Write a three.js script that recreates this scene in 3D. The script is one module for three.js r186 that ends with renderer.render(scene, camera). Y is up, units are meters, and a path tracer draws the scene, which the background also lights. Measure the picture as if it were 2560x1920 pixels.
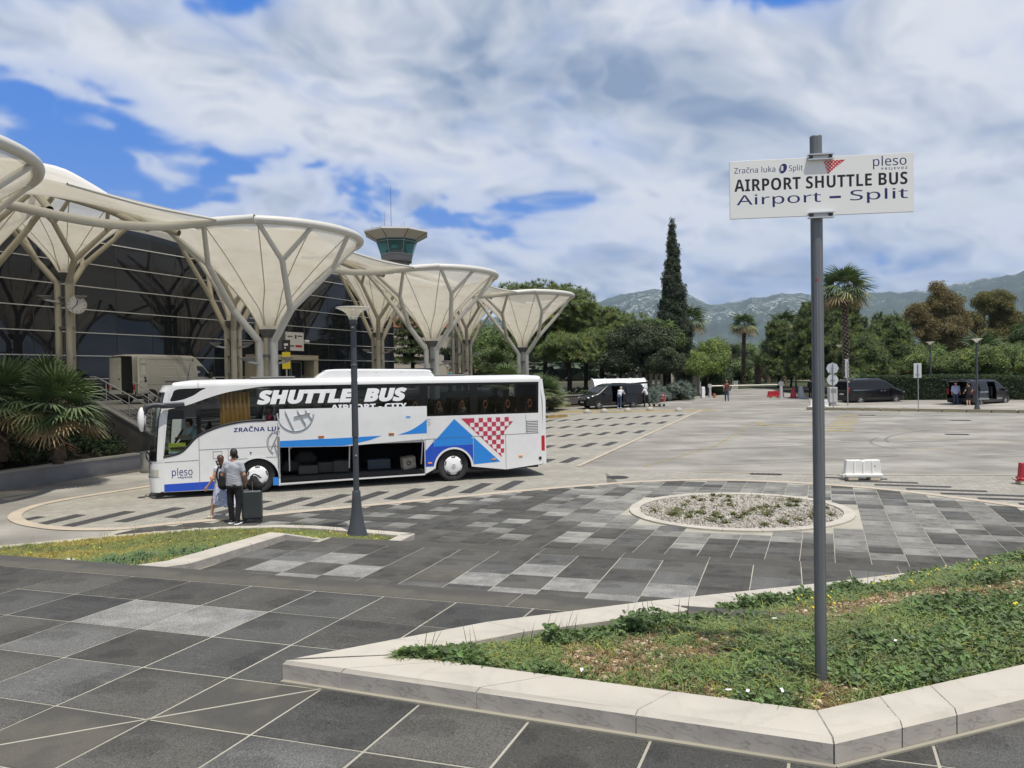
import * as THREE from 'three';
import { mergeGeometries, mergeVertices, toCreasedNormals } from 'three/addons/utils/BufferGeometryUtils.js';
import { RoundedBoxGeometry } from 'three/addons/geometries/RoundedBoxGeometry.js';
import { FontLoader } from 'three/addons/loaders/FontLoader.js';
import { TextGeometry } from 'three/addons/geometries/TextGeometry.js';
import { MarchingCubes } from 'three/addons/objects/MarchingCubes.js';

// ---------------------------------------------------------------- camera, sun, sky, exposure
const scene = new THREE.Scene();
const camera = new THREE.PerspectiveCamera(56.82, 4 / 3, 0.1, 12000);
const DEG = Math.PI / 180;
camera.position.set(0, 3.45, 0);
camera.rotation.set(-0.75 * DEG, 0, -0.9 * DEG);
const renderer = new THREE.WebGLRenderer({ antialias: true });
renderer.toneMapping = THREE.LinearToneMapping;
renderer.toneMappingExposure = 1.0;
renderer.shadowMap.enabled = true;
const SUN = new THREE.Vector3(0.177, 0.942, 0.292).normalize();
const sun = new THREE.DirectionalLight(new THREE.Color(1.0, 0.95, 0.86), 5.0);
sun.position.copy(SUN).multiplyScalar(120).add(new THREE.Vector3(5, 0, -35));
sun.target.position.set(5, 0, -35);
sun.castShadow = true;
sun.shadow.mapSize.set(4096, 4096);
Object.assign(sun.shadow.camera, { left: -70, right: 70, top: 70, bottom: -70, near: 1, far: 300 });
scene.add(sun, sun.target);

// ---------------------------------------------------------------- seeded randomness and noise
let seed = 7;
const rnd = () => { seed = (seed * 1664525 + 1013904223) >>> 0; return seed / 4294967296; };
const reseed = (s) => { seed = s >>> 0; rnd(); rnd(); };
const rr = (a, b) => a + (b - a) * rnd();
const hash2 = (x, y) => { let h = (Math.imul(x | 0, 374761393) + Math.imul(y | 0, 668265263)) | 0; h = Math.imul(h ^ (h >>> 13), 1274126177); return ((h ^ (h >>> 16)) >>> 0) / 4294967296; };
const sm = (t) => t * t * (3 - 2 * t);
const clamp = (v, a = 0, b = 1) => Math.min(b, Math.max(a, v));
const sstep = (a, b, v) => sm(clamp((v - a) / (b - a)));
const lerp = (a, b, t) => a + (b - a) * t;
function vnoise(x, y, w = 0) {
  const xi = Math.floor(x), yi = Math.floor(y), fx = sm(x - xi), fy = sm(y - yi);
  const W = (v) => (w ? ((v % w) + w) % w : v);
  return lerp(lerp(hash2(W(xi), W(yi)), hash2(W(xi + 1), W(yi)), fx), lerp(hash2(W(xi), W(yi + 1)), hash2(W(xi + 1), W(yi + 1)), fx), fy);
}
function fbm(x, y, o = 5, w = 0) { let s = 0, a = 0.5, n = 0; for (let i = 0; i < o; i++) { s += a * vnoise(x, y, w); n += a; a *= 0.5; x *= 2; y *= 2; if (w) w *= 2; else { x += 17.3; y += 9.1; } } return s / n; }

// ---------------------------------------------------------------- sky: blue air with broken cloud sheets, as an equirectangular picture of directions
{
  const W = 2048, H = 1024, data = new Float32Array(W * H * 4);
  const blob = (az, el, a0, e0, sa, se) => Math.exp(-(((az - a0) / sa) ** 2) - ((el - e0) / se) ** 2);
  const T = [];
  for (let j = 0; j < H; j++) {
    const el = (j + 0.5) / H * Math.PI - Math.PI / 2, sy = Math.sin(el), cy = Math.cos(el);
    for (let i = 0; i < W; i++) {
      const th = ((i + 0.5) / W - 0.5) * 2 * Math.PI;              // u=0.5 looks to +x
      const dx = Math.cos(th) * cy, dz = Math.sin(th) * cy;
      const az = Math.atan2(dx, -dz) / DEG, e = el / DEG;           // azimuth right of the view axis
      const k = (j * W + i) * 4;
      const up = Math.max(sy, 0.0);
      if (sy < -0.03) { const f = clamp(-sy * 8); data[k] = lerp(0.34, 0.20, f); data[k + 1] = lerp(0.42, 0.21, f); data[k + 2] = lerp(0.55, 0.20, f); data[k + 3] = 1; continue; }
      // clear air
      const hz = Math.exp(-up * 5.5);
      let r = lerp(0.026, 0.31, hz), g = lerp(0.20, 0.49, hz), b = lerp(0.72, 0.80, hz);
      // cloud sheet, seen in perspective: broad masses broken up by ever finer billows
      const pz = 1 / (up + 0.30), px = dx * pz, py = dz * pz;
      const ca = Math.cos(0.45), sa = Math.sin(0.45), qx = (px * ca - py * sa), qy = (px * sa + py * ca);
      const w1 = fbm(qx * 2.3 + 3, qy * 2.7 + 8, 4) - 0.5, w2 = fbm(qx * 2.5 + 31, qy * 2.4 + 2, 4) - 0.5;
      const ux = qx * 2.2 + w1 * 0.9, uy = qy * 3.1 + w2 * 0.9 + 4.2;
      const bigN = fbm(ux, uy, 3), midN = fbm(ux * 3.1 + 5, uy * 3.1 + 1, 5), bil = 1 - Math.abs(2 * fbm(ux * 4.2 + 9 + w2, uy * 4.2 + 3 + w1, 5) - 1);
      const d = bigN * 0.52 + midN * 0.34 + bil * 0.14;
      let cov = 0.155;
      cov -= 0.20 * blob(az, e, -31, 15.0, 6.5, 4.6) + 0.23 * blob(az, e, -12.5, 14.8, 8, 2.8) + 0.20 * blob(az, e, -19, 9.0, 10, 3.4) + 0.16 * blob(az, e, -37, 26, 5, 6) + 0.30 * blob(az, e, -21, 27.2, 4.5, 2.0) + 0.24 * blob(az, e, 19.5, 26.5, 5.0, 2.0) + 0.14 * blob(az, e, -6, 12, 6, 2.4) + 0.15 * blob(az, e, 0, 9.2, 5, 2);
      cov += 0.20 * blob(az, e, -22, 21.5, 10, 3.8) + 0.22 * blob(az, e, -16.5, 13.0, 3.0, 1.6) + 0.10 * blob(az, e, -6, 8.5, 5, 3.0) + 0.17 * blob(az, e, -25, 9.0, 3.6, 3.0) + 0.08 * blob(az, e, 8, 17, 22, 9);
      cov += 0.10 * sstep(-2, 14, az) * sstep(20, 9, e);
      const cl = sstep(0.0, 0.10, d - 0.5 + cov), thick = sstep(0.05, 0.30, d - 0.5 + cov);
      const lumA = fbm(ux * 2.2 + 7 + w1, uy * 2.6 + w2, 6), lumB = fbm(qx * 1.5 + 12, qy * 3.2 + 5, 4), rim = cl * (1 - thick);
      const lit = clamp(0.50 + 1.5 * (lumA - 0.5) + 1.5 * (lumB - 0.5) + 0.8 * (bil - 0.62) + 0.28 * rim - 0.08 * thick);
      const cr = lerp(0.27, 0.80, lit), cg = lerp(0.355, 0.825, lit), cb = lerp(0.49, 0.86, lit);
      const op = cl * (0.70 + 0.27 * thick) * lerp(1, 0.72, hz);
      r = lerp(r, cr, op); g = lerp(g, cg, op); b = lerp(b, cb, op);
      // thin streaks low over the hills
      const st = sstep(0.47, 0.70, fbm(az * 0.05 + 3 + e * 0.05, e * 0.62 - az * 0.03 + 7 + w1 * 0.8, 6)) * sstep(24, 7, e) * sstep(-14, 8, az) * 0.85;
      r = lerp(r, 0.66, st); g = lerp(g, 0.72, st); b = lerp(b, 0.80, st);
      if (sy < 0) { const f = clamp(-sy * 8); r = lerp(r, 0.20, f); g = lerp(g, 0.21, f); b = lerp(b, 0.20, f); }
      data[k] = r; data[k + 1] = g; data[k + 2] = b; data[k + 3] = 1;
    }
  }
  const t = new THREE.DataTexture(data, W, H, THREE.RGBAFormat, THREE.FloatType);
  t.mapping = THREE.EquirectangularReflectionMapping; t.magFilter = THREE.LinearFilter; t.minFilter = THREE.LinearFilter; t.needsUpdate = true;
  scene.background = t; scene.environment = t;
}
scene.fog = new THREE.FogExp2(new THREE.Color(0.42, 0.55, 0.76), 0.00006);

// ---------------------------------------------------------------- textures (grain, dirt, print) and materials
function dataTex(n, fn, srgb = true, rep = 1) {
  const d = new Uint8Array(n * n * 4);
  for (let y = 0; y < n; y++) for (let x = 0; x < n; x++) { const v = fn(x / n, y / n, x, y), k = (y * n + x) * 4; const a = Array.isArray(v) ? v : [v, v, v]; for (let c = 0; c < 3; c++) d[k + c] = clamp(a[c]) * 255; d[k + 3] = 255; }
  const t = new THREE.DataTexture(d, n, n, THREE.RGBAFormat); t.wrapS = t.wrapT = THREE.RepeatWrapping; t.magFilter = THREE.LinearFilter; t.minFilter = THREE.LinearMipmapLinearFilter; t.generateMipmaps = true;
  if (srgb) t.colorSpace = THREE.SRGBColorSpace; t.repeat.set(rep, rep); t.needsUpdate = true; return t;
}
const TX = {
  stone: dataTex(1024, (u, v, x, y) => { const st = sstep(0.60, 0.72, fbm(u * 9 + 3, v * 9, 4, 9)), scr = Math.pow(1 - Math.abs(2 * fbm(u * 5 + v * 3, v * 30, 3, 0) - 1), 40) * sstep(0.5, 0.7, fbm(u * 6, v * 6 + 9, 3, 6)), gum = hash2(x >> 3, y >> 3) > 0.9982 ? 0.16 * (hash2(x >> 3, y) > 0.3 ? 1 : 0) : 0; return 0.78 + 0.34 * (hash2(x >> 1, y >> 1) - 0.5) * (0.5 + fbm(u * 8, v * 8, 3, 8)) + 0.42 * (fbm(u * 5, v * 5, 6, 5) - 0.5) - 0.10 * st + 0.14 * scr + gum - (hash2((x >> 3) + 77, y >> 2) > 0.998 ? 0.2 : 0); }, true, 0.45),
  granite: dataTex(512, (u, v, x, y) => 0.78 + 0.34 * (hash2(x, y) - 0.5) + 0.42 * (hash2(x >> 1, y >> 1) - 0.5) + 0.30 * (fbm(u * 6, v * 6, 4, 6) - 0.5), true, 1.2),
  mottle: dataTex(512, (u, v, x, y) => { const m = fbm(u * 4, v * 4, 5, 4), s = 0.5 * sstep(0.42, 0.7, m); return [0.70 + 0.25 * s + 0.2 * (hash2(x, y) - 0.5), 0.70 + 0.235 * s + 0.2 * (hash2(x, y) - 0.5), 0.70 + 0.19 * s + 0.2 * (hash2(x, y) - 0.5)]; }, true, 0.9),
  asphalt: dataTex(1024, (u, v, x, y) => { const p = fbm(u * 6, v * 6, 6, 6), q = fbm(u * 3 + 5, v * 14, 4, 0); const n = hash2(x, y) - 0.5; const l = 0.80 + 0.30 * (p - 0.5) + 0.16 * (q - 0.5) + 0.14 * n; return [l + 0.008, l, l - 0.014]; }, true, 1 / 9),
  concrete: dataTex(512, (u, v, x, y) => 0.82 + 0.22 * (fbm(u * 5, v * 5, 6, 5) - 0.5) + 0.08 * (hash2(x, y) - 0.5), true, 0.4),
  marble: dataTex(512, (u, v, x, y) => { const w = fbm(u * 4, v * 4, 4, 4), vein = Math.pow(1 - Math.abs(2 * fbm(u * 3 + w, v * 3, 5, 0) - 1), 14); const l = 0.86 + 0.10 * (w - 0.5) + 0.05 * (hash2(x, y) - 0.5) - 0.035 * vein; return [l + 0.012, l, l - 0.02]; }, true, 0.9),
  kerbside: dataTex(512, (u, v, x, y) => { const w = fbm(u * 6, v * 6, 5, 6), sc = Math.pow(1 - Math.abs(2 * fbm(u * 7, v * 19 + u * 4, 4, 0) - 1), 26), st = Math.pow(1 - Math.abs(2 * fbm(u * 22, v * 3, 3, 0) - 1), 18); const l = 0.80 + 0.14 * (w - 0.5) + 0.05 * (hash2(x, y) - 0.5) - 0.14 * sc - 0.02 * st; return [l + 0.01, l, l - 0.01]; }, true, 1.1),
  paint: dataTex(256, (u, v, x, y) => 0.95 + 0.06 * (fbm(u * 5, v * 5, 4, 5) - 0.5) + 0.012 * (hash2(x, y) - 0.5), true, 0.5),
  fabric: dataTex(256, (u, v, x, y) => 0.86 + 0.10 * (((x + y) & 3) / 3 - 0.5) + 0.10 * (fbm(u * 8, v * 8, 4, 8) - 0.5), true, 3),
  bark: dataTex(256, (u, v, x, y) => 0.62 + 0.7 * (fbm(u * 12, v * 3, 5, 0) - 0.5) + 0.2 * (hash2(x >> 1, y) - 0.5), true, 0.8),
  galv: dataTex(256, (u, v, x, y) => 0.80 + 0.30 * (fbm(u * 9, v * 3, 5, 0) - 0.5) + 0.12 * (hash2(x >> 2, y >> 3) - 0.5), true, 2),
  soil: dataTex(512, (u, v, x, y) => { const p = fbm(u * 7, v * 7, 6, 7), n = hash2(x, y) - 0.5; return [0.62 + 0.5 * (p - 0.5) + 0.28 * n, 0.54 + 0.45 * (p - 0.5) + 0.26 * n, 0.42 + 0.36 * (p - 0.5) + 0.22 * n]; }, true, 1.0),
  membrane: dataTex(512, (u, v, x, y) => { const w = fbm(u * 4, v * 4, 5, 4), st = Math.pow(fbm(u * 5, v * 34, 4, 0), 3); return [0.93 + 0.06 * (w - 0.5) - 0.10 * st, 0.92 + 0.06 * (w - 0.5) - 0.12 * st, 0.90 + 0.06 * (w - 0.5) - 0.17 * st]; }, true, 0.12),
};
const grainN = dataTex(256, (u, v, x, y) => 0.5 + 0.5 * (hash2(x, y) - 0.5) + 0.5 * (fbm(u * 16, v * 16, 4, 16) - 0.5), false, 2);
function M(r, g, b, rough = 0.8, o = {}) { const { ...q } = o; return new THREE.MeshStandardMaterial({ color: new THREE.Color(r, g, b), roughness: rough, side: THREE.DoubleSide, ...q }); }
const G = (l, rough, o) => M(l, l, l, rough, o);

// ---------------------------------------------------------------- geometry helpers
const V = (x, y, z) => new THREE.Vector3(x, y, z);
function prep(g) { g = g.index ? g.toNonIndexed() : g; for (const k of Object.keys(g.attributes)) if (!['position', 'normal', 'uv'].includes(k)) g.deleteAttribute(k); if (!g.attributes.normal) g.computeVertexNormals(); if (!g.attributes.uv) g.setAttribute('uv', new THREE.BufferAttribute(new Float32Array(g.attributes.position.count * 2), 2)); g.morphAttributes = {}; return g; }
const merge = (l) => mergeGeometries(l.flat(9).map(prep), false);
function uvBox(g) {                                                   // uv in metres, taken from the dominant direction of each face
  g = prep(g); const p = g.attributes.position, n = g.attributes.normal, u = g.attributes.uv;
  for (let i = 0; i < p.count; i += 3) {
    const nx = Math.abs(n.getX(i) + n.getX(i + 1) + n.getX(i + 2)), ny = Math.abs(n.getY(i) + n.getY(i + 1) + n.getY(i + 2)), nz = Math.abs(n.getZ(i) + n.getZ(i + 1) + n.getZ(i + 2));
    for (let k = i; k < i + 3; k++) ny >= nx && ny >= nz ? u.setXY(k, p.getX(k), p.getZ(k)) : nx > nz ? u.setXY(k, p.getZ(k), p.getY(k)) : u.setXY(k, p.getX(k), p.getY(k));
  }
  return g;
}
function place(g, x = 0, y = 0, z = 0, ry = 0, rx = 0, rz = 0) { g.applyMatrix4(new THREE.Matrix4().compose(V(x, y, z), new THREE.Quaternion().setFromEuler(new THREE.Euler(rx, ry, rz, 'YXZ')), V(1, 1, 1))); return g; }
const box = (w, h, d, x = 0, y = 0, z = 0, ry = 0, rx = 0, rz = 0) => place(new THREE.BoxGeometry(w, h, d), x, y, z, ry, rx, rz);
const rbox = (w, h, d, r, x = 0, y = 0, z = 0, ry = 0, rx = 0, rz = 0, s = 2) => place(new RoundedBoxGeometry(w, h, d, s, Math.min(r, w / 2.01, h / 2.01, d / 2.01)), x, y, z, ry, rx, rz);
const cyl = (r0, r1, h, x = 0, y = 0, z = 0, seg = 16, rx = 0, rz = 0, ry = 0) => place(new THREE.CylinderGeometry(r1, r0, h, seg), x, y, z, ry, rx, rz);
const ball = (r, x = 0, y = 0, z = 0, sx = 1, sy = 1, sz = 1, seg = 16) => { const g = new THREE.SphereGeometry(r, seg, Math.ceil(seg * 0.7)); g.scale(sx, sy, sz); return g.translate(x, y, z); };
const lathe = (pts, seg = 24, x = 0, y = 0, z = 0) => new THREE.LatheGeometry(pts.map(([a, b]) => new THREE.Vector2(a, b)), seg).translate(x, y, z);
function bar(a, b, r0, r1 = r0, seg = 8) { const A = V(...a), B = V(...b), d = B.clone().sub(A), g = new THREE.CylinderGeometry(r1, r0, d.length(), seg); g.applyQuaternion(new THREE.Quaternion().setFromUnitVectors(V(0, 1, 0), d.normalize())); return g.translate((a[0] + b[0]) / 2, (a[1] + b[1]) / 2, (a[2] + b[2]) / 2); }
const tube = (pts, r, n = 24, seg = 8, closed = false, ten = 0.5) => new THREE.TubeGeometry(new THREE.CatmullRomCurve3(pts.map((p) => V(...p)), closed, 'catmullrom', ten), n, r, seg, closed);
function beam(a, b, w, h) { const A = V(...a), B = V(...b), d = B.clone().sub(A), g = new THREE.BoxGeometry(w, h, d.length()); const m = new THREE.Matrix4().lookAt(B, A, V(0, 1, 0)); g.applyMatrix4(m); return g.translate((a[0] + b[0]) / 2, (a[1] + b[1]) / 2, (a[2] + b[2]) / 2); }
const shape = (pts, holes = []) => { const s = new THREE.Shape(pts.map(([x, y]) => new THREE.Vector2(x, y))); for (const h of holes) s.holes.push(new THREE.Path(h.map(([x, y]) => new THREE.Vector2(x, y)))); return s; };
const ext = (pts, d, holes = [], bev = 0, curveSegments = 8) => new THREE.ExtrudeGeometry(pts instanceof THREE.Shape ? pts : shape(pts, holes), { depth: d, bevelEnabled: bev > 0, bevelSize: bev, bevelThickness: bev, bevelSegments: 2, curveSegments });
function grid(nu, nv, fn) { const p = [], uv = [], ix = []; for (let j = 0; j <= nv; j++) for (let i = 0; i <= nu; i++) { const q = fn(i / nu, j / nv); p.push(q[0], q[1], q[2]); uv.push(q[3] ?? i / nu, q[4] ?? j / nv); } for (let j = 0; j < nv; j++) for (let i = 0; i < nu; i++) { const a = j * (nu + 1) + i, b = a + 1, c = a + nu + 1, d = c + 1; ix.push(a, b, d, a, d, c); } const g = new THREE.BufferGeometry(); g.setAttribute('position', new THREE.Float32BufferAttribute(p, 3)); g.setAttribute('uv', new THREE.Float32BufferAttribute(uv, 2)); g.setIndex(ix); g.computeVertexNormals(); return g; }
const smoothPts = (pts, n, closed = false) => new THREE.CatmullRomCurve3(pts.map(([x, y]) => V(x, y, 0)), closed, 'catmullrom', 0.5).getPoints(n).map((p) => [p.x, p.y]);

// ---------------------------------------------------------------- object helpers
const used = {};
function numbered(n) { const k = (used[n] = (used[n] ?? -1) + 1); return k ? n + '_' + String(k).padStart(3, '0') : n; }
function tag(o, label, category, group, kind) { o.userData = { label, category }; if (group) o.userData.group = group; if (kind) { o.userData.kind = kind; } return o; }
function lit(o) { o.castShadow = true; o.receiveShadow = true; return o; }
function thing(name, label, category, [x, y, z] = [0, 0, 0], turn = 0, group) { const o = new THREE.Group(); o.name = numbered(name); o.position.set(x, y, z); o.rotation.y = turn; tag(o, label, category, group); scene.add(o); return o; }
function part(parent, name, geo, m, label) { const o = lit(new THREE.Mesh(Array.isArray(geo) ? merge(geo) : geo, m)); o.name = name; if (label) o.userData.label = label; parent.add(o); return o; }
function solo(name, geo, m, label, category, group) { const o = lit(new THREE.Mesh(Array.isArray(geo) ? merge(geo) : geo, m)); o.name = numbered(name); tag(o, label, category, group); scene.add(o); return o; }
function struct(name, geo, m) { const o = lit(geo ? new THREE.Mesh(Array.isArray(geo) ? merge(geo) : geo, m) : new THREE.Group()); o.name = numbered(name); o.userData = { kind: 'structure' }; scene.add(o); return o; }
function copy(src, pos, turn, label) { const c = src.clone(); c.name = numbered(src.name.replace(/_\d{3}$/, '')); c.position.set(...pos); c.rotation.y = turn; c.userData = { ...src.userData }; if (label) c.userData.label = label; scene.add(c); return c; }
function mirrorX(root) {                                               // turn a thing built with its nose to the left the right way round
  const seen = new Set();
  root.traverse((o) => {
    if (o !== root) { o.position.x *= -1; o.rotation.y *= -1; o.rotation.z *= -1; }
    const g = o.geometry; if (!g || seen.has(g)) return; seen.add(g); g.scale(-1, 1, 1);
    if (g.index) { const a = g.index.array; for (let i = 0; i < a.length; i += 3) { const t = a[i + 1]; a[i + 1] = a[i + 2]; a[i + 2] = t; } }
    else for (const at of Object.values(g.attributes)) { const n = at.itemSize, a = at.array; for (let i = 0; i < at.count; i += 3) for (let k = 0; k < n; k++) { const t = a[(i + 1) * n + k]; a[(i + 1) * n + k] = a[(i + 2) * n + k]; a[(i + 2) * n + k] = t; } }
    if (g.index) g.computeVertexNormals();
  });
}
function textPlane(w, h, ppm, draw, o = {}) {                          // flat print on a flat thing
  const c = document.createElement('canvas'); c.width = Math.round(w * ppm); c.height = Math.round(h * ppm); const x = c.getContext('2d'); draw(x, c.width, c.height);
  const t = new THREE.CanvasTexture(c); t.colorSpace = THREE.SRGBColorSpace; t.anisotropy = 8; return new THREE.MeshStandardMaterial({ map: t, roughness: 0.5, side: THREE.DoubleSide, ...o });
}
// ================================================================ the lie of the land
const ty = (z) => { const d = -z; return d < 26 ? 0 : Math.min(0.0232 * (d - 26), 1.6); };   // the forecourt climbs gently beyond the plaza
const ZB = [1e4, -26, -95, -1e5];
function clipZ(poly, z0, z1) {                                         // keep z1 <= z <= z0
  const cut = (pts, keep, zc) => { const out = []; pts.forEach((p, i) => { const q = pts[(i + 1) % pts.length], a = keep(p[1]), b = keep(q[1]); if (a) out.push(p); if (a !== b) { const t = (zc - p[1]) / (q[1] - p[1]); out.push([p[0] + (q[0] - p[0]) * t, zc]); } }); return out; };
  return cut(cut(poly, (z) => z <= z0, z0), (z) => z >= z1, z1);
}
function sheet(poly, off, holes = []) {                                // a sheet lying on the land
  const gs = [];
  for (let k = 0; k < 3; k++) {
    const c = clipZ(poly, ZB[k], ZB[k + 1]); if (c.length < 3) continue;
    const g = prep(new THREE.ShapeGeometry(shape(c.map(([x, z]) => [x, -z]), k === 0 ? holes.map((h) => h.map(([x, z]) => [x, -z])) : []))), p = g.attributes.position, n = g.attributes.normal, u = g.attributes.uv;
    for (let i = 0; i < p.count; i++) { const x = p.getX(i), z = -p.getY(i); p.setXYZ(i, x, ty(z) + off, z); n.setXYZ(i, 0, 1, 0); u.setXY(i, x, z); }
    gs.push(g);
  }
  return merge(gs);
}
function strip(line, w, off, closed = false) {                         // a flush band along a line
  const n = line.length, L = [], R = [];
  line.forEach((p, i) => { const a = line[closed ? (i + n - 1) % n : Math.max(0, i - 1)], b = line[closed ? (i + 1) % n : Math.min(n - 1, i + 1)], dx = b[0] - a[0], dz = b[1] - a[1], l = Math.hypot(dx, dz); L.push([p[0] - dz / l * w / 2, p[1] + dx / l * w / 2]); R.push([p[0] + dz / l * w / 2, p[1] - dx / l * w / 2]); });
  const gs = []; for (let i = 0; i < (closed ? n : n - 1); i++) { const j = (i + 1) % n; gs.push(sheet([L[i], L[j], R[j], R[i]], off)); }
  return merge(gs);
}
const soilM = M(0.34, 0.27, 0.18, 0.95, { map: TX.soil });
const roadM = M(0.385, 0.37, 0.335, 0.9, { map: TX.asphalt, bumpMap: grainN, bumpScale: 0.002 });
const laneM = M(0.36, 0.35, 0.305, 0.9, { map: TX.concrete });
const bandM = M(0.56, 0.49, 0.40, 0.8, { map: TX.marble });
// pavers: small interlocking blocks, far too many to part: colour and joint only
const paverTex = dataTex(1024, (u, v, x, y) => { const R = 20, row = Math.floor(v * R), uu = u * 10 + (row & 1) * 0.5, cx = Math.floor(uu), fx = uu - cx, fy = v * R - row; const t = hash2(cx % 10, row), j = Math.min(Math.min(fx, 1 - fx) * 2.0, Math.min(fy, 1 - fy)) < 0.05; const l = (j ? 0.60 : 0.80 + 0.10 * (t - 0.5)) + 0.10 * (hash2(x, y) - 0.5) + 0.1 * (fbm(u * 3, v * 3, 4, 3) - 0.5); return [l + 0.01, l, l - 0.03]; }, true, 0.5);
paverTex.rotation = -0.32;
const paverM = M(0.45, 0.435, 0.40, 0.88, { map: paverTex });
const dashM = M(0.075, 0.073, 0.07, 0.85, { map: TX.granite });

{
  const g = grid(60, 140, (u, v) => { const x = (u - 0.5) * 2, z = v; const X = Math.sign(x) * Math.pow(Math.abs(x), 2.2) * 4500, Z = 60 - Math.pow(z, 2.4) * 6500; return [X, ty(Z) - 0.3, Z, X, Z]; });
  struct('ground', g, M(0.20, 0.20, 0.09, 0.95, { map: TX.soil }));
  struct('road', sheet([[-30, -14], [-12, -13.4], [-6, -11], [18, -9], [60, -9], [75, -40], [62, -97], [21, -97], [17, -66], [12.7, -62], [3, -57], [-9, -40], [-30, -40]], 0.0), roadM);
}
// light stone band that bounds the plaza and loops round the bus bay
const bandLine = smoothPts([[-11.89, -22.99], [-13.16, -20.55], [-13.26, -19.3], [-12.91, -18.31], [-12.2, -17.5], [-11.4, -16.95], [-10.44, -16.55], [-9.23, -16.47], [-8.17, -16.98], [-6.95, -17.49], [-5.62, -18.2], [-2.69, -19.55], [0.3, -21.0], [2.68, -21.95], [4.2, -22.4], [5.9, -22.5], [7.72, -22.1], [9.42, -21.2], [10.9, -19.9], [12.38, -17.6], [13.6, -14.5], [14.4, -11]], 80);
const bandFarLine = smoothPts([[-11.89, -22.99], [-9.5, -27], [-7.2, -31.0]], 10);
const kerbLine = [[2.41, -26.32], [13.97, -52.43]];
struct('paving', merge([
  sheet([...bandLine.slice(0, 52).reverse(), [-11.6, -23.5], [-9.2, -27.6], [-4, -31], [2.41, -26.35], [3.2, -24.6]], 0.004),
  sheet([[2.41, -26.35], [-4, -31], [-1.5, -37], [4.9, -50.6], [13.3, -50.9]], 0.004),
  sheet([[3.2, -24.6], [2.5, -26.2], [6.2, -24.4], [11.2, -23.1], [15.4, -22.6], [22, -22.2], [22, -10], [15, -10], ...bandLine.slice(50).reverse()], 0.004)]), paverM);
struct('stone_band', merge([strip(bandLine, 0.3, 0.018), strip(bandFarLine, 0.3, 0.018), strip(kerbLine, 0.16, 0.018), strip([[6.2, -24.4], [11.2, -23.1], [15.4, -22.6], [22, -22.2]], 0.12, 0.018)]), bandM);
// dark strips laid in the pavers
{
  const g0 = struct('dark_paving_strips');
  const dash = (x, z, ax, az, wx, wz) => part(g0, 'paving_strip', sheet([[x, z], [x + wx, z + wz], [x + wx + ax, z + wz + az], [x + ax, z + az]], 0.010), dashM);
  for (let k = 0; k < 10; k++) dash(-9.82 + 1.023 * k, -17.34 - 0.433 * k, 0.62, -1.82, 0.38, 0.12);
  dash(-10.84, -16.95, 0.54, -1.80, 0.38, 0.14); dash(-11.65, -17.24, 0.28, -1.15, 0.36, 0.16); dash(-12.4, -17.75, 0.14, -0.45, 0.3, 0.1);
  for (let r = 0; r < 5; r++) for (let k = 0; k < 10; k++) { const x = 1.73 + 2.28 * r - 1.01 * k, z = -27.28 - 5.04 * r + 0.315 * k; if (x > -2 + r * 0.7 - 1.5) dash(x, z, 0.66, -1.42, 0.35, 0.11); }
  for (let k = 0; k < 7; k++) dash(9.7 + 0.49 * k, -22.6 + 0.82 * k, 1.9, 0.62, 0.12, -0.26);
}
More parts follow.
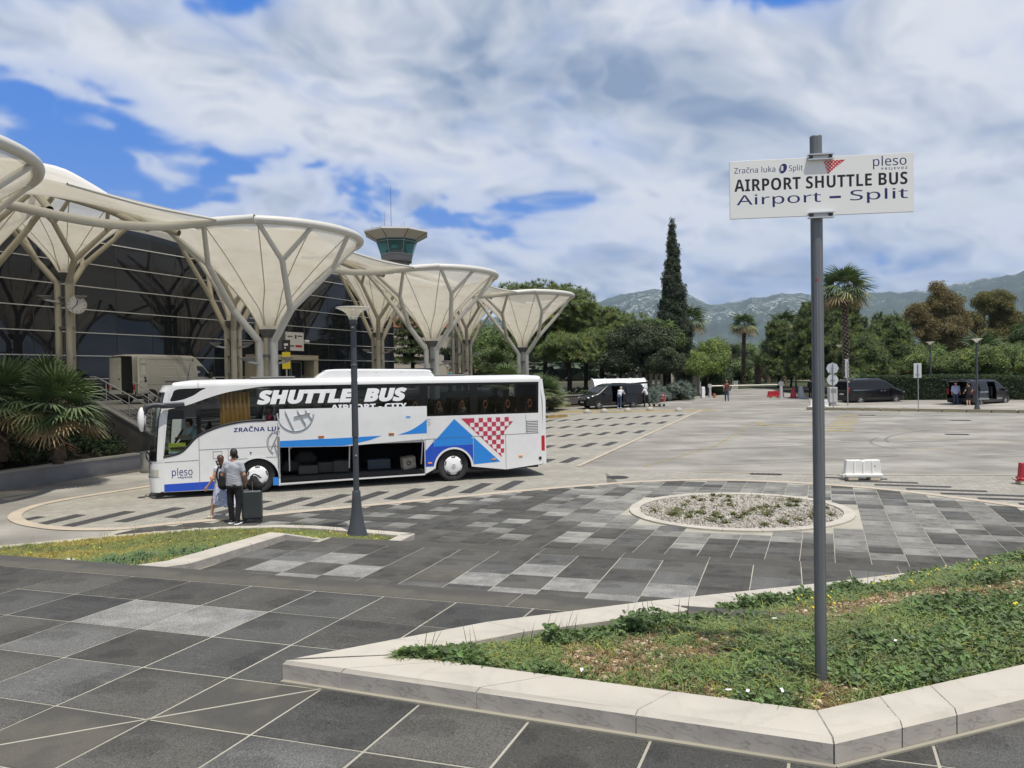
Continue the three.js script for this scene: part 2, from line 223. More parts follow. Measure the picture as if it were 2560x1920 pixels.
// tyre marks, worn yellow paint and covers on the forecourt
{
  const tyre = M(0.20, 0.19, 0.175, 0.85, { transparent: true, opacity: 0.4 }), list = [];
  reseed(21);
  for (let k = 0; k < 80; k++) { const cx = rr(4, 40), cz = rr(-58, -25), r = rr(5, 14), a0 = rr(0, 6.28), da = rr(0.25, 0.7), pts = []; for (let i = 0; i <= 14; i++) pts.push([cx + r * Math.cos(a0 + da * i / 14) * 1.5, cz + r * Math.sin(a0 + da * i / 14) * 0.7]); if (pts.every(([x, z]) => z < -24.6 && x > 3.6 + (-26.3 - z) * 0.46)) list.push(strip(pts, rr(0.08, 0.22), 0.0042 + k * 0.00008)); }
  if (list.length) { const t = solo('tyre_marks', merge(list), tyre, 'grey curved tyre marks across the pale asphalt forecourt', 'tyre marks'); t.userData.kind = 'stuff'; }
  const yel = M(0.50, 0.40, 0.17, 0.85, { map: TX.mottle }), ym = struct('road_markings');
  const ylist = [];
  for (let k = 0; k < 8; k++) { const t = k / 7; ylist.push(strip([[lerp(16.2, 21.3, t) , lerp(-37, -46.2, t)], [lerp(17.6, 22.6, t), lerp(-36.8, -46.0, t)]], 0.55, 0.0052)); }
  ylist.push(strip([[4.8, -26.0], [9, -31.5], [13.2, -40]], 0.07, 0.0052), strip([[14.3, -40.5], [17.4, -40.2], [17.6, -41.8]], 0.35, 0.0052), strip([[14.3, -40.3], [14.5, -42.2]], 0.35, 0.0052), strip([[19, -37], [33, -35.0]], 0.08, 0.0052), strip([[18, -33], [24, -31.6]], 0.08, 0.0052), strip([[28, -41], [40, -39]], 0.12, 0.0052));
  for (let k = 0; k < 6; k++) ylist.push(strip([[16.5 + 3 * k, -30 - (k & 1)], [18.2 + 3 * k, -29.4 - (k & 1)]], 0.1, 0.0052));
  part(ym, 'yellow_line', merge(ylist), yel);
  part(ym, 'kerbside_yellow', merge([strip([[-1.5, -54.6], [5.0, -53.8], [12, -58.2]], 0.9, 0.0052), strip([[3, -52.3], [15, -52.2]], 1.2, 0.0052)]), M(0.52, 0.41, 0.17, 0.85, { map: TX.mottle }));
  const iron = M(0.06, 0.056, 0.05, 0.6, { map: TX.granite });
  for (const [x, z, r, l] of [[3.44, -23.39, 0.36, 'dark round iron manhole cover behind the stone circle planter'], [29.5, -35.2, 0.7, 'dark round manhole cover far out on the asphalt beyond the white barrier']]) {
    const t = thing('manhole_cover', l, 'manhole cover', [x, ty(z) + 0.012, z]); part(t, 'cover', lathe([[0, 0.006], [r * 0.92, 0.006], [r * 0.94, 0], [r, 0]], 28), iron); part(t, 'rib', [0, 1, 2, 3].map((k) => box(r * 1.5, 0.004, 0.03, 0, 0.008, (k - 1.5) * r * 0.35)), iron);
  }
  for (const [x, z, l] of [[8.4, -23.6, 'small dark drain grate at the paver edge left of the white barrier'], [22.9, -45.9, 'small drain grate beside the yellow striped marking'], [26.2, -41.5, 'drain grate in the middle of the pale asphalt'], [21.6, -34.5, 'drain grate beyond the white barrier, on the asphalt']]) {
    const t = thing('drain_grate', l, 'drain', [x, ty(z) + 0.012, z], -0.3); part(t, 'frame', box(1.0, 0.01, 0.36), iron); part(t, 'slot', [0, 1, 2, 3, 4, 5].map((k) => box(0.06, 0.006, 0.28, -0.4 + k * 0.16, 0.006, 0)), G(0.015));
  }
}

// ================================================================ stone floors: big slabs on a mortar bed
const toneM = { dark: ['stone', [0.118, 0.113, 0.098]], dark2: ['stone', [0.130, 0.124, 0.108]], dark3: ['stone', [0.108, 0.106, 0.097]], worn: ['mottle', [0.140, 0.131, 0.112]], light: ['granite', [0.36, 0.35, 0.325]], mid: ['granite', [0.27, 0.262, 0.235]], pale: ['stone', [0.36, 0.35, 0.31]], slate: ['stone', [0.175, 0.172, 0.16]] };
for (const k in toneM) toneM[k] = M(...toneM[k][1], 0.92, { map: TX[toneM[k][0]], bumpMap: grainN, bumpScale: 0.0008 });
const mortarM = M(0.54, 0.51, 0.41, 0.9, { map: TX.concrete });
function slabGeo(a, b, ga, gb, h, du, dv) {                            // one bevelled slab spanned by two edge vectors
  const A = V(a[0], 0, a[1]), B = V(b[0], 0, b[1]), la = A.length(), lb = B.length(), P = (s, t, y) => A.clone().multiplyScalar(s).addScaledVector(B, t).setY(y), e = 0.004, pos = [], uv = [];
  const ring = (m, y) => [[ga / 2 + m, gb / 2 + m], [la - ga / 2 - m, gb / 2 + m], [la - ga / 2 - m, lb - gb / 2 - m], [ga / 2 + m, lb - gb / 2 - m]].map(([s, t]) => [P(s / la, t / lb, y), s + du, t + dv]);
  const r0 = ring(0, -h), r1 = ring(0, -e), r2 = ring(e, 0), quad = (p, q, r, s) => { for (const k of [p, q, r, p, r, s]) { pos.push(k[0].x, k[0].y, k[0].z); uv.push(k[1], k[2]); } };
  quad(r2[3], r2[2], r2[1], r2[0]);
  for (let i = 0; i < 4; i++) { const j = (i + 1) % 4; quad(r2[i], r2[j], r1[j], r1[i]); quad(r1[i], r1[j], r0[j], r0[i]); }
  const g = new THREE.BufferGeometry(); g.setAttribute('position', new THREE.Float32BufferAttribute(pos, 3)); g.setAttribute('uv', new THREE.Float32BufferAttribute(uv, 2)); g.computeVertexNormals(); return g;
}
function inPoly(x, z, poly) { let c = false; for (let i = 0, j = poly.length - 1; i < poly.length; j = i++) { const [xi, zi] = poly[i], [xj, zj] = poly[j]; if ((zi > z) !== (zj > z) && x < (xj - xi) * (z - zi) / (zj - zi) + xi) c = !c; } return c; }
function flat(poly, y, holes = []) { const g = prep(new THREE.ShapeGeometry(shape(poly.map(([x, z]) => [x, -z]), holes.map((h) => h.map(([x, z]) => [x, -z]))))), p = g.attributes.position, n = g.attributes.normal, u = g.attributes.uv; for (let i = 0; i < p.count; i++) { const x = p.getX(i), z = -p.getY(i); p.setXYZ(i, x, y, z); n.setXYZ(i, 0, 1, 0); u.setXY(i, x, z); } return g; }
function prism(poly, y0, y1) { const g = ext(poly.map(([x, z]) => [x, -z]), y1 - y0); g.rotateX(-Math.PI / 2); return uvBox(g.translate(0, y0, 0)); }
function tiles(parent, name, o, a, b, y, i0, i1, j0, j1, tone, keep, ga, gb, limit) {
  const vs = [0, 1, 2, 3].map((k) => slabGeo(a, b, ga, gb, 0.03, k * 3.7, k * 1.9)), list = [];
  for (let j = j0; j < j1; j++) for (let i = i0; i < i1; i++) {
    const x = o[0] + a[0] * i + b[0] * j, z = o[1] + a[1] * i + b[1] * j, cx = x + (a[0] + b[0]) / 2, cz = z + (a[1] + b[1]) / 2;
    if (keep(cx, cz, i, j)) list.push([cx * cx + (cz) * (cz), x, z, i, j]);
  }
  list.sort((p, q) => p[0] - q[0]); const rest = {};
  list.forEach(([d, x, z, i, j], n) => {
    const m = tone(i, j, x, z), v = vs[(hash2(i * 3 + 1, j * 7) * 4) | 0], yy = y + (hash2(i + 50, j + 20) - 0.5) * 0.002;
    if (n < limit) { const t = part(parent, name, v, toneM[m]); t.position.set(x, yy, z); } else (rest[m] ??= []).push(v.clone().translate(x, yy, z));
  });
  for (const m in rest) { const p = part(parent, 'paving_tiles', merge(rest[m]), toneM[m]); p.userData.kind = 'stuff'; }
}
const TA = [0.576, 0.169], TB = [-0.209, 0.485], TO = [-4.477, -6.506], TY = 1.745;   // upper terrace
const MA = [0.579, 0.159], MB = [-0.203, 0.527], MO = [-3.711, -11.501], MY = 0.82;   // middle landing
const PA = [0.569, 0.174], PB = [0.209, -0.476], PO = [0.174, -14.694];               // plaza, rows count away from the steps
const at = (o, a, b, i, j) => [o[0] + a[0] * i + b[0] * j, o[1] + a[1] * i + b[1] * j];
const kerbA = [-1.32, -3.98], kerbE = [1.36, -3.03], kerbB = [0.93, -5.22], kerbC = [5.3, -9.06], kerbD = [9.6, -12.85], kerbF = [6.2, -4.74];
{
  const t = struct('terrace'), c = [at(TO, TA, TB, -2.35, -0.62), at(TO, TA, TB, 12, -0.62), [6.0, -1], [8, 8], [-14, 8], [-9.5, -3]];
  part(t, 'mortar_bed', prism(c, -0.2, TY - 0.004), mortarM);
  const under = [kerbA, kerbE, kerbF, kerbB];
  tiles(t, 'paving_slab', TO, TA, TB, TY, -4, 13, 0, 14, (i, j) => ((i === 3 || i === 4) && j === 1 ? 'light' : (i === 6 && j === 3) || (i === 5 && j === 4) ? 'worn' : (i === 7 && j === 4) || (i === 3 && j === 2) || (i === 4 && j === 3) ? 'slate' : ['dark', 'dark2', 'dark3'][(hash2(i, j + 5) * 3) | 0]), (x, z) => z < 1.5, 0.013, 0.010, 300);
  // the nosing course along the edge
  const eb = TB.map((v) => v * 0.6);
  for (let i = -1; i < 7; i++) { const g = slabGeo(TA.map((v) => v * 2), eb, 0.007, 0.007, 0.16, i * 2.3, 0), p = part(t, 'nosing_slab', g, toneM.worn); const q = at(TO, TA, TB, i * 2 - 0.35, -0.61); p.position.set(q[0], TY + 0.001, q[1]); }
  for (const [a, b] of [[[6, 4], [7, 3]], [[5, 5], [6, 4]], [[4, 6], [5, 5]]]) { const p = at(TO, TA, TB, ...a), q = at(TO, TA, TB, ...b); part(t, 'mortar_joint', beam([p[0], TY, p[1]], [q[0], TY, q[1]], 0.010, 0.004), mortarM); }
  const s = struct('upper_steps'), u = [-TB[0] / 0.528, -TB[1] / 0.528];
  for (let k = 1; k <= 5; k++) { const e0 = at(TO, TA, TB, -2.2, -0.62), e1 = at(TO, TA, TB, 12, -0.62), d0 = (k - 1) * 0.32, d1 = k * 0.32 + 0.02, y = TY - k * 0.154; part(s, 'step', prism([[e0[0] + u[0] * d0, e0[1] + u[1] * d0], [e1[0] + u[0] * d0, e1[1] + u[1] * d0], [e1[0] + u[0] * d1, e1[1] + u[1] * d1], [e0[0] + u[0] * d1, e0[1] + u[1] * d1]], 0, y), toneM.dark2); }
}
const mLights = new Set(['2,1', '1,2', '3,2', '2,3', '6,2', '7,1', '8,2', '7,3', '9,3', '10,2']);
{
  const t = struct('landing');
  part(t, 'mortar_bed', prism([at(MO, MA, MB, 0.9, -0.6), at(MO, MA, MB, 17, -0.6), [6.6, -9.4], [2.2, -5.4], at(MO, MA, MB, -1, 6.2)], -0.1, MY - 0.004), mortarM);
  tiles(t, 'paving_slab', MO, MA, MB, MY, -2, 17, 0, 6, (i, j) => (mLights.has(i + ',' + j) ? 'light' : i === 5 && j === 2 ? 'worn' : ['dark2', 'dark', 'slate', 'dark2'][(hash2(i + 9, j + 31) * 4) | 0]), (x, z, i, j) => x - (z + 11.45) * -0.42 > -3.8 && x < 5.9, 0.011, 0.008, 300);
  const eb = MB.map((v) => v * 0.6);
  for (let i = 0; i < 9; i++) { const p = part(t, 'nosing_slab', slabGeo(MA.map((v) => v * 2), eb, 0.007, 0.007, 0.16, i * 1.7, 2), toneM.worn), q = at(MO, MA, MB, i * 2 + 1, -0.61); p.position.set(q[0], MY + 0.001, q[1]); }
  const s = struct('lower_steps'), u = [-MB[0] / 0.565, -MB[1] / 0.565];
  for (let k = 1; k <= 4; k++) { const e0 = at(MO, MA, MB, 0.5, -0.62), e1 = at(MO, MA, MB, 18, -0.62), d0 = (k - 1) * 0.32, d1 = k * 0.32 + 0.02, y = MY - k * 0.164; part(s, 'step', prism([[e0[0] + u[0] * d0, e0[1] + u[1] * d0], [e1[0] + u[0] * d0, e1[1] + u[1] * d0], [e1[0] + u[0] * d1, e1[1] + u[1] * d1], [e0[0] + u[0] * d1, e0[1] + u[1] * d1]], -0.05, y), toneM.dark2); }
}
const circ = []; for (let k = 0; k < 48; k++) { const a = k / 48 * 2 * Math.PI, ca = Math.cos(a) * 2.72, sa = Math.sin(a) * 2.42; circ.push([5.56 + ca * 0.971 - sa * 0.238 * -1, -17.5 + ca * 0.238 - sa * 0.971]); }
{
  const bl = bandLine.filter((p, i) => i > 24 && p[0] > -9.2), front = [at(PO, PA, PB, 27, -3), at(PO, PA, PB, -4.5, -3.2), [-2.1, -14.8], [-4.95, -16.1], [-6.9, -16.35], [-8.76, -15.7], [-9.2, -15.5]];
  const poly = [...bl, ...front], t = struct('plaza');
  part(t, 'mortar_bed', sheet(poly, 0.006), mortarM);
  const big = (x, z) => { const d = Math.hypot((x - 5.56) / 2.72, (z + 17.5) / 2.42); return d; };
  tiles(t, 'paving_slab', PO, PA, PB, 0.014, -30, 30, -3, 26, (i, j, x, z) => {
    const d = big(x, z), h = hash2(i * 5 + 2, j * 3 + 11), chk = ((i + j) & 1);
    if (j < 0) return 'dark';
    if (d < 1.5) return h < 0.16 ? 'slate' : h < 0.45 ? 'mid' : 'pale';
    if (d < 2.1) return h < 0.30 ? 'dark2' : h < 0.5 ? 'slate' : h < 0.72 ? 'mid' : 'pale';
    return h < 0.16 ? 'dark3' : chk ? (h < 0.62 ? 'pale' : 'dark') : (h < 0.80 ? 'dark2' : 'slate');
  }, (x, z, i, j) => inPoly(x, z, poly) && inPoly(x + 0.1, z - 0.16, poly) && big(x, z) > 1.06, 0.014, 0.005, 300);
}

// ================================================================ kerbs: cut stones with chamfered edges
const kerbTopM = M(0.60, 0.565, 0.50, 0.62, { map: TX.marble }), kerbFaceM = M(0.64, 0.60, 0.545, 0.75, { map: TX.kerbside }), gritM = M(0.56, 0.53, 0.45, 0.95, { map: TX.granite });
function kerbStones(parent, out, inn, foot, cuts, topY, footY) {        // out / inn: outer and inner top edges; stones between the cuts
  const P = (l, t) => { const n = l.length - 1, k = Math.min(n - 1, Math.floor(t * n)), f = t * n - k; return [lerp(l[k][0], l[k + 1][0], f), lerp(l[k][1], l[k + 1][1], f)]; };
  for (let c = 0; c < cuts.length - 1; c++) {
    const len = out.reduce((q, p, k) => q + (k ? Math.hypot(p[0] - out[k - 1][0], p[1] - out[k - 1][1]) : 0), 0), gp = 0.004 / len, t0 = cuts[c] + gp, t1 = cuts[c + 1] - gp, ch = 0.022, top = [], face = [];
    const seg = Math.max(1, Math.ceil((t1 - t0) * (out.length - 1) * 2));
    for (let s = 0; s < seg; s++) {
      const q = [lerp(t0, t1, s / seg), lerp(t0, t1, (s + 1) / seg)].map((t) => { const o = P(out, t), i = P(inn, t), y = topY(t), f = footY(t), dx = i[0] - o[0], dz = i[1] - o[1], l = Math.hypot(dx, dz), ux = dx / l * ch, uz = dz / l * ch; return { f: V(o[0], f, o[1]), a: V(o[0], y - ch, o[1]), b: V(o[0] + ux, y, o[1] + uz), c: V(i[0] - ux * 0.4, y, i[1] - uz * 0.4), d: V(i[0], y - ch * 0.4, i[1]), e: V(i[0], f, i[1]) }; });
      const Q = (l, A, B, C, D) => l.push(A, B, C, A, C, D), [m, n] = q;
      Q(face, m.f, n.f, n.a, m.a); Q(top, m.a, n.a, n.b, m.b); Q(top, m.b, n.b, n.c, m.c); Q(top, m.c, n.c, n.d, m.d); Q(face, m.d, n.d, n.e, m.e);
      if (s === 0) face.push(m.f, m.a, m.b, m.f, m.b, m.c, m.f, m.c, m.d, m.f, m.d, m.e);
      if (s === seg - 1) face.push(n.f, n.b, n.a, n.f, n.c, n.b, n.f, n.d, n.c, n.f, n.e, n.d);
    }
    const mk = (l) => { const g = new THREE.BufferGeometry().setFromPoints(l); g.computeVertexNormals(); return uvBox(g); };
    const st = part(parent, 'kerb_stone', mk(top), kerbTopM); part(st, 'stone_face', mk(face), kerbFaceM);
    {                                                         // pale mortar in the joint, a little recessed
      const l = [], q = [Math.max(0, cuts[c] - gp * 1.6), cuts[c] + gp * 1.6].map((t) => { const o = P(out, t), i = P(inn, t), y = topY(t) - 0.002, f = footY(t), dx = (i[0] - o[0]), dz = (i[1] - o[1]), n = Math.hypot(dx, dz), e = 0.007 / n, cc = 0.03 / n, W = (s) => [o[0] + dx * s, o[1] + dz * s]; return [[W(e), f], [W(e), y - 0.022], [W(cc), y], [W(1 - e), y], [W(1 - e), f]].map(([w, h]) => V(w[0], h, w[1])); });
      for (let k = 0; k < 4; k++) l.push(q[0][k], q[1][k], q[1][k + 1], q[0][k], q[1][k + 1], q[0][k + 1]);
      part(parent, 'mortar_joint', mk(l), gritM);
    }
  }
}
const shade = (p, q, w) => { const dx = q[0] - p[0], dz = q[1] - p[1], l = Math.hypot(dx, dz); return [dz / l * w, -dx / l * w]; };
{
  // the wedge-shaped planter at the right, its front and side on the terrace, its back kerb falling with the steps
  const t = thing('stone_planter', 'wedge-shaped planter with pale stone kerb under the shuttle sign', 'planter', [0, 0, 0]);
  const inA = [-0.66, -4.03], inE = [1.40, -3.30];
  kerbStones(t, [kerbA, kerbE], [inA, inE], null, [0, 0.135, 0.415, 0.70, 1], () => 1.862, () => 1.70);
  kerbStones(t, [kerbE, kerbF], [inE, [6.2, -5.05]], null, [0, 0.075, 0.14, 0.30, 0.5, 0.75, 1], () => 1.862, () => 1.70);
  const back = [kerbA, [-0.2, -4.6], kerbB, [3.1, -7.13], kerbC, kerbD], yk = [1.862, 1.85, 1.765, 1.31, 0.872, 0.12];
  const inB = [inA, [0.05, -4.42], [1.16, -5.0], [3.31, -6.9], [5.51, -8.83], [9.8, -12.6]];
  const yb = (t) => { const n = 5, k = Math.min(4, Math.floor(t * n)), f = t * n - k; return lerp(yk[k], yk[k + 1], f); };
  kerbStones(t, back, inB, null, [0.008, 0.1, 0.2, 0.4, 0.467, 0.533, 0.6, 0.65, 0.7, 0.75, 0.8, 0.87, 0.935, 1], yb, (t) => yb(t) - 0.5);
  part(t, 'bedding_line', [beam([kerbA[0], 1.748, kerbA[1] + 0.012], [kerbE[0], 1.748, kerbE[1] + 0.014], 0.026, 0.012), beam([kerbE[0], 1.748, kerbE[1] + 0.014], [kerbF[0], 1.748, kerbF[1] + 0.014], 0.02, 0.012)], M(0.40, 0.37, 0.29, 0.95, { map: TX.concrete }));
}
// left planter: sloping bed between terrace, landing and plaza
{
  const t = thing('stone_kerb', 'pale stone kerb along the left edge of the landing, falling beside the lower steps', 'kerb', [0, 0, 0]);
  const o = [[-4.9, -8.2], [-4.42, -9.72], [-3.72, -11.46], [-3.15, -12.75], [-2.75, -13.7]], i = [[-5.22, -8.28], [-4.78, -9.8], [-4.02, -11.56], [-3.42, -12.85], [-3.02, -13.8]], yk = [1.2, 0.955, 0.945, 0.50, 0.13], fk = [0.8, 0.8, 0.8, 0.1, 0];
  const f = (l) => (t) => { const k = Math.min(3, Math.floor(t * 4)), q = t * 4 - k; return lerp(l[k], l[k + 1], q); };
  kerbStones(t, o, i, null, [0.06, 0.24, 0.40, 0.505, 0.64, 0.8, 1], f(yk), f(fk));
  const b = thing('stone_kerb', 'low pale stone kerb edging the left grass bed against the plaza, ending in a box by the lamp', 'kerb', [0, 0, 0]);
  const bo = [[-13.2, -13.5], [-10.75, -14.75], [-8.76, -15.62], [-6.9, -16.3], [-4.95, -16.12], [-2.1, -14.95]], bi = bo.map(([x, z], k) => [x + [0.1, 0.1, 0.1, 0.03, -0.1, -0.16][k], z + [0.22, 0.22, 0.22, 0.24, 0.22, 0.24][k]]);
  kerbStones(b, bo, bi, null, [0, 0.14, 0.28, 0.42, 0.56, 0.70, 0.84, 1], (t) => 0.06 + 0.08 * sstep(0.55, 0.9, t), () => -0.05);
  kerbStones(b, [[-2.1, -14.95], [-2.45, -13.9]], [[-2.38, -14.86], [-2.72, -13.85]], null, [0, 0.5, 1], () => 0.14, () => -0.05);
}
// oval planter: flat stone ring
{
  const t = thing('stone_ring_planter', 'oval gravel bed with a flat pale stone ring in the middle of the plaza', 'planter', [5.56, 0, -17.5], 0.24);
  const N = 20; for (let k = 0; k < N; k++) { const a0 = k / N * 6.2832 + 0.002, a1 = (k + 1) / N * 6.2832 - 0.002, P = (a, s) => [Math.cos(a) * (2.72 - s), -Math.sin(a) * (2.42 - s)], am = (a0 + a1) / 2; part(t, 'ring_stone', prism([P(a0, 0), P(am, 0), P(a1, 0), P(a1, 0.25), P(am, 0.25), P(a0, 0.25)], -0.03, 0.045), kerbTopM); }
  const bed = lathe([[0, 0.03], [2.3, -0.02]], 40); bed.scale(1, 1, 0.89); part(t, 'gravel_bed', uvBox(bed), M(0.30, 0.28, 0.25, 0.95, { map: TX.granite }));
  reseed(77);
  const st = new THREE.InstancedMesh(new THREE.IcosahedronGeometry(0.03, 0), M(0.40, 0.375, 0.335, 0.8), 7000), m = new THREE.Matrix4(), e = new THREE.Euler(), q = new THREE.Quaternion();
  for (let k = 0; k < 7000; k++) { const r = Math.sqrt(rnd()), a = rnd() * 6.2832; e.set(rr(0, 6), rr(0, 6), rr(0, 6)); q.setFromEuler(e); const s = rr(0.6, 1.35); m.compose(V(Math.cos(a) * r * 2.42, 0.025 * (1 - r) + 0.012 + rr(-0.005, 0.014), Math.sin(a) * r * 2.13), q, V(s * 1.3, s * 0.8, s)); st.setMatrixAt(k, m); const c = rr(0.45, 1.15); st.setColorAt(k, new THREE.Color(c, c * 0.98, c * 0.94)); }
  lit(st); st.name = 'gravel'; st.userData = { kind: 'stuff' }; t.add(st);
}
// ================================================================ terminal forecourt, canopy trees, glass front, control tower
const RV = [0.4198, -0.9076], PV = [-0.9076, -0.4198], F1 = [-10.6, -31.0];    // along the canopy row / towards the building
const rp = (s, t) => [F1[0] + RV[0] * s + PV[0] * t, F1[1] + RV[1] * s + PV[1] * t];
const LVL = 2.2, TURN = Math.atan2(-RV[1], RV[0]);                        // local x of a turned group runs along the row
const steelM = M(0.60, 0.585, 0.53, 0.5, { map: TX.paint }), steelWornM = M(0.50, 0.475, 0.40, 0.55, { map: TX.membrane });
const memM = new THREE.MeshPhysicalMaterial({ color: new THREE.Color(0.90, 0.875, 0.80), map: TX.membrane, roughness: 0.7, transmission: 0.65, thickness: 0, side: THREE.DoubleSide });
const seamM = M(0.52, 0.49, 0.41, 0.7), darkSteel = M(0.10, 0.10, 0.10, 0.5), stainless = M(0.42, 0.42, 0.41, 0.35, { metalness: 0.7 });
const concM = M(0.33, 0.32, 0.295, 0.88, { map: TX.concrete, bumpMap: grainN, bumpScale: 0.002 }), concDark = M(0.20, 0.195, 0.18, 0.9, { map: TX.concrete });
{
  const u = struct('upper_forecourt'); part(u, 'deck', prism([rp(-40, 5.7), rp(40, 5.7), rp(40, 40), rp(-40, 40)], 0.0, LVL), concM);
  const s = struct('forecourt_steps');
  for (let k = 0; k < 12; k++) part(s, 'step', prism([rp(4.0 - 7.5, 5.72 - 0.33 * k), rp(33, 5.72 - 0.33 * k), rp(33, 5.72 - 0.33 * (k + 1)), rp(4.0 - 7.5, 5.72 - 0.33 * (k + 1))], -0.05, LVL - 0.17 * (k + 1)), M(0.26, 0.25, 0.225, 0.85, { map: TX.granite }));
  for (let k = 0; k < 12; k++) part(s, 'nosing', [beam([...rp(-3.5, 5.4 - 0.33 * k - 0.03).slice(0, 1), LVL - 0.17 * (k + 1) + 0.003, rp(-3.5, 5.4 - 0.33 * k - 0.03)[1]], [rp(33, 5.4 - 0.33 * k - 0.03)[0], LVL - 0.17 * (k + 1) + 0.003, rp(33, 5.4 - 0.33 * k - 0.03)[1]], 0.05, 0.012)], M(0.45, 0.43, 0.38, 0.8));
  // flank wall of the steps and handrails
  const w = thing('stair_wall', 'sloping grey concrete wall flanking the forecourt steps beside the palm bed', 'wall', [0, 0, 0]);
  const wp = (t, h, ds) => { const q = rp(-3.75 + ds, t); return [q[0], h, q[1]]; };
  { const prof = [[1.2, -0.1], [1.2, 0.72], [5.9, LVL + 0.32], [8.5, LVL + 0.32], [8.5, -0.1]]; const g = ext(prof, 0.3); g.translate(0, 0, -0.15); const m = part(w, 'wall', uvBox(g), concDark); const q = rp(-3.75, 0); m.position.set(q[0], 0, q[1]); m.rotation.y = Math.atan2(-PV[1], PV[0]); const cap = ext([[1.15, 0.72], [1.15, 0.79], [5.9, LVL + 0.39], [8.5, LVL + 0.39], [8.5, LVL + 0.32], [5.9, LVL + 0.32]], 0.38); cap.translate(0, 0, -0.19); const c = part(w, 'coping', uvBox(cap), M(0.40, 0.39, 0.36, 0.8, { map: TX.concrete })); c.position.copy(m.position); c.rotation.y = m.rotation.y; }
  for (let n = 0; n < 2; n++) {
    const h = thing('handrail', n ? 'second steel handrail on the forecourt steps, just behind the coach front' : 'steel handrail with thin bars on the stair wall beside the palms', 'handrail', [0, 0, 0]);
    const ds = n ? 2.0 : 0, bs = n ? -0.38 : 0.36; const P = (t, dy) => { const y = n ? LVL - 0.515 * (5.72 - t) : 0.40 + (t - 1.2) * 0.40 + 0.36; return wp(t, y + dy, ds); };
    const base = n ? 0 : 0;
    part(h, 'rail', [tube([P(0.9, 0.85), P(1.2, 0.97), P(5.6, 0.95), P(6.4, 0.8)], 0.028, 20, 8)], stainless); part(h, 'mid_rail', [bar(P(1.2, 0.62), P(5.8, 0.60), 0.02)], stainless);
    for (const dy of [0.2, 0.33, 0.46]) part(h, 'wire', [bar(P(1.2, dy), P(5.8, dy), 0.008)], stainless);
    for (const t of [1.4, 2.7, 4.0, 5.4]) part(h, 'post', [bar(P(t, base - 0.04), P(t, 0.95), 0.022)], stainless);
  }
  // low wall along the lane with its bed
  const lw = thing('planter_wall', 'long low grey rendered wall in front of the palm bed, left of the coach', 'wall', [0, 0, 0]);
  const wl = [[-20.5, -13.2], [-16.28, -22.46], [-15.3, -25.4], [-14.46, -27.6]];
  for (let k = 0; k < 3; k++) { const a = wl[k], b = wl[k + 1]; part(lw, 'wall', uvBox(beam([a[0] - 0.15, 0.27, a[1]], [b[0] - 0.15, 0.27, b[1]], 0.28, 0.60)), M(0.36, 0.36, 0.37, 0.88, { map: TX.concrete })); part(lw, 'coping', uvBox(beam([a[0] - 0.15, 0.605, a[1]], [b[0] - 0.15, 0.605, b[1]], 0.36, 0.07)), M(0.52, 0.51, 0.47, 0.75, { map: TX.marble })); }
  const bed = struct('palm_bed_soil', grid(14, 10, (a, b) => { const x0 = lerp(-20.7, -14.7, a), z0 = lerp(-13.2, -27.5, a), q = rp(lerp(-24, -4.1, a), 6.0); return [lerp(x0, q[0], b), lerp(0.5, LVL - 0.15, b) + 0.05 * Math.sin(a * 30 + b * 17), lerp(z0, q[1], b), a * 15, b * 7]; }), M(0.07, 0.055, 0.035, 0.95, { map: TX.soil }));
  const bin = thing('litter_bin', 'round grey litter bin at the end of the low wall, left of the coach front', 'bin', [-13.7, 0, -26.6]);
  part(bin, 'body', lathe([[0, 0], [0.24, 0], [0.27, 0.75], [0.25, 0.78], [0.22, 0.7], [0, 0.7]], 20), stainless); part(bin, 'base', cyl(0.27, 0.27, 0.06, 0, 0.03, 0), darkSteel); part(bin, 'rim', new THREE.TorusGeometry(0.26, 0.02, 6, 20).rotateX(Math.PI / 2).translate(0, 0.77, 0), darkSteel);
}
const roofY = (t) => 9.42 + 0.10 * (1 - sstep(-3, 1.2, t)) - 0.12 * Math.exp(-((t - 1.2) ** 2) / 4) + 2.5 * sstep(0.2, 11, t) + 0.03 * Math.max(0, t);
const trees = [];
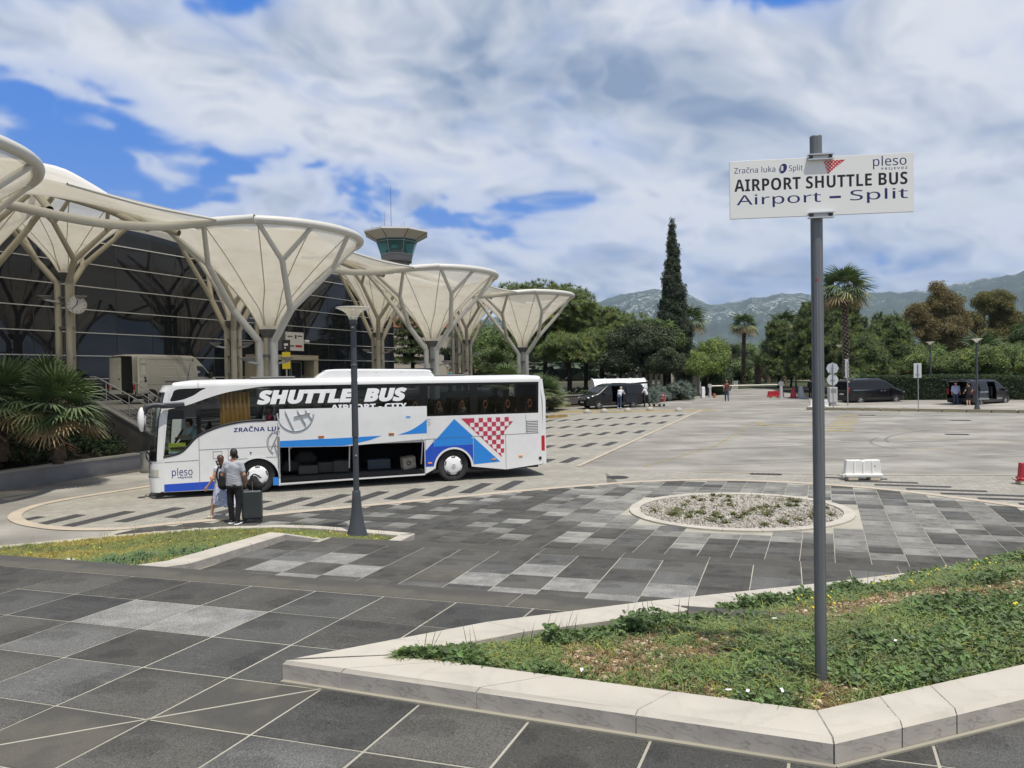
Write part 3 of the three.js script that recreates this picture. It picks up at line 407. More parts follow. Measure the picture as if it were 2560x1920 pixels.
function canopyTree(s, t, base, neck, R, label, worn, rimFrom, rimTo, phase, group) {
  const q = rp(s, t), g = thing('canopy_tree', label, 'canopy support', [q[0], 0, q[1]], 0, group), sm_ = worn ? steelWornM : steelM; trees.push([s, t, R]);
  const rimP = (a, k = 1) => { const x = Math.cos(a) * R * k, z = Math.sin(a) * R * k, ts = t + x * PV[0] + z * PV[1]; return [x, roofY(ts), z]; };
  for (let k = 0; k < 3; k++) {                                           // a tube, its limb and two levels of forks
    const a = phase + k * 2.0944, c = [Math.cos(a), Math.sin(a)], P = (r, y, aa = a) => [Math.cos(aa) * r, y, Math.sin(aa) * r];
    const col = part(g, 'column', cyl(0.155, 0.155, neck - 0.5 - base, c[0] * 0.36, (neck - 0.5 + base) / 2, c[1] * 0.36, 14), sm_);
    const f1 = (w, aa) => { const e = rimP(aa, 0.97); return [lerp(c[0] * 0.36, e[0], w), lerp(neck - 0.5, e[1] - 0.12, w), lerp(c[1] * 0.36, e[2], w)]; };
    const k1 = f1(0.30, a), limb = part(g, 'limb', [tube([P(0.36, neck - 0.75), P(0.36, neck - 0.5), [lerp(P(0.36, 0)[0], k1[0], 0.25), lerp(neck - 0.5, k1[1], 0.25), lerp(P(0.36, 0)[2], k1[2], 0.25)], k1], 0.15, 12, 12), ball(0.15, ...k1)], sm_);
    for (const d of [-1, 1]) {
      const a2 = a + d * 0.52, k2 = f1(0.72, a2), br = part(limb, 'branch', [bar(k1, k2, 0.135, 0.115, 12), ball(0.117, ...k2)], sm_);
      for (const d2 of [-1, 1]) { const tip = rimP(a2 + d2 * 0.26, 0.99); br.geometry = merge([br.geometry, bar(k2, [tip[0], tip[1] - 0.1, tip[2]], 0.105, 0.09, 10)]); }
    }
  }
  for (let k = 0; k < 4; k++) part(g, 'brace', box(0.5, 0.12, 0.5, 0, base + (neck - base - 0.6) * (k + 0.6) / 4, 0), darkSteel);
  part(g, 'collar', [cyl(0.24, 0.42, 0.34, 0, neck - 0.12, 0, 12)], darkSteel);
  const prof = (f) => 0.085 + 0.915 * Math.pow(f, 1.42);
  part(g, 'funnel', grid(48, 14, (u, v) => { const a = u * 6.28319, e = rimP(a), k = prof(v); return [e[0] * k, lerp(neck, e[1] - 0.02, v), e[2] * k, u * R * 6.28, v * 6]; }), memM);
  const seams = []; for (let k = 0; k < 12; k++) { const a = phase + 0.26 + k * 0.5236, pts = []; for (let v = 0.05; v <= 1.001; v += 0.095) { const aa = a + (k & 1 ? 1 : -1) * 0.20 * (1 - sstep(0.15, 0.42, v)), e = rimP(aa), kk = prof(v) + 0.006; pts.push([e[0] * kk, lerp(neck, e[1] - 0.03, v), e[2] * kk]); } seams.push(tube(pts, 0.022, 16, 4)); }
  part(g, 'seam', seams, seamM).userData.kind = 'stuff';
  if (rimTo > rimFrom) { const pts = []; for (let k = 0; k <= 30; k++) pts.push(rimP(lerp(rimFrom, rimTo, k / 30))); part(g, 'rim_tube', tube(pts, 0.17, 72, 12), steelM); }
  // uplighter arms below the neck
  for (const a of [0.3, 2.4]) { const x = Math.cos(a) * 0.95, z = Math.sin(a) * 0.95, y = neck - 1.35; const lamp = part(g, 'uplighter', [beam([Math.cos(a) * 0.3, y - 0.1, Math.sin(a) * 0.3], [x, y, z], 0.09, 0.09), lathe([[0.05, -0.02], [0.34, 0.16], [0.34, 0.19], [0.05, 0.04]], 4, x, y, z)], stainless); }
  return g;
}
const L = 13.66, gF = 'canopy trees in the row nearest the coach', fr = Math.atan2(0.4198, 0.9076);   // fr: towards the plaza
canopyTree(-2 * L, 0, 0, 5.53, 4.25, 'canopy tree out of sight beyond the left end of the row', 0, fr - 2.2, fr + 2.2, fr);
canopyTree(-L - 0.42, 0.1, 0, 5.53, 3.8, 'canopy tree at the left picture edge, only its thick white rim showing', 0, fr - 1.95, fr + 2.1, fr);
canopyTree(0, 0, 0, 5.53, 4.0, 'largest white canopy tree, standing behind the coach and left of the lamp post', 0, fr - 1.9, fr + 1.5, fr + 0.1);
canopyTree(L, 0, 0, 5.53, 4.0, 'middle canopy tree, rising behind the roof unit of the coach', 0, fr - 1.9, fr + 1.5, fr + 0.1);
canopyTree(2 * L, 0, 0, 5.53, 4.0, 'last canopy tree of the row, in front of the dark pines behind the coach rear', 0, fr - 1.9, fr + 1.6, fr + 0.1);
const cS = (8.6 * 0.9076 - 4.9 * 0.4198) , cT = 8.06;
[[-L, 'weathered canopy tree behind the left edge of the canopy'], [0, 'weathered canopy tree right behind the largest white one'], [L, 'weathered canopy tree standing left of the lamp head'], [2 * L, 'slender canopy tree behind, between the last two of the front row']].forEach(([d, l], k) => canopyTree(cS + d, cT, LVL, 6.62, 3.3, l, 1, 0, 0, fr + 0.5 + k * 0.2));
const bS = (5.6 * 0.9076 - 12.3 * 0.4198), bT = 13.5;
[[-L, 'canopy tree by the glass front beyond the left picture edge'], [0, 'tall slender canopy tree with a round clock, left of the beige van'], [L, 'tall canopy tree by the glass front hidden behind the largest canopy tree'], [2 * L, 'tall slender canopy tree near the right end of the glass front'], [3 * L, 'tall slender canopy tree beyond the end of the glass front']].forEach(([d, l], k) => canopyTree(bS + d, bT, LVL, 8.97, 3.4, l, 1, 0, 0, fr + 0.25));
{
  // roof skin: one stretched membrane with a round mouth at every tree
  const s0 = -2 * L - 4, s1 = 2 * L + 2.5, t0 = -1.35, t1 = 17.4, nu = 150, nv = 42, pos = [], uv = [], ix = [], ins = [];
  for (let j = 0; j <= nv; j++) for (let i = 0; i <= nu; i++) {
    let s = lerp(s0, s1, i / nu), t = lerp(t0, t1, j / nv), inside = -1;
    trees.forEach(([a, b, R], k) => { const d = Math.hypot(s - a, t - b); if (d < R) { inside = k; } });
    ins.push(inside);
    if (inside >= 0) { const [a, b, R] = trees[inside], d = Math.hypot(s - a, t - b) || 1e-3; s = a + (s - a) / d * R; t = b + (t - b) / d * R; }
    if (j === 0) t -= 0.0;
    const q = rp(s, t), near = Math.min(...trees.map(([a, b, R]) => Math.max(0, Math.hypot(s - a, t - b) - R))), hump = 0.35 * sstep(0, 4, near) * sstep(0, 4, t) + sstep(0, 1.5, near) * [[-L, 1.6], [0, 1.7], [-2 * L, 1.5]].reduce((v, [a, h]) => v + h * Math.exp(-(((s - a - 6.2) / 3.0) ** 2) - ((t - 4.6) / 2.6) ** 2), 0);
    pos.push(q[0], roofY(t) + hump, q[1]); uv.push(s, t);
  }
  for (let j = 0; j < nv; j++) for (let i = 0; i < nu; i++) { const a = j * (nu + 1) + i, b = a + 1, c = a + nu + 1, d = c + 1; for (const T of [[a, b, d], [a, d, c]]) if (!T.every((v) => ins[v] >= 0)) ix.push(...T); }
  const g = new THREE.BufferGeometry(); g.setAttribute('position', new THREE.Float32BufferAttribute(pos, 3)); g.setAttribute('uv', new THREE.Float32BufferAttribute(uv, 2)); g.setIndex(ix); g.computeVertexNormals();
  const r = thing('canopy_roof', 'wavy cream membrane roof stretched between the white canopy trees', 'canopy', [0, 0, 0]); part(r, 'membrane', g, memM);
  for (let k = -1; k < 3; k++) {                                           // recessed edge beam and free edge between two rims
    const a = (k - 1) * L, P = (s, t, dy = 0) => { const q = rp(s, t); return [q[0], roofY(t) + dy, q[1]]; };
    if (k > -1 || 1) part(r, 'edge_beam', tube([P(a + 2.6, 3.2, -0.25), P(a + 4.4, 1.6, -0.3), P(a + 6.6, 1.0, -0.35), P(a + L - 5.2, 0.2, -0.2), P(a + L - 4.1, -0.9, -0.05), P(a + L - 3.3, -2.6, 0)], 0.16, 40, 10), steelM);
    part(r, 'edge_cable', tube([P(a + 4.0, -1.35), P(a + 6.8, -1.36, -0.1), P(a + L - 4.0, -1.35)], 0.05, 24, 6), steelM);
    for (const [sa, ta, sb, tb] of [[a + 5.2, 1.4, a + 8.2, 8.0], [a + L - 4.0, 0.6, a + L - 7, 9.5], [a + 8.6, 1.0, a + L - 4.2, 6.9]]) part(r, 'rafter', tube([P(sa, ta, -0.2), P((sa + sb) / 2, (ta + tb) / 2, 0.1), P(sb, tb, -0.1)], 0.13, 16, 8), steelWornM);
  }
  const q = rp(-L + 0.5, -0.6); part(r, 'ventilation_drum', [cyl(2.3, 2.3, 0.55, q[0] - 1.5, 11.2, q[1], 40), ...Array.from({ length: 14 }, (_, k) => box(0.09, 0.4, 0.05, q[0] - 1.5 + Math.cos(k * 0.449) * 2.32, 11.2, q[1] + Math.sin(k * 0.449) * 2.32, -k * 0.449 + Math.PI / 2))], steelM);
}
// ---------------------------------------------------------------- glass front
{
  const b = thing('terminal_building', 'terminal with a dark reflecting glass front in wide panels behind the canopy', 'building', [...rp(0, 18.0).slice(0, 1), 0, rp(0, 18.0)[1]], TURN);
  const pg = (k) => new THREE.MeshPhysicalMaterial({ color: new THREE.Color(0.010 + 0.003 * k, 0.012 + 0.003 * k, 0.016 + 0.004 * k), roughness: 0.02, ior: 1.48, side: THREE.DoubleSide }), pms = [0, 1, 2].map(pg);
  const pane = new THREE.BoxGeometry(2.44, 1.31, 0.03); reseed(5);
  const S0 = -16.5, NC = 21, end = S0 + NC * 2.5;
  for (let r = 0; r < 8; r++) for (let c = 0; c < NC; c++) { const x = S0 + 2.5 * c + 1.25, y = LVL + 0.72 + r * 1.37; if (r < 2 && x > 16.4 && x < 23.5) continue; const p = part(b, 'glass_panel', pane, pms[(rnd() * 3) | 0]); p.position.set(x, y, 0); p.rotation.set((rnd() - 0.5) * 0.006, (rnd() - 0.5) * 0.006, 0); }
  part(b, 'wall', [box(52.7, 10.9, 0.2, S0 + 26.25, LVL + 5.45, -0.2), box(0.2, 11, 14, end, LVL + 5.5, -7.2)], M(0.02, 0.022, 0.024, 0.4));
  for (let r = 0; r <= 8; r++) part(b, 'transom', [box(52.5, 0.05, 0.07, S0 + 26.25, LVL + 0.03 + r * 1.37, 0.03)], M(0.62, 0.62, 0.60, 0.35, { metalness: 0.3 }));
  part(b, 'mullion', Array.from({ length: NC + 1 }, (_, c) => box(0.04, 10.9, 0.04, S0 + 2.5 * c, LVL + 5.45, 0.005)), G(0.03, 0.4)).userData.kind = 'stuff';
  // entrance portal with sliding doors
  const e = part(b, 'entrance_portal', [box(0.5, 2.7, 1.1, 16.7, LVL + 1.35, 0.45), box(0.5, 2.7, 1.1, 23.2, LVL + 1.35, 0.45), box(7.0, 0.4, 1.16, 19.95, LVL + 2.9, 0.45)], M(0.56, 0.50, 0.38, 0.8, { map: TX.concrete }));
  for (let k = 0; k < 4; k++) { const x = 17.4 + k * 1.33 + 0.3; const d = part(e, 'door_leaf', [box(0.05, 2.55, 0.06, x - 0.58, LVL + 1.3, 0.2), box(0.05, 2.55, 0.06, x + 0.58, LVL + 1.3, 0.2), box(1.2, 0.06, 0.06, x, LVL + 2.56, 0.2), box(1.2, 0.04, 0.06, x, LVL + 1.2, 0.2)], stainless); part(e, 'door_glass', box(1.12, 2.5, 0.02, x, LVL + 1.27, 0.17), pms[2]); }
  part(b, 'direction_sign', box(2.4, 1.5, 0.12, 18.6, LVL + 4.2, 0.75), darkSteel);
  const sg = part(b, 'airline_sign', box(2.1, 1.5, 0.12, 20.9, LVL + 4.2, 0.75), G(0.45, 0.6)); part(sg, 'sign_print', new THREE.PlaneGeometry(2.05, 1.45).translate(20.9, LVL + 4.2, 0.814), textPlane(2.05, 1.45, 60, (x, w, h) => { x.fillStyle = '#cfcdc8'; x.fillRect(0, 0, w, h); x.fillStyle = '#333'; x.fillRect(12, 18, 34, 5); x.fillRect(62, 12, 12, 18); x.fillRect(80, 14, 34, 6); x.fillStyle = '#666'; x.fillRect(12, 62, 44, 8); x.fillStyle = '#b02a2a'; x.fillRect(66, 60, 46, 12); }));
  part(b, 'camera_lamp', [cyl(0.12, 0.12, 0.5, 22.4, LVL + 4.25, 0.7, 10, 0, Math.PI / 2)], G(0.7, 0.5));
}
{
  const q = rp(bS, bT), c = thing('station_clock', 'round two-sided clock hung on the slender canopy tree left of the beige van', 'clock', [q[0] + 0.75, 7.35, q[1] + 0.35], Math.atan2(0.55, 0.84));
  part(c, 'case', cyl(0.46, 0.46, 0.26, 0, 0, 0, 28, Math.PI / 2), M(0.4, 0.38, 0.31, 0.5));
  part(c, 'face', new THREE.CircleGeometry(0.41, 28).translate(0, 0, 0.134), G(0.5, 0.5)); part(c, 'hand', [box(0.035, 0.28, 0.01, 0.03, 0.12, 0.142, 0, 0, -0.2), box(0.03, 0.36, 0.01, -0.1, -0.1, 0.142, 0, 0, 2.4)], G(0.02));
  for (let k = 0; k < 12; k++) part(c, 'hour_mark', box(0.025, 0.07, 0.006, Math.sin(k * 0.5236) * 0.35, Math.cos(k * 0.5236) * 0.35, 0.14, 0, 0, -k * 0.5236), G(0.03)); part(c, 'bracket', [bar([-0.46, 0.05, 0], [-0.75, 0.05, 0], 0.04)], darkSteel);
  const ys = thing('bus_stop_flag', 'small yellow stop flag on a post left of the largest canopy tree', 'sign', [-12.05, LVL, -38.0], 0.2);
  part(ys, 'post', cyl(0.04, 0.04, 2.9, 0, 1.45, 0, 8), steelWornM); part(ys, 'yellow_plate', box(0.42, 0.9, 0.05, 0.0, 2.2, 0.03), M(0.72, 0.55, 0.03, 0.6)); part(ys, 'pictogram_plate', box(0.42, 0.6, 0.05, 0, 3.0, 0.03), G(0.03)); part(ys, 'pictogram', [box(0.2, 0.12, 0.01, 0, 3.05, 0.06), box(0.08, 0.08, 0.01, -0.05, 2.88, 0.06)], G(0.7));
}
// ---------------------------------------------------------------- control tower far behind
{
  const t = thing('control_tower', 'airport control tower with a flared glass cab and antennas above the canopy', 'tower', [-19.1, 0.9, -120], 0.12);
  t.scale.set(0.8, 1, 0.8); const N = 8, ring = (r, y) => Array.from({ length: N }, (_, k) => { const a = (k + 0.5) / N * 6.2832; return [Math.cos(a) * r, y, Math.sin(a) * r]; });
  const quad = (a, b, c, d) => { const g = new THREE.BufferGeometry(); g.setAttribute('position', new THREE.Float32BufferAttribute([...a, ...b, ...c, ...a, ...c, ...d], 3)); g.computeVertexNormals(); return g; };
  const conc = M(0.42, 0.39, 0.36, 0.85, { map: TX.concrete }), white = G(0.72, 0.6);
  part(t, 'shaft', [cyl(2.6, 2.6, 22, 0, 11, 0, 8)], conc); part(t, 'cab_base', [cyl(3.3, 3.5, 1.1, 0, 22.3, 0, 8, 0, 0, 0.39)], conc);
  const lo = ring(3.5, 22.95), hi = ring(4.55, 25.4), tr = ring(4.45, 25.0), gl = new THREE.MeshPhysicalMaterial({ color: new THREE.Color(0.22, 0.46, 0.42), transmission: 0.7, thickness: 0, roughness: 0.03, side: THREE.DoubleSide });
  for (let k = 0; k < N; k++) { const j = (k + 1) % N; part(t, 'cab_window', quad(lo[k], lo[j], hi[j], hi[k]), gl); part(t, 'window_frame', [bar(lo[k], hi[k], 0.07, 0.07, 6), bar(hi[k], hi[j], 0.06, 0.06, 6), bar(tr[k], tr[j], 0.05, 0.05, 6), bar(lo[k], lo[j], 0.08, 0.08, 6)], G(0.45, 0.5)); }
  const e0 = ring(4.6, 25.45), e1 = ring(7.0, 26.5), e2 = ring(4.6, 25.9), e3 = ring(6.3, 26.75);
  for (let k = 0; k < N; k++) { const j = (k + 1) % N; part(t, 'soffit_panel', quad(e0[k], e0[j], e1[j], e1[k]), M(0.90, 0.85, 0.77, 0.8)); part(t, 'roof_edge', quad(e1[k], e1[j], [e1[j][0], e1[j][1] + 0.3, e1[j][2]], [e1[k][0], e1[k][1] + 0.3, e1[k][2]]), white); part(t, 'soffit_rib', [bar(e0[k], e1[k], 0.08, 0.06, 6)], G(0.12)); }
  part(t, 'roof', [lathe([[0, 27.2], [7.0, 26.8]], 8).rotateY(Math.PI / 8)], white);
  part(t, 'console', [cyl(2.2, 2.4, 0.9, 0, 23.4, 0, 10), box(1.6, 1.2, 0.3, 1.2, 24, 2.2), box(0.5, 1.7, 0.4, -1.3, 23.9, 1.6)], G(0.06));
  for (const [x, z, h, r] of [[-1.0, 1, 7.8, 0.07], [-2.4, 1, 3.6, 0.06], [1.1, 1, 1.6, 0.05], [1.7, 1, 1.9, 0.05], [-5, 0.8, 1.3, 0.05], [4.6, 0.8, 0.9, 0.05]]) part(t, 'antenna', [cyl(r, r * 0.5, h, x, 26.6 + h / 2, z, 6)], darkSteel);
}
// ================================================================ the coach: x forward from the rear axle, y up, +z the near (left) side
const busWhite = M(0.78, 0.78, 0.77, 0.22, { map: TX.paint }), busGrey = M(0.55, 0.55, 0.55, 0.4), rubber = M(0.022, 0.022, 0.022, 0.85), blackGloss = new THREE.MeshPhysicalMaterial({ color: new THREE.Color(0.008, 0.008, 0.010), roughness: 0.05, ior: 1.6, side: THREE.DoubleSide }), blackM = M(0.012, 0.012, 0.013, 0.6);
const tintM = new THREE.MeshPhysicalMaterial({ color: new THREE.Color(0.52, 0.55, 0.56), transmission: 1, thickness: 0, roughness: 0.02, ior: 1.5, side: THREE.DoubleSide });
const clearM = new THREE.MeshPhysicalMaterial({ color: new THREE.Color(0.62, 0.68, 0.66), transmission: 1, thickness: 0, roughness: 0.02, ior: 1.5, side: THREE.DoubleSide });
const amberM = M(0.75, 0.24, 0.03, 0.25), redLensM = M(0.45, 0.02, 0.025, 0.2), chromeM = M(0.7, 0.7, 0.7, 0.15, { metalness: 1 });
const bluePale = M(0.025, 0.215, 0.62, 0.3), blueDeep = M(0.018, 0.075, 0.46, 0.3), redM = M(0.46, 0.035, 0.075, 0.35), navyM = M(0.02, 0.03, 0.16, 0.4), logoGrey = M(0.36, 0.39, 0.42, 0.4);
function wheel(parent, x, y, z, r, w, hub, side, spokes = 0) {
  const rot = (g) => g.rotateX(Math.PI / 2), o = new THREE.Group(), s = side;
  const m = part(parent, 'wheel', rot(lathe([[r * 0.58, -w / 2], [r * 0.93, -w / 2], [r, -w * 0.36], [r, w * 0.36], [r * 0.93, w / 2], [r * 0.58, w / 2], [r * 0.58, -w / 2]], 36)), rubber); m.position.set(x, y, z);
  const g = [];
  if (spokes) {
    g.push(rot(lathe([[r * 0.6, w * 0.46], [r * 0.72, w * 0.5], [r * 0.70, w * 0.42], [r * 0.6, w * 0.2]], 36)), rot(lathe([[0, w * 0.40], [r * 0.14, w * 0.38], [r * 0.14, 0]], 16)));
    for (let k = 0; k < spokes; k++) { const a = k / spokes * 6.2832; for (const d of [-0.16, 0.16]) g.push(beam([Math.cos(a) * r * 0.1, Math.sin(a) * r * 0.1, w * 0.36], [Math.cos(a + d) * r * 0.66, Math.sin(a + d) * r * 0.66, w * 0.42], r * 0.07, r * 0.08)); }
    part(m, 'brake_disc', rot(cyl(r * 0.5, r * 0.5, 0.03, 0, w * 0.1, 0, 24)), G(0.05, 0.5)); 
  } else {
    g.push(rot(lathe([[r * 0.60, w * 0.44], [r * 0.57, w * 0.56], [r * 0.47, w * 0.60], [r * 0.42, w * 0.66], [r * 0.16, w * 0.70], [r * 0.14, w * 0.74], [0, w * 0.74]], 36)));
    for (let k = 0; k < 5; k++) { const a = k / 5 * 6.2832 + 1.57, b = box(r * 0.26, r * 0.07, 0.02, 0, r * 0.53, w * 0.585); b.rotateZ(a - 1.57); part(m, 'hub_slot', b, G(0.03, 0.7)); }
    part(m, 'star_emblem', [new THREE.TorusGeometry(r * 0.1, 0.006, 5, 20).translate(0, 0, w * 0.75), ...[0, 1, 2].map((k) => box(0.012, r * 0.1, 0.006, 0, r * 0.05, w * 0.75).rotateZ(k * 2.094))], chromeM);
  }
  part(m, 'rim', g, hub); if (s < 0) m.rotation.y = Math.PI; return m;
}
const font = await new FontLoader().loadAsync('fonts/droid/droid_sans_bold.typeface.json'), fontR = await new FontLoader().loadAsync('fonts/droid/droid_sans_regular.typeface.json');
{
  const bus = thing('coach', 'white shuttle coach with blue and red livery and its luggage flap raised', 'bus', [-2.32, 0, -24.3], Math.atan2(0.30, 0.954));
  const W = 1.275, FX = 8.58, RX = -3.1;
  // ---- near side skin, with openings for the glazing, the hold and the wheels
  const arch = (cx, r, y0) => { const p = []; for (let k = 0; k <= 18; k++) { const a = Math.PI * (1 - k / 18); p.push([cx + Math.cos(a) * r, Math.max(y0, 0.46 + Math.sin(a) * r)]); } return p; };
  const bandLow = smoothPts([[8.57, 1.19], [8.16, 1.28], [7.93, 1.46], [7.78, 1.64], [7.64, 1.76], [7.35, 1.91], [6.94, 2.05], [6.35, 2.15], [5.6, 2.165]], 40);
  const bandUp = smoothPts([[5.43, 3.225], [5.8, 3.215], [6.18, 3.17], [6.78, 3.07], [7.22, 2.95], [7.62, 2.81], [7.91, 2.71], [8.2, 2.64]], 30);
  const glassArea = [...bandLow, [5.4, 2.16], [0.9, 2.15], [-2.95, 2.15], [-2.97, 3.2], [0.9, 3.22], ...bandUp, [8.42, 2.60], [8.45, 2.4]];
  const quarter = smoothPts([[8.36, 2.83], [8.31, 3.0], [8.25, 3.14], [8.1, 3.185], [7.8, 3.195], [7.41, 3.20], [7.55, 3.12], [7.72, 3.0], [7.9, 2.92], [8.05, 2.87]], 30, true);
  const hold = [[5.37, 0.25], [5.37, 1.37], [0.95, 1.33], [0.95, 0.29]];
  const outline = [[FX, 0.2], [FX, 1.16], [8.52, 2.31], [8.36, 3.1], [8.28, 3.26], [-3.0, 3.26], [-3.07, 2.6], [-3.12, 0.9], [-3.09, 0.42], [-1.78, 0.30], ...arch(0, 0.60, 0.29).reverse().map(([x, y]) => [x, y]).reverse(), [0.95, 0.29], [5.43, 0.2], ...arch(6.02, 0.60, 0.2), [7.2, 0.19]];
  const side = (z, holes) => { const g = ext(shape(outline, holes), 0.03); return uvBox(g.translate(0, 0, z)); };
  const body = part(bus, 'body_side', side(W - 0.03, [glassArea, quarter, hold]), busWhite, 'white near side with livery');
  part(bus, 'body_side', side(-W, [[[8.0, 1.7], [-2.9, 2.15], [-2.9, 3.2], [8.0, 3.2]]]), busWhite, 'far side facing the terminal');
  // roof, loft of rounded cross-sections
  const roofPts = []; for (let k = 0; k <= 16; k++) { const a = k / 16 * Math.PI; roofPts.push([Math.sign(Math.cos(a)) * Math.pow(Math.abs(Math.cos(a)), 0.42) * W, 3.255 + Math.pow(Math.sin(a), 0.55) * 0.19]); }
  part(bus, 'roof', grid(24, 16, (u, v) => { const x = lerp(-3.04, 8.30, u), [z, y] = roofPts[Math.round(v * 16)], f = 1 - 0.32 * Math.pow(clamp((x - 7.7) / 0.6), 2) - 0.15 * Math.pow(clamp((-2.7 - x) / 0.34), 2); return [x, 3.255 + (y - 3.255) * f, z, x, z]; }), busWhite);
  // nose and tail: wrapped round from side to side
  const nose = (y0, y1, off, t0 = -1, t1 = 1, nu = 28, nv = 8) => grid(nu, nv, (u, v) => { const t = lerp(t0, t1, u), y = lerp(y0, y1, v), edge = y < 1.16 ? FX : y < 2.31 ? lerp(FX, 8.52, (y - 1.16) / 1.15) : y < 3.1 ? lerp(8.52, 8.36, (y - 2.31) / 0.79) : lerp(8.36, 8.28, clamp((y - 3.1) / 0.16)); const belly = y < 0.7 ? -0.10 * (0.7 - y) : 0, bulge = 0.50 - 0.10 * sstep(1.0, 3.2, y) + belly; const a = Math.abs(t), z = Math.sign(t) * W * Math.pow(Math.sin(a * Math.PI / 2), 0.62), x = edge + bulge * Math.pow(Math.cos(a * Math.PI / 2), 0.75); return [x + off, y, z * (1 + (off > 0 ? 0.001 : 0)), t * 2, y]; });
  part(bus, 'front_panel', [nose(0.22, 1.12, 0), nose(3.08, 3.30, 0)], busWhite);
  part(bus, 'bumper', nose(0.2, 0.62, 0.03, -0.96, 0.96), busWhite);
  part(bus, 'front_pillar', [nose(1.12, 3.08, 0.004, 0.84, 1), nose(1.12, 3.08, 0.004, -1, -0.84)], busWhite);
  part(bus, 'windscreen', nose(1.12, 3.08, -0.004, -0.84, 0.84), clearM); part(bus, 'screen_border', [nose(1.10, 1.20, 0.006, -0.85, 0.85), nose(3.0, 3.1, 0.006, -0.85, 0.85), nose(1.12, 3.08, 0.007, 0.80, 0.85), nose(1.12, 3.08, 0.007, -0.85, -0.80)], blackGloss);
  for (const s of [-1, 1]) part(bus, 'headlight', nose(0.66, 0.86, 0.012, s > 0 ? 0.58 : -0.9, s > 0 ? 0.9 : -0.58, 12, 4), new THREE.MeshPhysicalMaterial({ color: new THREE.Color(0.45, 0.43, 0.36), roughness: 0.08, clearcoat: 1, side: THREE.DoubleSide }));
  part(bus, 'front_grille', nose(0.70, 1.06, 0.01, -0.5, 0.5, 12, 4), G(0.35, 0.3));
  part(bus, 'panel_seam', [nose(1.055, 1.065, 0.004), nose(0.63, 0.64, 0.032, -0.95, 0.95)], G(0.2));
  for (const s of [-1, 1]) part(bus, 'wiper', [tube([[8.98, 1.05, s * 0.5], [9.12, 1.35, s * 0.62], [9.06, 1.16, s * 0.95], [8.9, 1.02, s * 1.12]], 0.022, 16, 6)], blackM);
  part(bus, 'fog_light', [ball(0.08, 8.83, 0.42, 1.08, 0.5, 1, 1, 12)], G(0.7, 0.2));
  part(bus, 'tail_panel', grid(24, 8, (u, v) => { const t = u * 2 - 1, y = lerp(0.42, 3.3, v), a = Math.abs(t), e = y > 2.6 ? lerp(-3.07, -3.0, (y - 2.6) / 0.7) : -3.1; return [e - 0.20 * Math.pow(Math.cos(a * Math.PI / 2), 0.5), y, Math.sign(t) * W * Math.pow(Math.sin(a * Math.PI / 2), 0.45), t, y]; }), busWhite);
  for (const s of [-1, 1]) part(bus, 'tail_light', [rbox(0.16, 0.56, 0.10, 0.04, -3.10, 1.12, s * (W - 0.045)), box(0.03, 0.05, 0.105, -3.14, 1.05, s * (W - 0.043)), box(0.03, 0.05, 0.105, -3.14, 1.18, s * (W - 0.043))], redLensM);
  part(bus, 'tow_flap', [rbox(0.1, 0.1, 0.03, 0.02, -2.99, 0.62, W + 0.006)], blackM);
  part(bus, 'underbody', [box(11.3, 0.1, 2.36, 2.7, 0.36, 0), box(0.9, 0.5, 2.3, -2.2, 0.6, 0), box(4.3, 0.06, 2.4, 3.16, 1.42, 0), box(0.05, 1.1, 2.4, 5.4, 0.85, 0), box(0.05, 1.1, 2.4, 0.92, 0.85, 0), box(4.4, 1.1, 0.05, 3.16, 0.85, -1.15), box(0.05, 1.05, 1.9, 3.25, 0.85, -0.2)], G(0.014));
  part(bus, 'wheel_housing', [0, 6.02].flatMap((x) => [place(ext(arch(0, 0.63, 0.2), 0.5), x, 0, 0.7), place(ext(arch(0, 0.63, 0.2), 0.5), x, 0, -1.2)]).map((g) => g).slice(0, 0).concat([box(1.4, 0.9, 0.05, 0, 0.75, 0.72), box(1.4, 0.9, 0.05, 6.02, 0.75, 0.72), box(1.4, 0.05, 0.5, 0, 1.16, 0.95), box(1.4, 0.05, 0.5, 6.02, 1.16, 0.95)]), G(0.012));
  for (const [x, r] of [[0, 0.52], [6.02, 0.52]]) for (const s of [1, -1]) { wheel(bus, x, r, s * 1.04, r, 0.32, G(0.74, 0.35), s); }
  for (const x of [0, 6.02]) { const p = arch(x, 0.66, 0.3), q = arch(x, 0.60, 0.3); part(bus, 'arch_trim', ext([...p, ...q.reverse()], 0.014).translate(0, 0, W - 0.004), busWhite); }
  // ---- glazing
  const pane = (poly, z = W - 0.012) => prep(new THREE.ShapeGeometry(shape(poly))).translate(0, 0, z);
  const cutX = (poly, a, b) => { const cut = (pts, keep, xc) => { const out = []; pts.forEach((p, i) => { const q = pts[(i + 1) % pts.length], A = keep(p[0]), B = keep(q[0]); if (A) out.push(p); if (A !== B) { const t = (xc - p[0]) / (q[0] - p[0]); out.push([xc, p[1] + (q[1] - p[1]) * t]); } }); return out; }; return cut(cut(poly, (x) => x >= a, a), (x) => x <= b, b); };
  for (const [a, b] of [[-2.92, -0.80], [-0.62, 0.86], [1.04, 3.2], [3.22, 5.38], [5.46, 7.58]]) part(bus, 'side_window', pane(cutX(glassArea, a, b)), tintM);
  part(bus, 'driver_window', pane(cutX(glassArea, 7.66, 8.54)), clearM); part(bus, 'quarter_window', pane(quarter), blackGloss);
  // black surrounds just behind the panes
  const frameBand = (a, b) => pane(cutX(glassArea, a, b), W - 0.008);
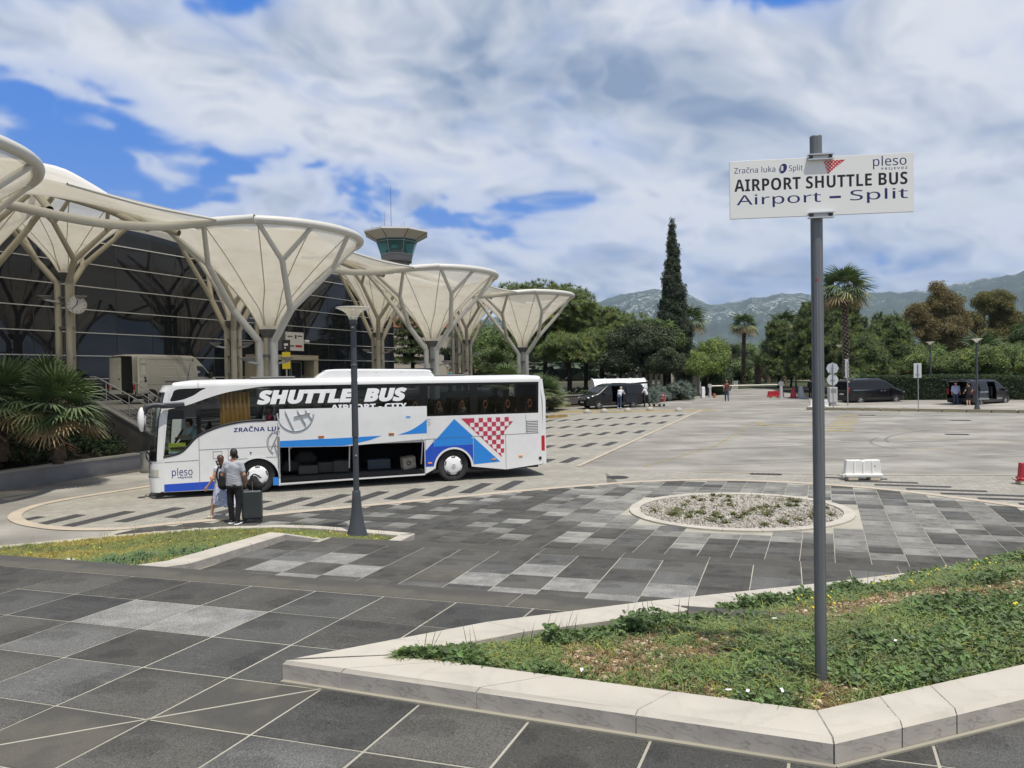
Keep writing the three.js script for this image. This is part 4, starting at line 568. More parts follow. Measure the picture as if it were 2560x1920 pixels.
  part(bus, 'window_pillar', [frameBand(-3, -2.88), frameBand(-0.84, -0.58), frameBand(0.82, 1.08), frameBand(5.36, 5.48), frameBand(7.56, 7.68), box(8.4, 0.06, 0.01, 1.2, 2.185, W - 0.01), box(8.6, 0.10, 0.012, 1.3, 3.175, W - 0.012)], blackGloss);
  part(bus, 'window_rail', tube([[7.68, 2.34, W - 0.004], [8.44, 2.32, W - 0.004]], 0.014, 4, 5), blackM); part(bus, 'window_rail', [tube(bandLow.filter((_, i) => i % 3 === 0).map(([x, y]) => [x, y + 0.035, W - 0.012]), 0.035, 40, 5)], blackM);
  part(bus, 'window_rail', [box(0.8, 0.42, 0.01, 8.06, 2.52, W - 0.014)], blackM, 'dark upper strip of the driver window');
  // ---- seams, hatches and small fittings
  const seam = (x0, y0, x1, y1) => beam([x0, y0, W + 0.001], [x1, y1, W + 0.001], 0.012, 0.006);
  for (const q of [[7.62, 0.2, 7.62, 1.76], [6.83, 0.46, 6.83, 1.385], [7.62, 1.39, 5.42, 1.4], [8.56, 1.07, 7.64, 1.09], [0.92, 1.42, -2.95, 1.48], [-1.78, 0.3, -1.78, 1.46], [-0.68, 0.5, -0.68, 1.43], [0.65, 0.3, 0.65, 1.42], [5.42, 0.25, 5.42, 2.1], [0.92, 0.3, 0.92, 2.1], [-2.5, 1.5, -2.5, 2.1], [7.61, 3.2, 7.61, 3.4], [7.24, 1.12, 7.0, 1.12], [7.24, 1.32, 7.0, 1.32], [7.24, 1.12, 7.24, 1.32], [7.0, 1.12, 7.0, 1.32], [6.83, 1.06, 5.45, 1.08]]) part(bus, 'panel_seam', seam(...q), G(0.10));
  for (let k = 0; k < 8; k++) part(bus, 'grille_slat', rbox(0.38, 0.032, 0.02, 0.01, -2.72, 1.50 + k * 0.055, W + 0.004), k & 1 ? G(0.55) : G(0.6));
  part(bus, 'grille_slot', box(0.40, 0.44, 0.004, -2.72, 1.69, W + 0.001), G(0.04));
  for (const [x, y] of [[7.28, 0.56], [-2.3, 0.72], [0.78, 0.64], [-1.36, 0.66]]) part(bus, 'side_marker', rbox(0.13, 0.055, 0.024, 0.01, x, y, W + 0.008), amberM);
  part(bus, 'flap_lock', [cyl(0.025, 0.025, 0.02, 6.2, 1.24, W + 0.006, 8, Math.PI / 2)], blackM);
  // ---- livery on the side (raised film)
  const film = (pts, z = W + 0.0015) => ext(pts, 0.002).translate(0, 0, z);
  part(bus, 'blue_stripe', film([[8.57, 0.21], [8.57, 0.43], [6.65, 0.455], [6.52, 0.21]]), blueDeep); part(bus, 'blue_stripe', film([[5.58, 0.22], [5.58, 0.46], [5.41, 0.46], [5.41, 0.22]]), bluePale);
  const archCut = arch(0, 0.662, 0.5).reverse();
  part(bus, 'blue_triangle', film([[-0.04, 2.04], [0.50, 1.47], [0.62, 1.33], [-0.60, 1.40], [-0.66, 1.46]]), bluePale);
  part(bus, 'blue_triangle', film([[0.62, 1.40], [0.66, 1.16], [-0.66, 1.20], [-0.66, 1.40]], W + 0.003), bluePale);
  part(bus, 'blue_triangle', film([[-0.68, 1.42], [-1.58, 0.57], [-0.68, 0.53]]), bluePale); part(bus, 'blue_triangle', film([[0.645, 1.16], [0.93, 1.03], [0.93, 0.53], ...arch(0, 0.662, 0.53).filter(([x, y]) => x > -1).reverse(), [-0.66, 0.53], [-0.66, 1.19]], W + 0.002), blueDeep);
  part(bus, 'blue_triangle', film([[0.93, 1.03], [0.655, 1.33], [0.655, 1.03]], W + 0.0032), blueDeep);
  // chequered red triangle
  const TR = [[-0.27, 2.04], [-2.17, 2.06], [-1.66, 1.62], [-1.58, 0.78]];
  for (let r = 0; r < 9; r++) for (let c = 0; c < 12; c++) {
    const s = 0.148, x1 = -0.27 - c * s, x0 = x1 - s, y1 = 2.045 - r * s, y0 = y1 - s, leftAt = (y) => -0.27 - (2.045 - y) * (1.31 / 1.27), rightAt = (y) => (y > 1.55 ? lerp(-1.72, -2.2, (y - 1.55) / 0.5) : -1.72);
    const on = ((r + c) & 1) === 0 || (c - r * 1.06 < 2.0 - r * 0.2 && r < 4 && !(r > 0 && (c & 1) === (r & 1 ? 0 : 1) && c - r > 0));
    if (!on || (r > 4 && (r + c) & 1) || c > 11) continue;
    const p = []; for (const [x, y] of [[x1, y1], [x0, y1], [x0, y0], [x1, y0]]) { const l = leftAt(y), q = rightAt(y); p.push([Math.max(Math.min(x, l), q), y]); }
    if (p[0][0] - p[1][0] < 0.01 && p[3][0] - p[2][0] < 0.01) continue; if (p[3][0] === p[2][0]) p.splice(2, 1);
    part(bus, 'red_check', film(p), redM);
  }
  const put = (txt, f, size, x, y, m, width, shear = 0, fat = 0) => {       // raised lettering, fitted to a width
    const g = prep(new TextGeometry(txt, { font: f, size, depth: 0.002, curveSegments: 5, bevelEnabled: fat > 0, bevelSize: fat, bevelThickness: 0.001, bevelSegments: 1 }));
    if (shear) g.applyMatrix4(new THREE.Matrix4().set(1, shear, 0, 0, 0, 1, 0, 0, 0, 0, 1, 0, 0, 0, 0, 1));
    g.computeBoundingBox(); const b = g.boundingBox, k = width / (b.max.x - b.min.x); g.translate(-b.min.x, 0, 0); g.scale(k, 1, 1); const o = new THREE.Group(); o.add(new THREE.Mesh(g)); mirrorX(o);
    return part(bus, 'lettering', g.translate(x, y, W + 0.002), m);
  };
  const whiteF = G(0.82, 0.4);
  put('SHUTTLE', font, 0.37, 6.0, 2.70, whiteF, 2.86, 0.22, 0.026); put('BUS', font, 0.37, 2.84, 2.70, whiteF, 1.36, 0.22, 0.026);
  put('AIRPORT - CITY', font, 0.16, 3.85, 2.44, whiteF, 2.35, 0, 0.006);
  put('ZRAČNA LUKA', font, 0.125, 6.66, 1.875, navyM, 1.5); put('Zagreb', fontR, 0.10, 5.62, 1.78, navyM, 0.42);
  put('pleso', fontR, 0.21, 8.36, 0.665, navyM, 0.55); put('PRIJEVOZ', font, 0.042, 8.20, 0.585, navyM, 0.38); put('S', fontR, 0.2, 0.87, 1.86, logoGrey, 0.13);
  // ---- the raised luggage flap on its arms
  {
    const z = 1.62, fl = part(bus, 'luggage_flap', uvBox(ext([[5.36, 1.39], [5.36, 2.53], [0.92, 2.50], [0.92, 1.46], [3.5, 1.34]], 0.045).translate(0, 0, z - 0.045)), busWhite, 'raised white luggage flap with a blue wave');
    part(fl, 'blue_wave', film([[5.36, 1.40], [5.36, 1.58], [3.4, 1.60], [2.35, 1.62], [2.7, 1.50], [3.2, 1.40], [3.5, 1.355]], z + 0.001), bluePale); part(fl, 'blue_wave', film(smoothPts([[1.85, 1.625], [1.45, 1.75], [1.1, 1.95], [0.93, 2.09]], 12).concat([[0.93, 1.64]]), z + 0.001), bluePale);
    // the far-hidden lower half of the roundel stays on the body, the upper half rides on the flap
    const half = []; for (let k = 0; k <= 20; k++) { const a = Math.PI * 1.02 + k / 20 * Math.PI * 1.0; half.push([4.9 + Math.cos(a) * 0.52, 2.38 + Math.sin(a) * 0.52, z + 0.002]); } part(fl, 'roundel', [tube(half, 0.028, 30, 4), beam([4.62, 2.5, z + 0.002], [4.42, 2.2, z + 0.002], 0.09, 0.003), beam([5.2, 2.5, z + 0.002], [4.95, 1.9, z + 0.002], 0.10, 0.003), beam([4.95, 2.30, z + 0.002], [4.48, 2.40, z + 0.002], 0.10, 0.003), beam([4.85, 2.5, z + 0.002], [4.6, 2.05, z + 0.002], 0.10, 0.003)], logoGrey);
    const low = []; for (let k = 0; k <= 12; k++) { const a = -0.9 + k / 12 * 1.75; low.push([5.32 + Math.cos(a) * 0.4, 1.62 - 0.1 + Math.sin(a) * 0.4, W + 0.002]); } part(bus, 'roundel', [tube(low, 0.028, 20, 4), beam([5.44, 1.75, W + 0.002], [5.62, 1.35, W + 0.002], 0.08, 0.003)], logoGrey);
    for (const x of [4.17, 2.05]) part(fl, 'flap_lamp', rbox(0.17, 0.075, 0.02, 0.01, x, 1.66, z + 0.008), M(0.35, 0.12, 0.04, 0.3)); part(fl, 'flap_sticker', box(0.14, 0.06, 0.002, 1.52, 2.17, z + 0.003), M(0.1, 0.3, 0.6, 0.4));
    for (const x of [5.1, 3.32, 1.05]) part(fl, 'flap_arm', [bar([x, 0.62, 1.18], [x, 1.5, z - 0.06], 0.018), bar([x - 0.05, 1.3, 1.16], [x - 0.05, 1.42, z - 0.06], 0.018)], busGrey);
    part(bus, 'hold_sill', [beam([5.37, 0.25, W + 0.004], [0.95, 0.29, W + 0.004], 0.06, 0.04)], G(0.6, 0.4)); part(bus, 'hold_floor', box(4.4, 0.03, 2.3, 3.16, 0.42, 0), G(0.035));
  }
  // ---- roof fittings
  part(bus, 'roof_air_unit', [uvBox(ext(smoothPts([[4.25, 3.42], [4.0, 3.58], [3.6, 3.66], [0.95, 3.62], [0.68, 3.55], [0.55, 3.42]], 24), 1.7, [], 0.05).translate(0, 0, -0.85))], busWhite);
  for (const x of [3.2, 2.4, 1.6, 0.9]) part(bus, 'air_unit_bolt', ball(0.02, x, 3.60, 0.89, 1, 1, 1, 6), G(0.4));
  part(bus, 'roof_hatch', rbox(1.35, 0.08, 0.9, 0.04, 5.55, 3.475, 0.35), G(0.05, 0.4)); part(bus, 'roof_hatch', rbox(1.1, 0.08, 0.9, 0.04, 0.0, 3.455, 0.35), G(0.05, 0.4)); part(bus, 'antenna', [bar([8.0, 3.4, 0.5], [7.9, 3.95, 0.5], 0.012, 0.006)], blackM);
  part(bus, 'air_grille', [box(1.3, 0.12, 0.6, 1.0, 3.66, -0.4), box(0.9, 0.1, 0.6, 3.2, 3.68, -0.3)], G(0.03));
  // ---- mirrors on long drooping arms
  for (const s of [1, -1]) { const z = s * (W + 0.1); part(bus, 'mirror_arm', [rbox(0.62, 0.16, 0.12, 0.05, 8.28, 2.72, z + s * 0.02, 0, 0, -0.03), tube([[8.5, 2.72, z + s * 0.03], [8.75, 2.74, z + s * 0.06], [8.95, 2.68, z + s * 0.1], [9.04, 2.5, z + s * 0.1]], 0.075, 20, 8)], M(0.03, 0.033, 0.04, 0.5)); const mh = part(bus, 'mirror', ball(0.14, 9.08, 2.34, z + s * 0.1, 0.8, 2.5, 1.1, 16), busWhite); part(mh, 'mirror_glass', rbox(0.03, 0.5, 0.2, 0.02, 9.0, 2.28, z + s * 0.09), blackGloss); }
  // ---- interior seen through the glass
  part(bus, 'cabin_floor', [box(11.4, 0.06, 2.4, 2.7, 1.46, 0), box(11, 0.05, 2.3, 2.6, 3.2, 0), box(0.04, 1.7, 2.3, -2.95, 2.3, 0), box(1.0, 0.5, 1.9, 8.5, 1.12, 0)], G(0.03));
  part(bus, 'far_window', [box(10.6, 0.9, 0.02, 2.6, 2.66, -W + 0.03)], tintM);
  const seatG = [rbox(0.13, 0.86, 0.44, 0.05, -0.28, 0.62, 0, 0, 0, 0.14), rbox(0.46, 0.14, 0.44, 0.05, 0, 0.34, 0), rbox(0.1, 0.22, 0.3, 0.04, -0.36, 1.08, 0)], seatGeo = merge(seatG), seatM = M(0.035, 0.03, 0.035, 0.9), hbM = M(0.35, 0.13, 0.05, 0.8), handleG = merge([new THREE.TorusGeometry(0.1, 0.022, 6, 14).scale(0.6, 1.2, 1)]);
  for (let k = 0; k < 12; k++) for (const z of [0.92, 0.46, -0.5, -0.95]) { const s = part(bus, 'passenger_seat', seatGeo, seatM); s.position.set(-2.3 + k * 0.78, 1.48, z); if (z > 0.9 && k < 6) { const h = part(s, 'seat_handle', handleG, hbM); h.position.set(-0.38, 1.0, 0.26); } }
  const ds = part(bus, 'driver_seat', seatGeo, seatM); ds.position.set(7.75, 1.0, 0.6);
  part(bus, 'steering_wheel', new THREE.TorusGeometry(0.24, 0.02, 6, 24).rotateY(Math.PI / 2).rotateZ(0.5).translate(8.25, 1.75, 0.6), blackM);
  // curtain folds
  const cu = grid(60, 6, (u, v) => { const w = 0.28 - 0.06 * Math.sin(v * 3.14), c = 6.62; return [c + (u - 0.5) * (0.86 - 0.04 * v), lerp(2.02, 3.06, v), 1.14 + 0.05 * Math.sin(u * 44) + 0.02 * Math.sin(u * 17 + v * 3), u, v]; }); part(bus, 'window_curtain', cu, M(0.80, 0.48, 0.13, 0.9, { map: TX.fabric }));
  const cardM = textPlane(0.52, 0.3, 200, (x, w, h) => { x.fillStyle = '#b7bd45'; x.fillRect(0, 0, w, h); x.fillStyle = '#8d9432'; for (let k = 0; k < 60; k++) x.fillRect((k * 37) % w, (k * 53) % h, 9, 5); x.fillStyle = '#a9d0d8'; x.fillRect(0, h * 0.8, w, h * 0.2); });
  part(bus, 'window_card', box(0.46, 0.30, 0.006, 8.22, 1.46, 1.17), cardM, 'green printed card in the driver window'); part(bus, 'dash_bear', [ball(0.09, 8.62, 1.62, 0.9), ball(0.06, 8.62, 1.76, 0.9)], G(0.7)); 
  mirrorX(bus);
}
// ================================================================ vans (x forward, +z the right side)
const carBlack = new THREE.MeshPhysicalMaterial({ color: new THREE.Color(0.008, 0.008, 0.009), roughness: 0.25, clearcoat: 0.35, clearcoatRoughness: 0.03, ior: 1.4, side: THREE.DoubleSide });
const carGlass = new THREE.MeshPhysicalMaterial({ color: new THREE.Color(0.012, 0.014, 0.016), roughness: 0.03, ior: 1.4, side: THREE.DoubleSide });
const interp = (pts, x) => { if (x <= pts[0][0]) return pts[0][1]; for (let k = 1; k < pts.length; k++) if (x <= pts[k][0]) return lerp(pts[k - 1][1], pts[k][1], (x - pts[k - 1][0]) / (pts[k][0] - pts[k - 1][0])); return pts[pts.length - 1][1]; };
function vanShape(o) {
  const top = smoothPts(o.top, 60), plan = (x) => interp(o.plan, x), tumble = (y) => 1 - 0.02 * sstep(0.7, 0.3, y) - o.lean * sstep(o.belt, o.h, y);
  const zAt = (x, y) => o.w * plan(x) * tumble(y);
  const sec = (x) => { const yt = interp(top, x), r = Math.min(0.16, (yt - o.y0) * 0.4), p = []; for (let k = 0; k <= 10; k++) { const y = lerp(o.y0, yt - r, k / 10); p.push([y, zAt(x, y)]); } const zc = zAt(x, yt - r) ; for (let k = 1; k <= 5; k++) { const a = k / 5 * Math.PI / 2; p.push([yt - r + Math.sin(a) * r, zc - r + Math.cos(a) * r]); } for (const f of [0.66, 0.33]) p.push([yt + 0.02 * (1 - f), (zc - r) * f]); const full = [...p.map(([y, z]) => [y, z]), [yt + 0.025, 0], ...p.slice().reverse().map(([y, z]) => [y, -z])]; return full; };
  return { sec, zAt, top, len: o.len };
}
function vanShell(o, holes = []) {                                      // holes: [side, x0, x1, y0, y1]
  const S = vanShape(o), xs = []; for (let k = 0; k <= 46; k++) xs.push(o.len * k / 46); for (const h of holes) xs.push(h[1], h[2]); xs.sort((a, b) => a - b);
  const pos = [], ix = [], n = S.sec(0).length;
  for (const x of xs) for (const [y, z] of S.sec(x)) pos.push(x, y, z);
  for (let i = 0; i < xs.length - 1; i++) for (let j = 0; j < n - 1; j++) {
    const a = i * n + j, b = a + 1, c = a + n, d = c + 1, mx = (xs[i] + xs[i + 1]) / 2, my = (pos[a * 3 + 1] + pos[b * 3 + 1]) / 2, mz = pos[a * 3 + 2];
    if (holes.some(([s, x0, x1, y0, y1]) => Math.sign(mz) === s && mx > x0 && mx < x1 && my > y0 && my < y1)) continue;
    ix.push(a, b, d, a, d, c);
  }
  const g = new THREE.BufferGeometry(); g.setAttribute('position', new THREE.Float32BufferAttribute(pos, 3)); g.setIndex(ix); g.computeVertexNormals(); return [g, S];
}
const capGeo = (S, x) => { const g = prep(new THREE.ShapeGeometry(shape(S.sec(x).map(([y, z]) => [z, y])))); g.rotateY(-Math.PI / 2); const p = g.attributes.position; for (let i = 0; i < p.count; i++) { p.setX(i, x); } const q = prep(new THREE.ShapeGeometry(shape(S.sec(x).map(([y, z]) => [z, y])))), a = q.attributes.position; for (let i = 0; i < a.count; i++) a.setXYZ(i, x, a.getY(i), a.getX(i)); q.computeVertexNormals(); return q; };
function onSide(S, pts, s, off = 0.008) { const g = prep(new THREE.ShapeGeometry(shape(pts))), p = g.attributes.position; for (let i = 0; i < p.count; i++) p.setZ(i, s * (S.zAt(p.getX(i), p.getY(i)) + off)); g.computeVertexNormals(); return g; }
const onTail = (pts, x, d = 0.012) => { const g = ext(pts.map(([z, y]) => [z, y]), d); g.rotateY(-Math.PI / 2); return g.translate(x, 0, 0); };
const vitoO = { len: 5.1, w: 0.965, h: 1.9, y0: 0.26, belt: 1.05, lean: 0.16, top: [[0, 1.78], [0.12, 1.86], [0.8, 1.9], [2.6, 1.91], [3.15, 1.86], [3.6, 1.62], [4.05, 1.30], [4.3, 1.17], [4.75, 1.06], [5.0, 0.92], [5.1, 0.60]], plan: [[0, 0.96], [0.25, 1], [4.2, 1], [4.7, 0.95], [4.95, 0.86], [5.1, 0.72]] };
function minivan(label, pos, turn, o) {
  const v = thing('black_van', label, 'van', pos, turn, undefined), holes = o.door ? [[o.door, 1.95, 2.95, 0.42, 1.72]] : [];
  const [g, S] = vanShell(vitoO, holes); part(v, 'body', [g, capGeo(S, 5.1), ...(o.gate ? [] : [capGeo(S, 0)])], carBlack);
  part(v, 'underbody', [box(4.7, 0.12, 1.7, 2.5, 0.28, 0), box(4.6, 0.05, 1.74, 2.5, 0.46, 0)], G(0.012));
  for (const s of [-1, 1]) {
    const open = o.door === s;
    part(v, 'front_window', onSide(S, [[3.02, 1.12], [3.95, 1.14], [3.75, 1.33], [3.38, 1.66], [3.02, 1.70]], s), carGlass);
    if (!open) part(v, 'side_window', onSide(S, [[1.95, 1.12], [2.95, 1.12], [2.95, 1.70], [1.95, 1.70]], s), carGlass);
    part(v, 'side_window', onSide(S, [[0.35, 1.14], [1.86, 1.12], [1.86, 1.69], [0.45, 1.66]], s), carGlass);
    part(v, 'wheel_arch', [1.0, 4.15].map((x) => onSide(S, Array.from({ length: 15 }, (_, k) => [x + Math.cos(k / 14 * Math.PI) * 0.39, 0.33 + Math.sin(k / 14 * Math.PI) * 0.39]), s, 0.004)), G(0.006, 0.9)).userData.kind = 'stuff';
    for (const x of [1.0, 4.15]) wheel(v, x, 0.335, s * 0.87, 0.335, 0.22, G(0.36, 0.3), s, 5);
    part(v, 'door_mirror', rbox(0.16, 0.20, 0.24, 0.06, 3.72, 1.16, s * 1.08), carBlack);
    for (const x of [3.0, 1.9]) part(v, 'door_seam', onSide(S, [[x, 0.42], [x + 0.02, 0.42], [x + 0.02, 1.7], [x, 1.7]], s, 0.004), G(0.002));
    for (const x of [2.80, 3.1]) if (!(open && x < 3)) part(v, 'door_handle', rbox(0.18, 0.04, 0.05, 0.015, x, 1.0, s * 0.985), open ? carBlack : chromeM);
    part(v, 'sill_trim', onSide(S, [[1.5, 0.40], [3.7, 0.40], [3.7, 0.44], [1.5, 0.44]], s, 0.012), o.trim || G(0.05));
    if (o.chrome) part(v, 'belt_trim', onSide(S, [[0.35, 1.075], [3.9, 1.08], [3.9, 1.105], [0.35, 1.10]], s, 0.012), chromeM);
    part(v, 'headlight', ball(0.16, 4.86, 0.86, s * 0.70, 1.25, 0.5, 0.8, 12), new THREE.MeshPhysicalMaterial({ color: new THREE.Color(0.75, 0.77, 0.8), roughness: 0.1, clearcoat: 1 }));
    part(v, 'tail_light', rbox(0.09, 0.48, 0.12, 0.03, 0.02, 1.08, s * 0.86), redLensM);
    part(v, 'roof_rail', [tube([[0.6, 1.90, s * 0.66], [0.8, 1.95, s * 0.66], [2.7, 1.955, s * 0.66], [2.9, 1.90, s * 0.66]], 0.018, 16, 6)], o.chrome ? chromeM : blackM);
  }
  part(v, 'windscreen', grid(10, 6, (a, b) => { const x = lerp(3.30, 4.12, b), y = interp(S.top, x) + 0.028 - 0.006, z = (a * 2 - 1) * 0.70 * (0.93 + 0.12 * b); return [x, y, z]; }), carGlass);
  part(v, 'grille', [0, 1, 2].map((k) => rbox(0.05, 0.04, 0.9, 0.015, 5.09, 0.72 + k * 0.07, 0)), G(0.25, 0.3)).userData.kind = 'stuff'; part(v, 'star_emblem', [new THREE.TorusGeometry(0.1, 0.014, 6, 20).rotateY(Math.PI / 2).translate(5.125, 0.8, 0), ...[0, 1, 2].map((k) => place(box(0.012, 0.1, 0.02, 0, 0.05, 0), 5.125, 0.8, 0, 0, k * 2.094))], chromeM);
  part(v, 'number_plate', rbox(0.02, 0.11, 0.5, 0.005, 5.11, 0.52, 0), G(0.7, 0.5)); part(v, 'bumper', rbox(0.16, 0.24, 1.5, 0.06, 5.02, 0.42, 0), G(0.015, 0.45)); part(v, 'bumper', rbox(0.14, 0.26, 1.8, 0.06, -0.02, 0.45, 0), G(0.015, 0.45));
  part(v, 'seat', [rbox(0.5, 0.75, 1.4, 0.08, 1.2, 0.95, 0), rbox(0.18, 0.8, 0.5, 0.06, 3.0, 1.0, -0.4), rbox(0.18, 0.8, 0.5, 0.06, 3.0, 1.0, 0.4)], G(0.02)).userData.kind = 'stuff';
  if (o.gate) { const gt = part(v, 'tailgate', rbox(1.2, 0.07, 1.56, 0.03, -0.55, 1.93, 0, 0, 0, -0.07), carBlack, 'raised tailgate'); part(gt, 'gate_glass', rbox(0.62, 0.03, 1.3, 0.01, -0.42, 1.895, 0, 0, 0, -0.07), carGlass); part(v, 'gate_strut', [bar([0.1, 1.3, -0.78], [-0.35, 1.88, -0.74], 0.015)], chromeM); part(v, 'gate_strut', [bar([0.1, 1.3, 0.78], [-0.35, 1.88, 0.74], 0.015)], chromeM); }
  else { part(v, 'rear_window', onTail([[-0.7, 1.14], [0.7, 1.14], [0.64, 1.68], [-0.64, 1.68]], 0.004), carGlass); part(v, 'rear_chrome', onTail([[-0.5, 1.02], [0.5, 1.02], [0.5, 1.06], [-0.5, 1.06]], -0.004), chromeM); part(v, 'number_plate', onTail([[-0.26, 0.72], [0.26, 0.72], [0.26, 0.83], [-0.26, 0.83]], -0.006), G(0.6)); }
  if (o.door) { const s = o.door, dp = part(v, 'sliding_door', prep(onSide(S, [[0.72, 0.42], [1.72, 0.42], [1.72, 1.70], [0.72, 1.70]], s, 0.07)), carBlack, 'sliding door pushed back'); part(dp, 'door_window', onSide(S, [[0.78, 1.12], [1.66, 1.12], [1.66, 1.66], [0.78, 1.66]], s, 0.078), carGlass); }
  return [v, S];
}
const fw = (dx, dz) => Math.atan2(-dz, dx);
{
  const a = fw(-3.05, 1.37), f = [-0.912, 0.41]; // near (left) wheels measured on the ground, so shift back to the axle line
  const c = [9.55 + 0.41 * -0.87, -56.2 - 0.912 * 0.87];
  minivan('black van with open sliding door and raised tailgate in front of the white arched shelter', [c[0] - f[0] * 1.0, ty(-56), c[1] - f[1] * 1.0], a, { door: -1, gate: 1 });
  const f2 = [0.985, -0.17]; minivan('glossy black van with chrome trim parked before the hedge right of the sign pole', [27.55 - f2[0] * 1.0 - 0.17 * 0.87, ty(-56.5), -56.2 - f2[1] * 1.0 - 0.985 * 0.87], fw(...f2), { chrome: 1 });
  const f3 = [0.89, -0.456]; const [v3, S3] = minivan('black van with grey lower stripe and raised tailgate beside the right lamp post', [34.41 - f3[0] * 1.0 - 0.456 * 0.87, ty(-52.6), -52.22 - f3[1] * 1.0 - 0.89 * 0.87], fw(...f3), { door: 1, gate: 1 });
  part(v3, 'grey_stripe', onSide(S3, [[0.3, 0.44], [0.75, 0.62], [1.9, 0.56], [1.9, 0.44]], 1, 0.081), G(0.22)); part(v3, 'grey_stripe', onSide(S3, [[3.02, 0.44], [3.02, 0.58], [3.75, 0.54], [3.75, 0.44]], 1, 0.012), G(0.22));
  const tx = prep(new TextGeometry('CROATIA AIRLINES', { font, size: 0.085, depth: 0.002, curveSegments: 3 })); tx.computeBoundingBox(); tx.scale(1.0 / tx.boundingBox.max.x, 1, 1); part(v3, 'lettering', tx.translate(0.76, 0.98, 1.042), G(0.45));
}
{
  // beige delivery van on the upper level
  const o = { len: 5.9, w: 1.0, h: 2.62, y0: 0.42, belt: 1.35, lean: 0.12, top: [[0, 2.56], [0.1, 2.63], [1, 2.66], [3.7, 2.64], [4.1, 2.58], [4.5, 2.25], [5.0, 1.72], [5.25, 1.5], [5.65, 1.32], [5.85, 1.12], [5.9, 0.8]], plan: [[0, 0.98], [0.1, 1], [5.0, 1], [5.5, 0.94], [5.8, 0.84], [5.9, 0.74]] };
  const paintV = M(0.90, 0.87, 0.76, 0.42, { map: TX.concrete }), dk = G(0.03), v = thing('delivery_van', 'dirty beige high-roof delivery van with one rear door swung open, under the canopy', 'van', [-20.9, LVL, -38.0], TURN + 0.02);
  const [g, S] = vanShell(o); part(v, 'body', [g, capGeo(S, 5.9)], paintV);
  const tail = (z0, z1) => onTail([[z0, 0.55], [z1, 0.55], [z1 * 0.9, 2.5], [z0 * 0.9, 2.5]], 0.02, 0.04);
  const dl = part(v, 'rear_door', tail(-0.96, -0.02), paintV, 'closed left rear door'); part(dl, 'number_plate', onTail([[-0.75, 0.78], [-0.25, 0.78], [-0.25, 0.9], [-0.75, 0.9]], -0.02, 0.01), G(0.05)); part(dl, 'handle', onTail([[-0.2, 1.3], [-0.1, 1.3], [-0.1, 1.38], [-0.2, 1.38]], -0.02, 0.01), dk);
  part(v, 'cargo_lining', [box(4.0, 0.06, 1.8, 2.1, 0.62, 0), box(0.05, 1.9, 1.8, 3.9, 1.5, 0)], G(0.02)); part(v, 'rear_frame', [onTail([[0.9, 0.55], [0.97, 0.55], [0.88, 2.55], [0.82, 2.55]], 0.03, 0.03), onTail([[-0.97, 0.42], [0.97, 0.42], [0.97, 0.56], [-0.97, 0.56]], 0.03, 0.03)], paintV);
  const od = new THREE.Group(); const dg = part(v, 'rear_door', rbox(0.94, 1.95, 0.06, 0.02, 0, 0, 0), paintV, 'opened right rear door showing its inner side'); dg.position.set(0.30, 1.53, 1.24); dg.rotation.y = 0.42;
  for (const [w, h, x, y] of [[0.66, 0.62, 0, 0.28], [0.66, 0.26, 0, 0.76], [0.34, 0.22, -0.15, -0.42], [0.66, 0.24, 0, -0.76]]) part(dg, 'door_recess', [box(w, 0.025, 0.02, x, y + h / 2, 0.035), box(w, 0.025, 0.02, x, y - h / 2, 0.035), box(0.025, h, 0.02, x - w / 2, y, 0.035), box(0.025, h, 0.02, x + w / 2, y, 0.035)], M(0.42, 0.38, 0.29, 0.6));
  part(dg, 'door_lock', [box(0.2, 0.14, 0.05, 0.22, -0.3, 0.04), box(0.16, 0.1, 0.05, 0.2, -0.14, 0.04)], dk);
  for (const s of [1, -1]) {
    part(v, 'cab_window', onSide(S, [[4.15, 1.42], [5.05, 1.40], [4.85, 1.72], [4.55, 2.02], [4.15, 2.06]], s), carGlass); for (const x of [1.0, 4.75]) { wheel(v, x, 0.36, s * 0.88, 0.36, 0.22, G(0.25, 0.6), s); }
    part(v, 'wheel_arch', onSide(S, Array.from({ length: 15 }, (_, k) => [1.0 + Math.cos(k / 14 * Math.PI) * 0.44, 0.42 + Math.sin(k / 14 * Math.PI) * 0.36]), s, 0.006), G(0.015, 0.9)); part(v, 'wheel_arch', onSide(S, Array.from({ length: 15 }, (_, k) => [4.75 + Math.cos(k / 14 * Math.PI) * 0.44, 0.42 + Math.sin(k / 14 * Math.PI) * 0.36]), s, 0.006), G(0.015, 0.9));
    part(v, 'sill', onSide(S, [[0.02, 0.44], [5.4, 0.44], [5.4, 0.66], [0.02, 0.66]], s, 0.012), G(0.05, 0.7));
    for (const [x0, y0, x1, y1] of [[1.45, 0.68, 1.45, 2.4], [2.85, 0.68, 2.85, 2.4], [4.1, 0.68, 4.1, 2.3], [0.5, 1.0, 4.1, 1.0], [0.5, 2.38, 4.1, 2.38]]) part(v, 'panel_seam', onSide(S, [[x0, y0], [x1 + (x0 === x1 ? 0.025 : 0), y0 === y1 ? y1 : y0], [x1 + (x0 === x1 ? 0.025 : 0), y1 + (y0 === y1 ? 0.025 : 0)], [x0, y1 + (y0 === y1 ? 0.025 : 0)]], s, 0.006), M(0.20, 0.18, 0.13, 0.7));
    for (const [a, b] of [[1.6, 2.7], [3.0, 3.95]]) for (const y of [1.3, 1.42, 1.95, 2.08]) part(v, 'panel_rib', onSide(S, [[a, y], [b, y], [b, y + 0.04], [a, y + 0.04]], s, 0.016), paintV);
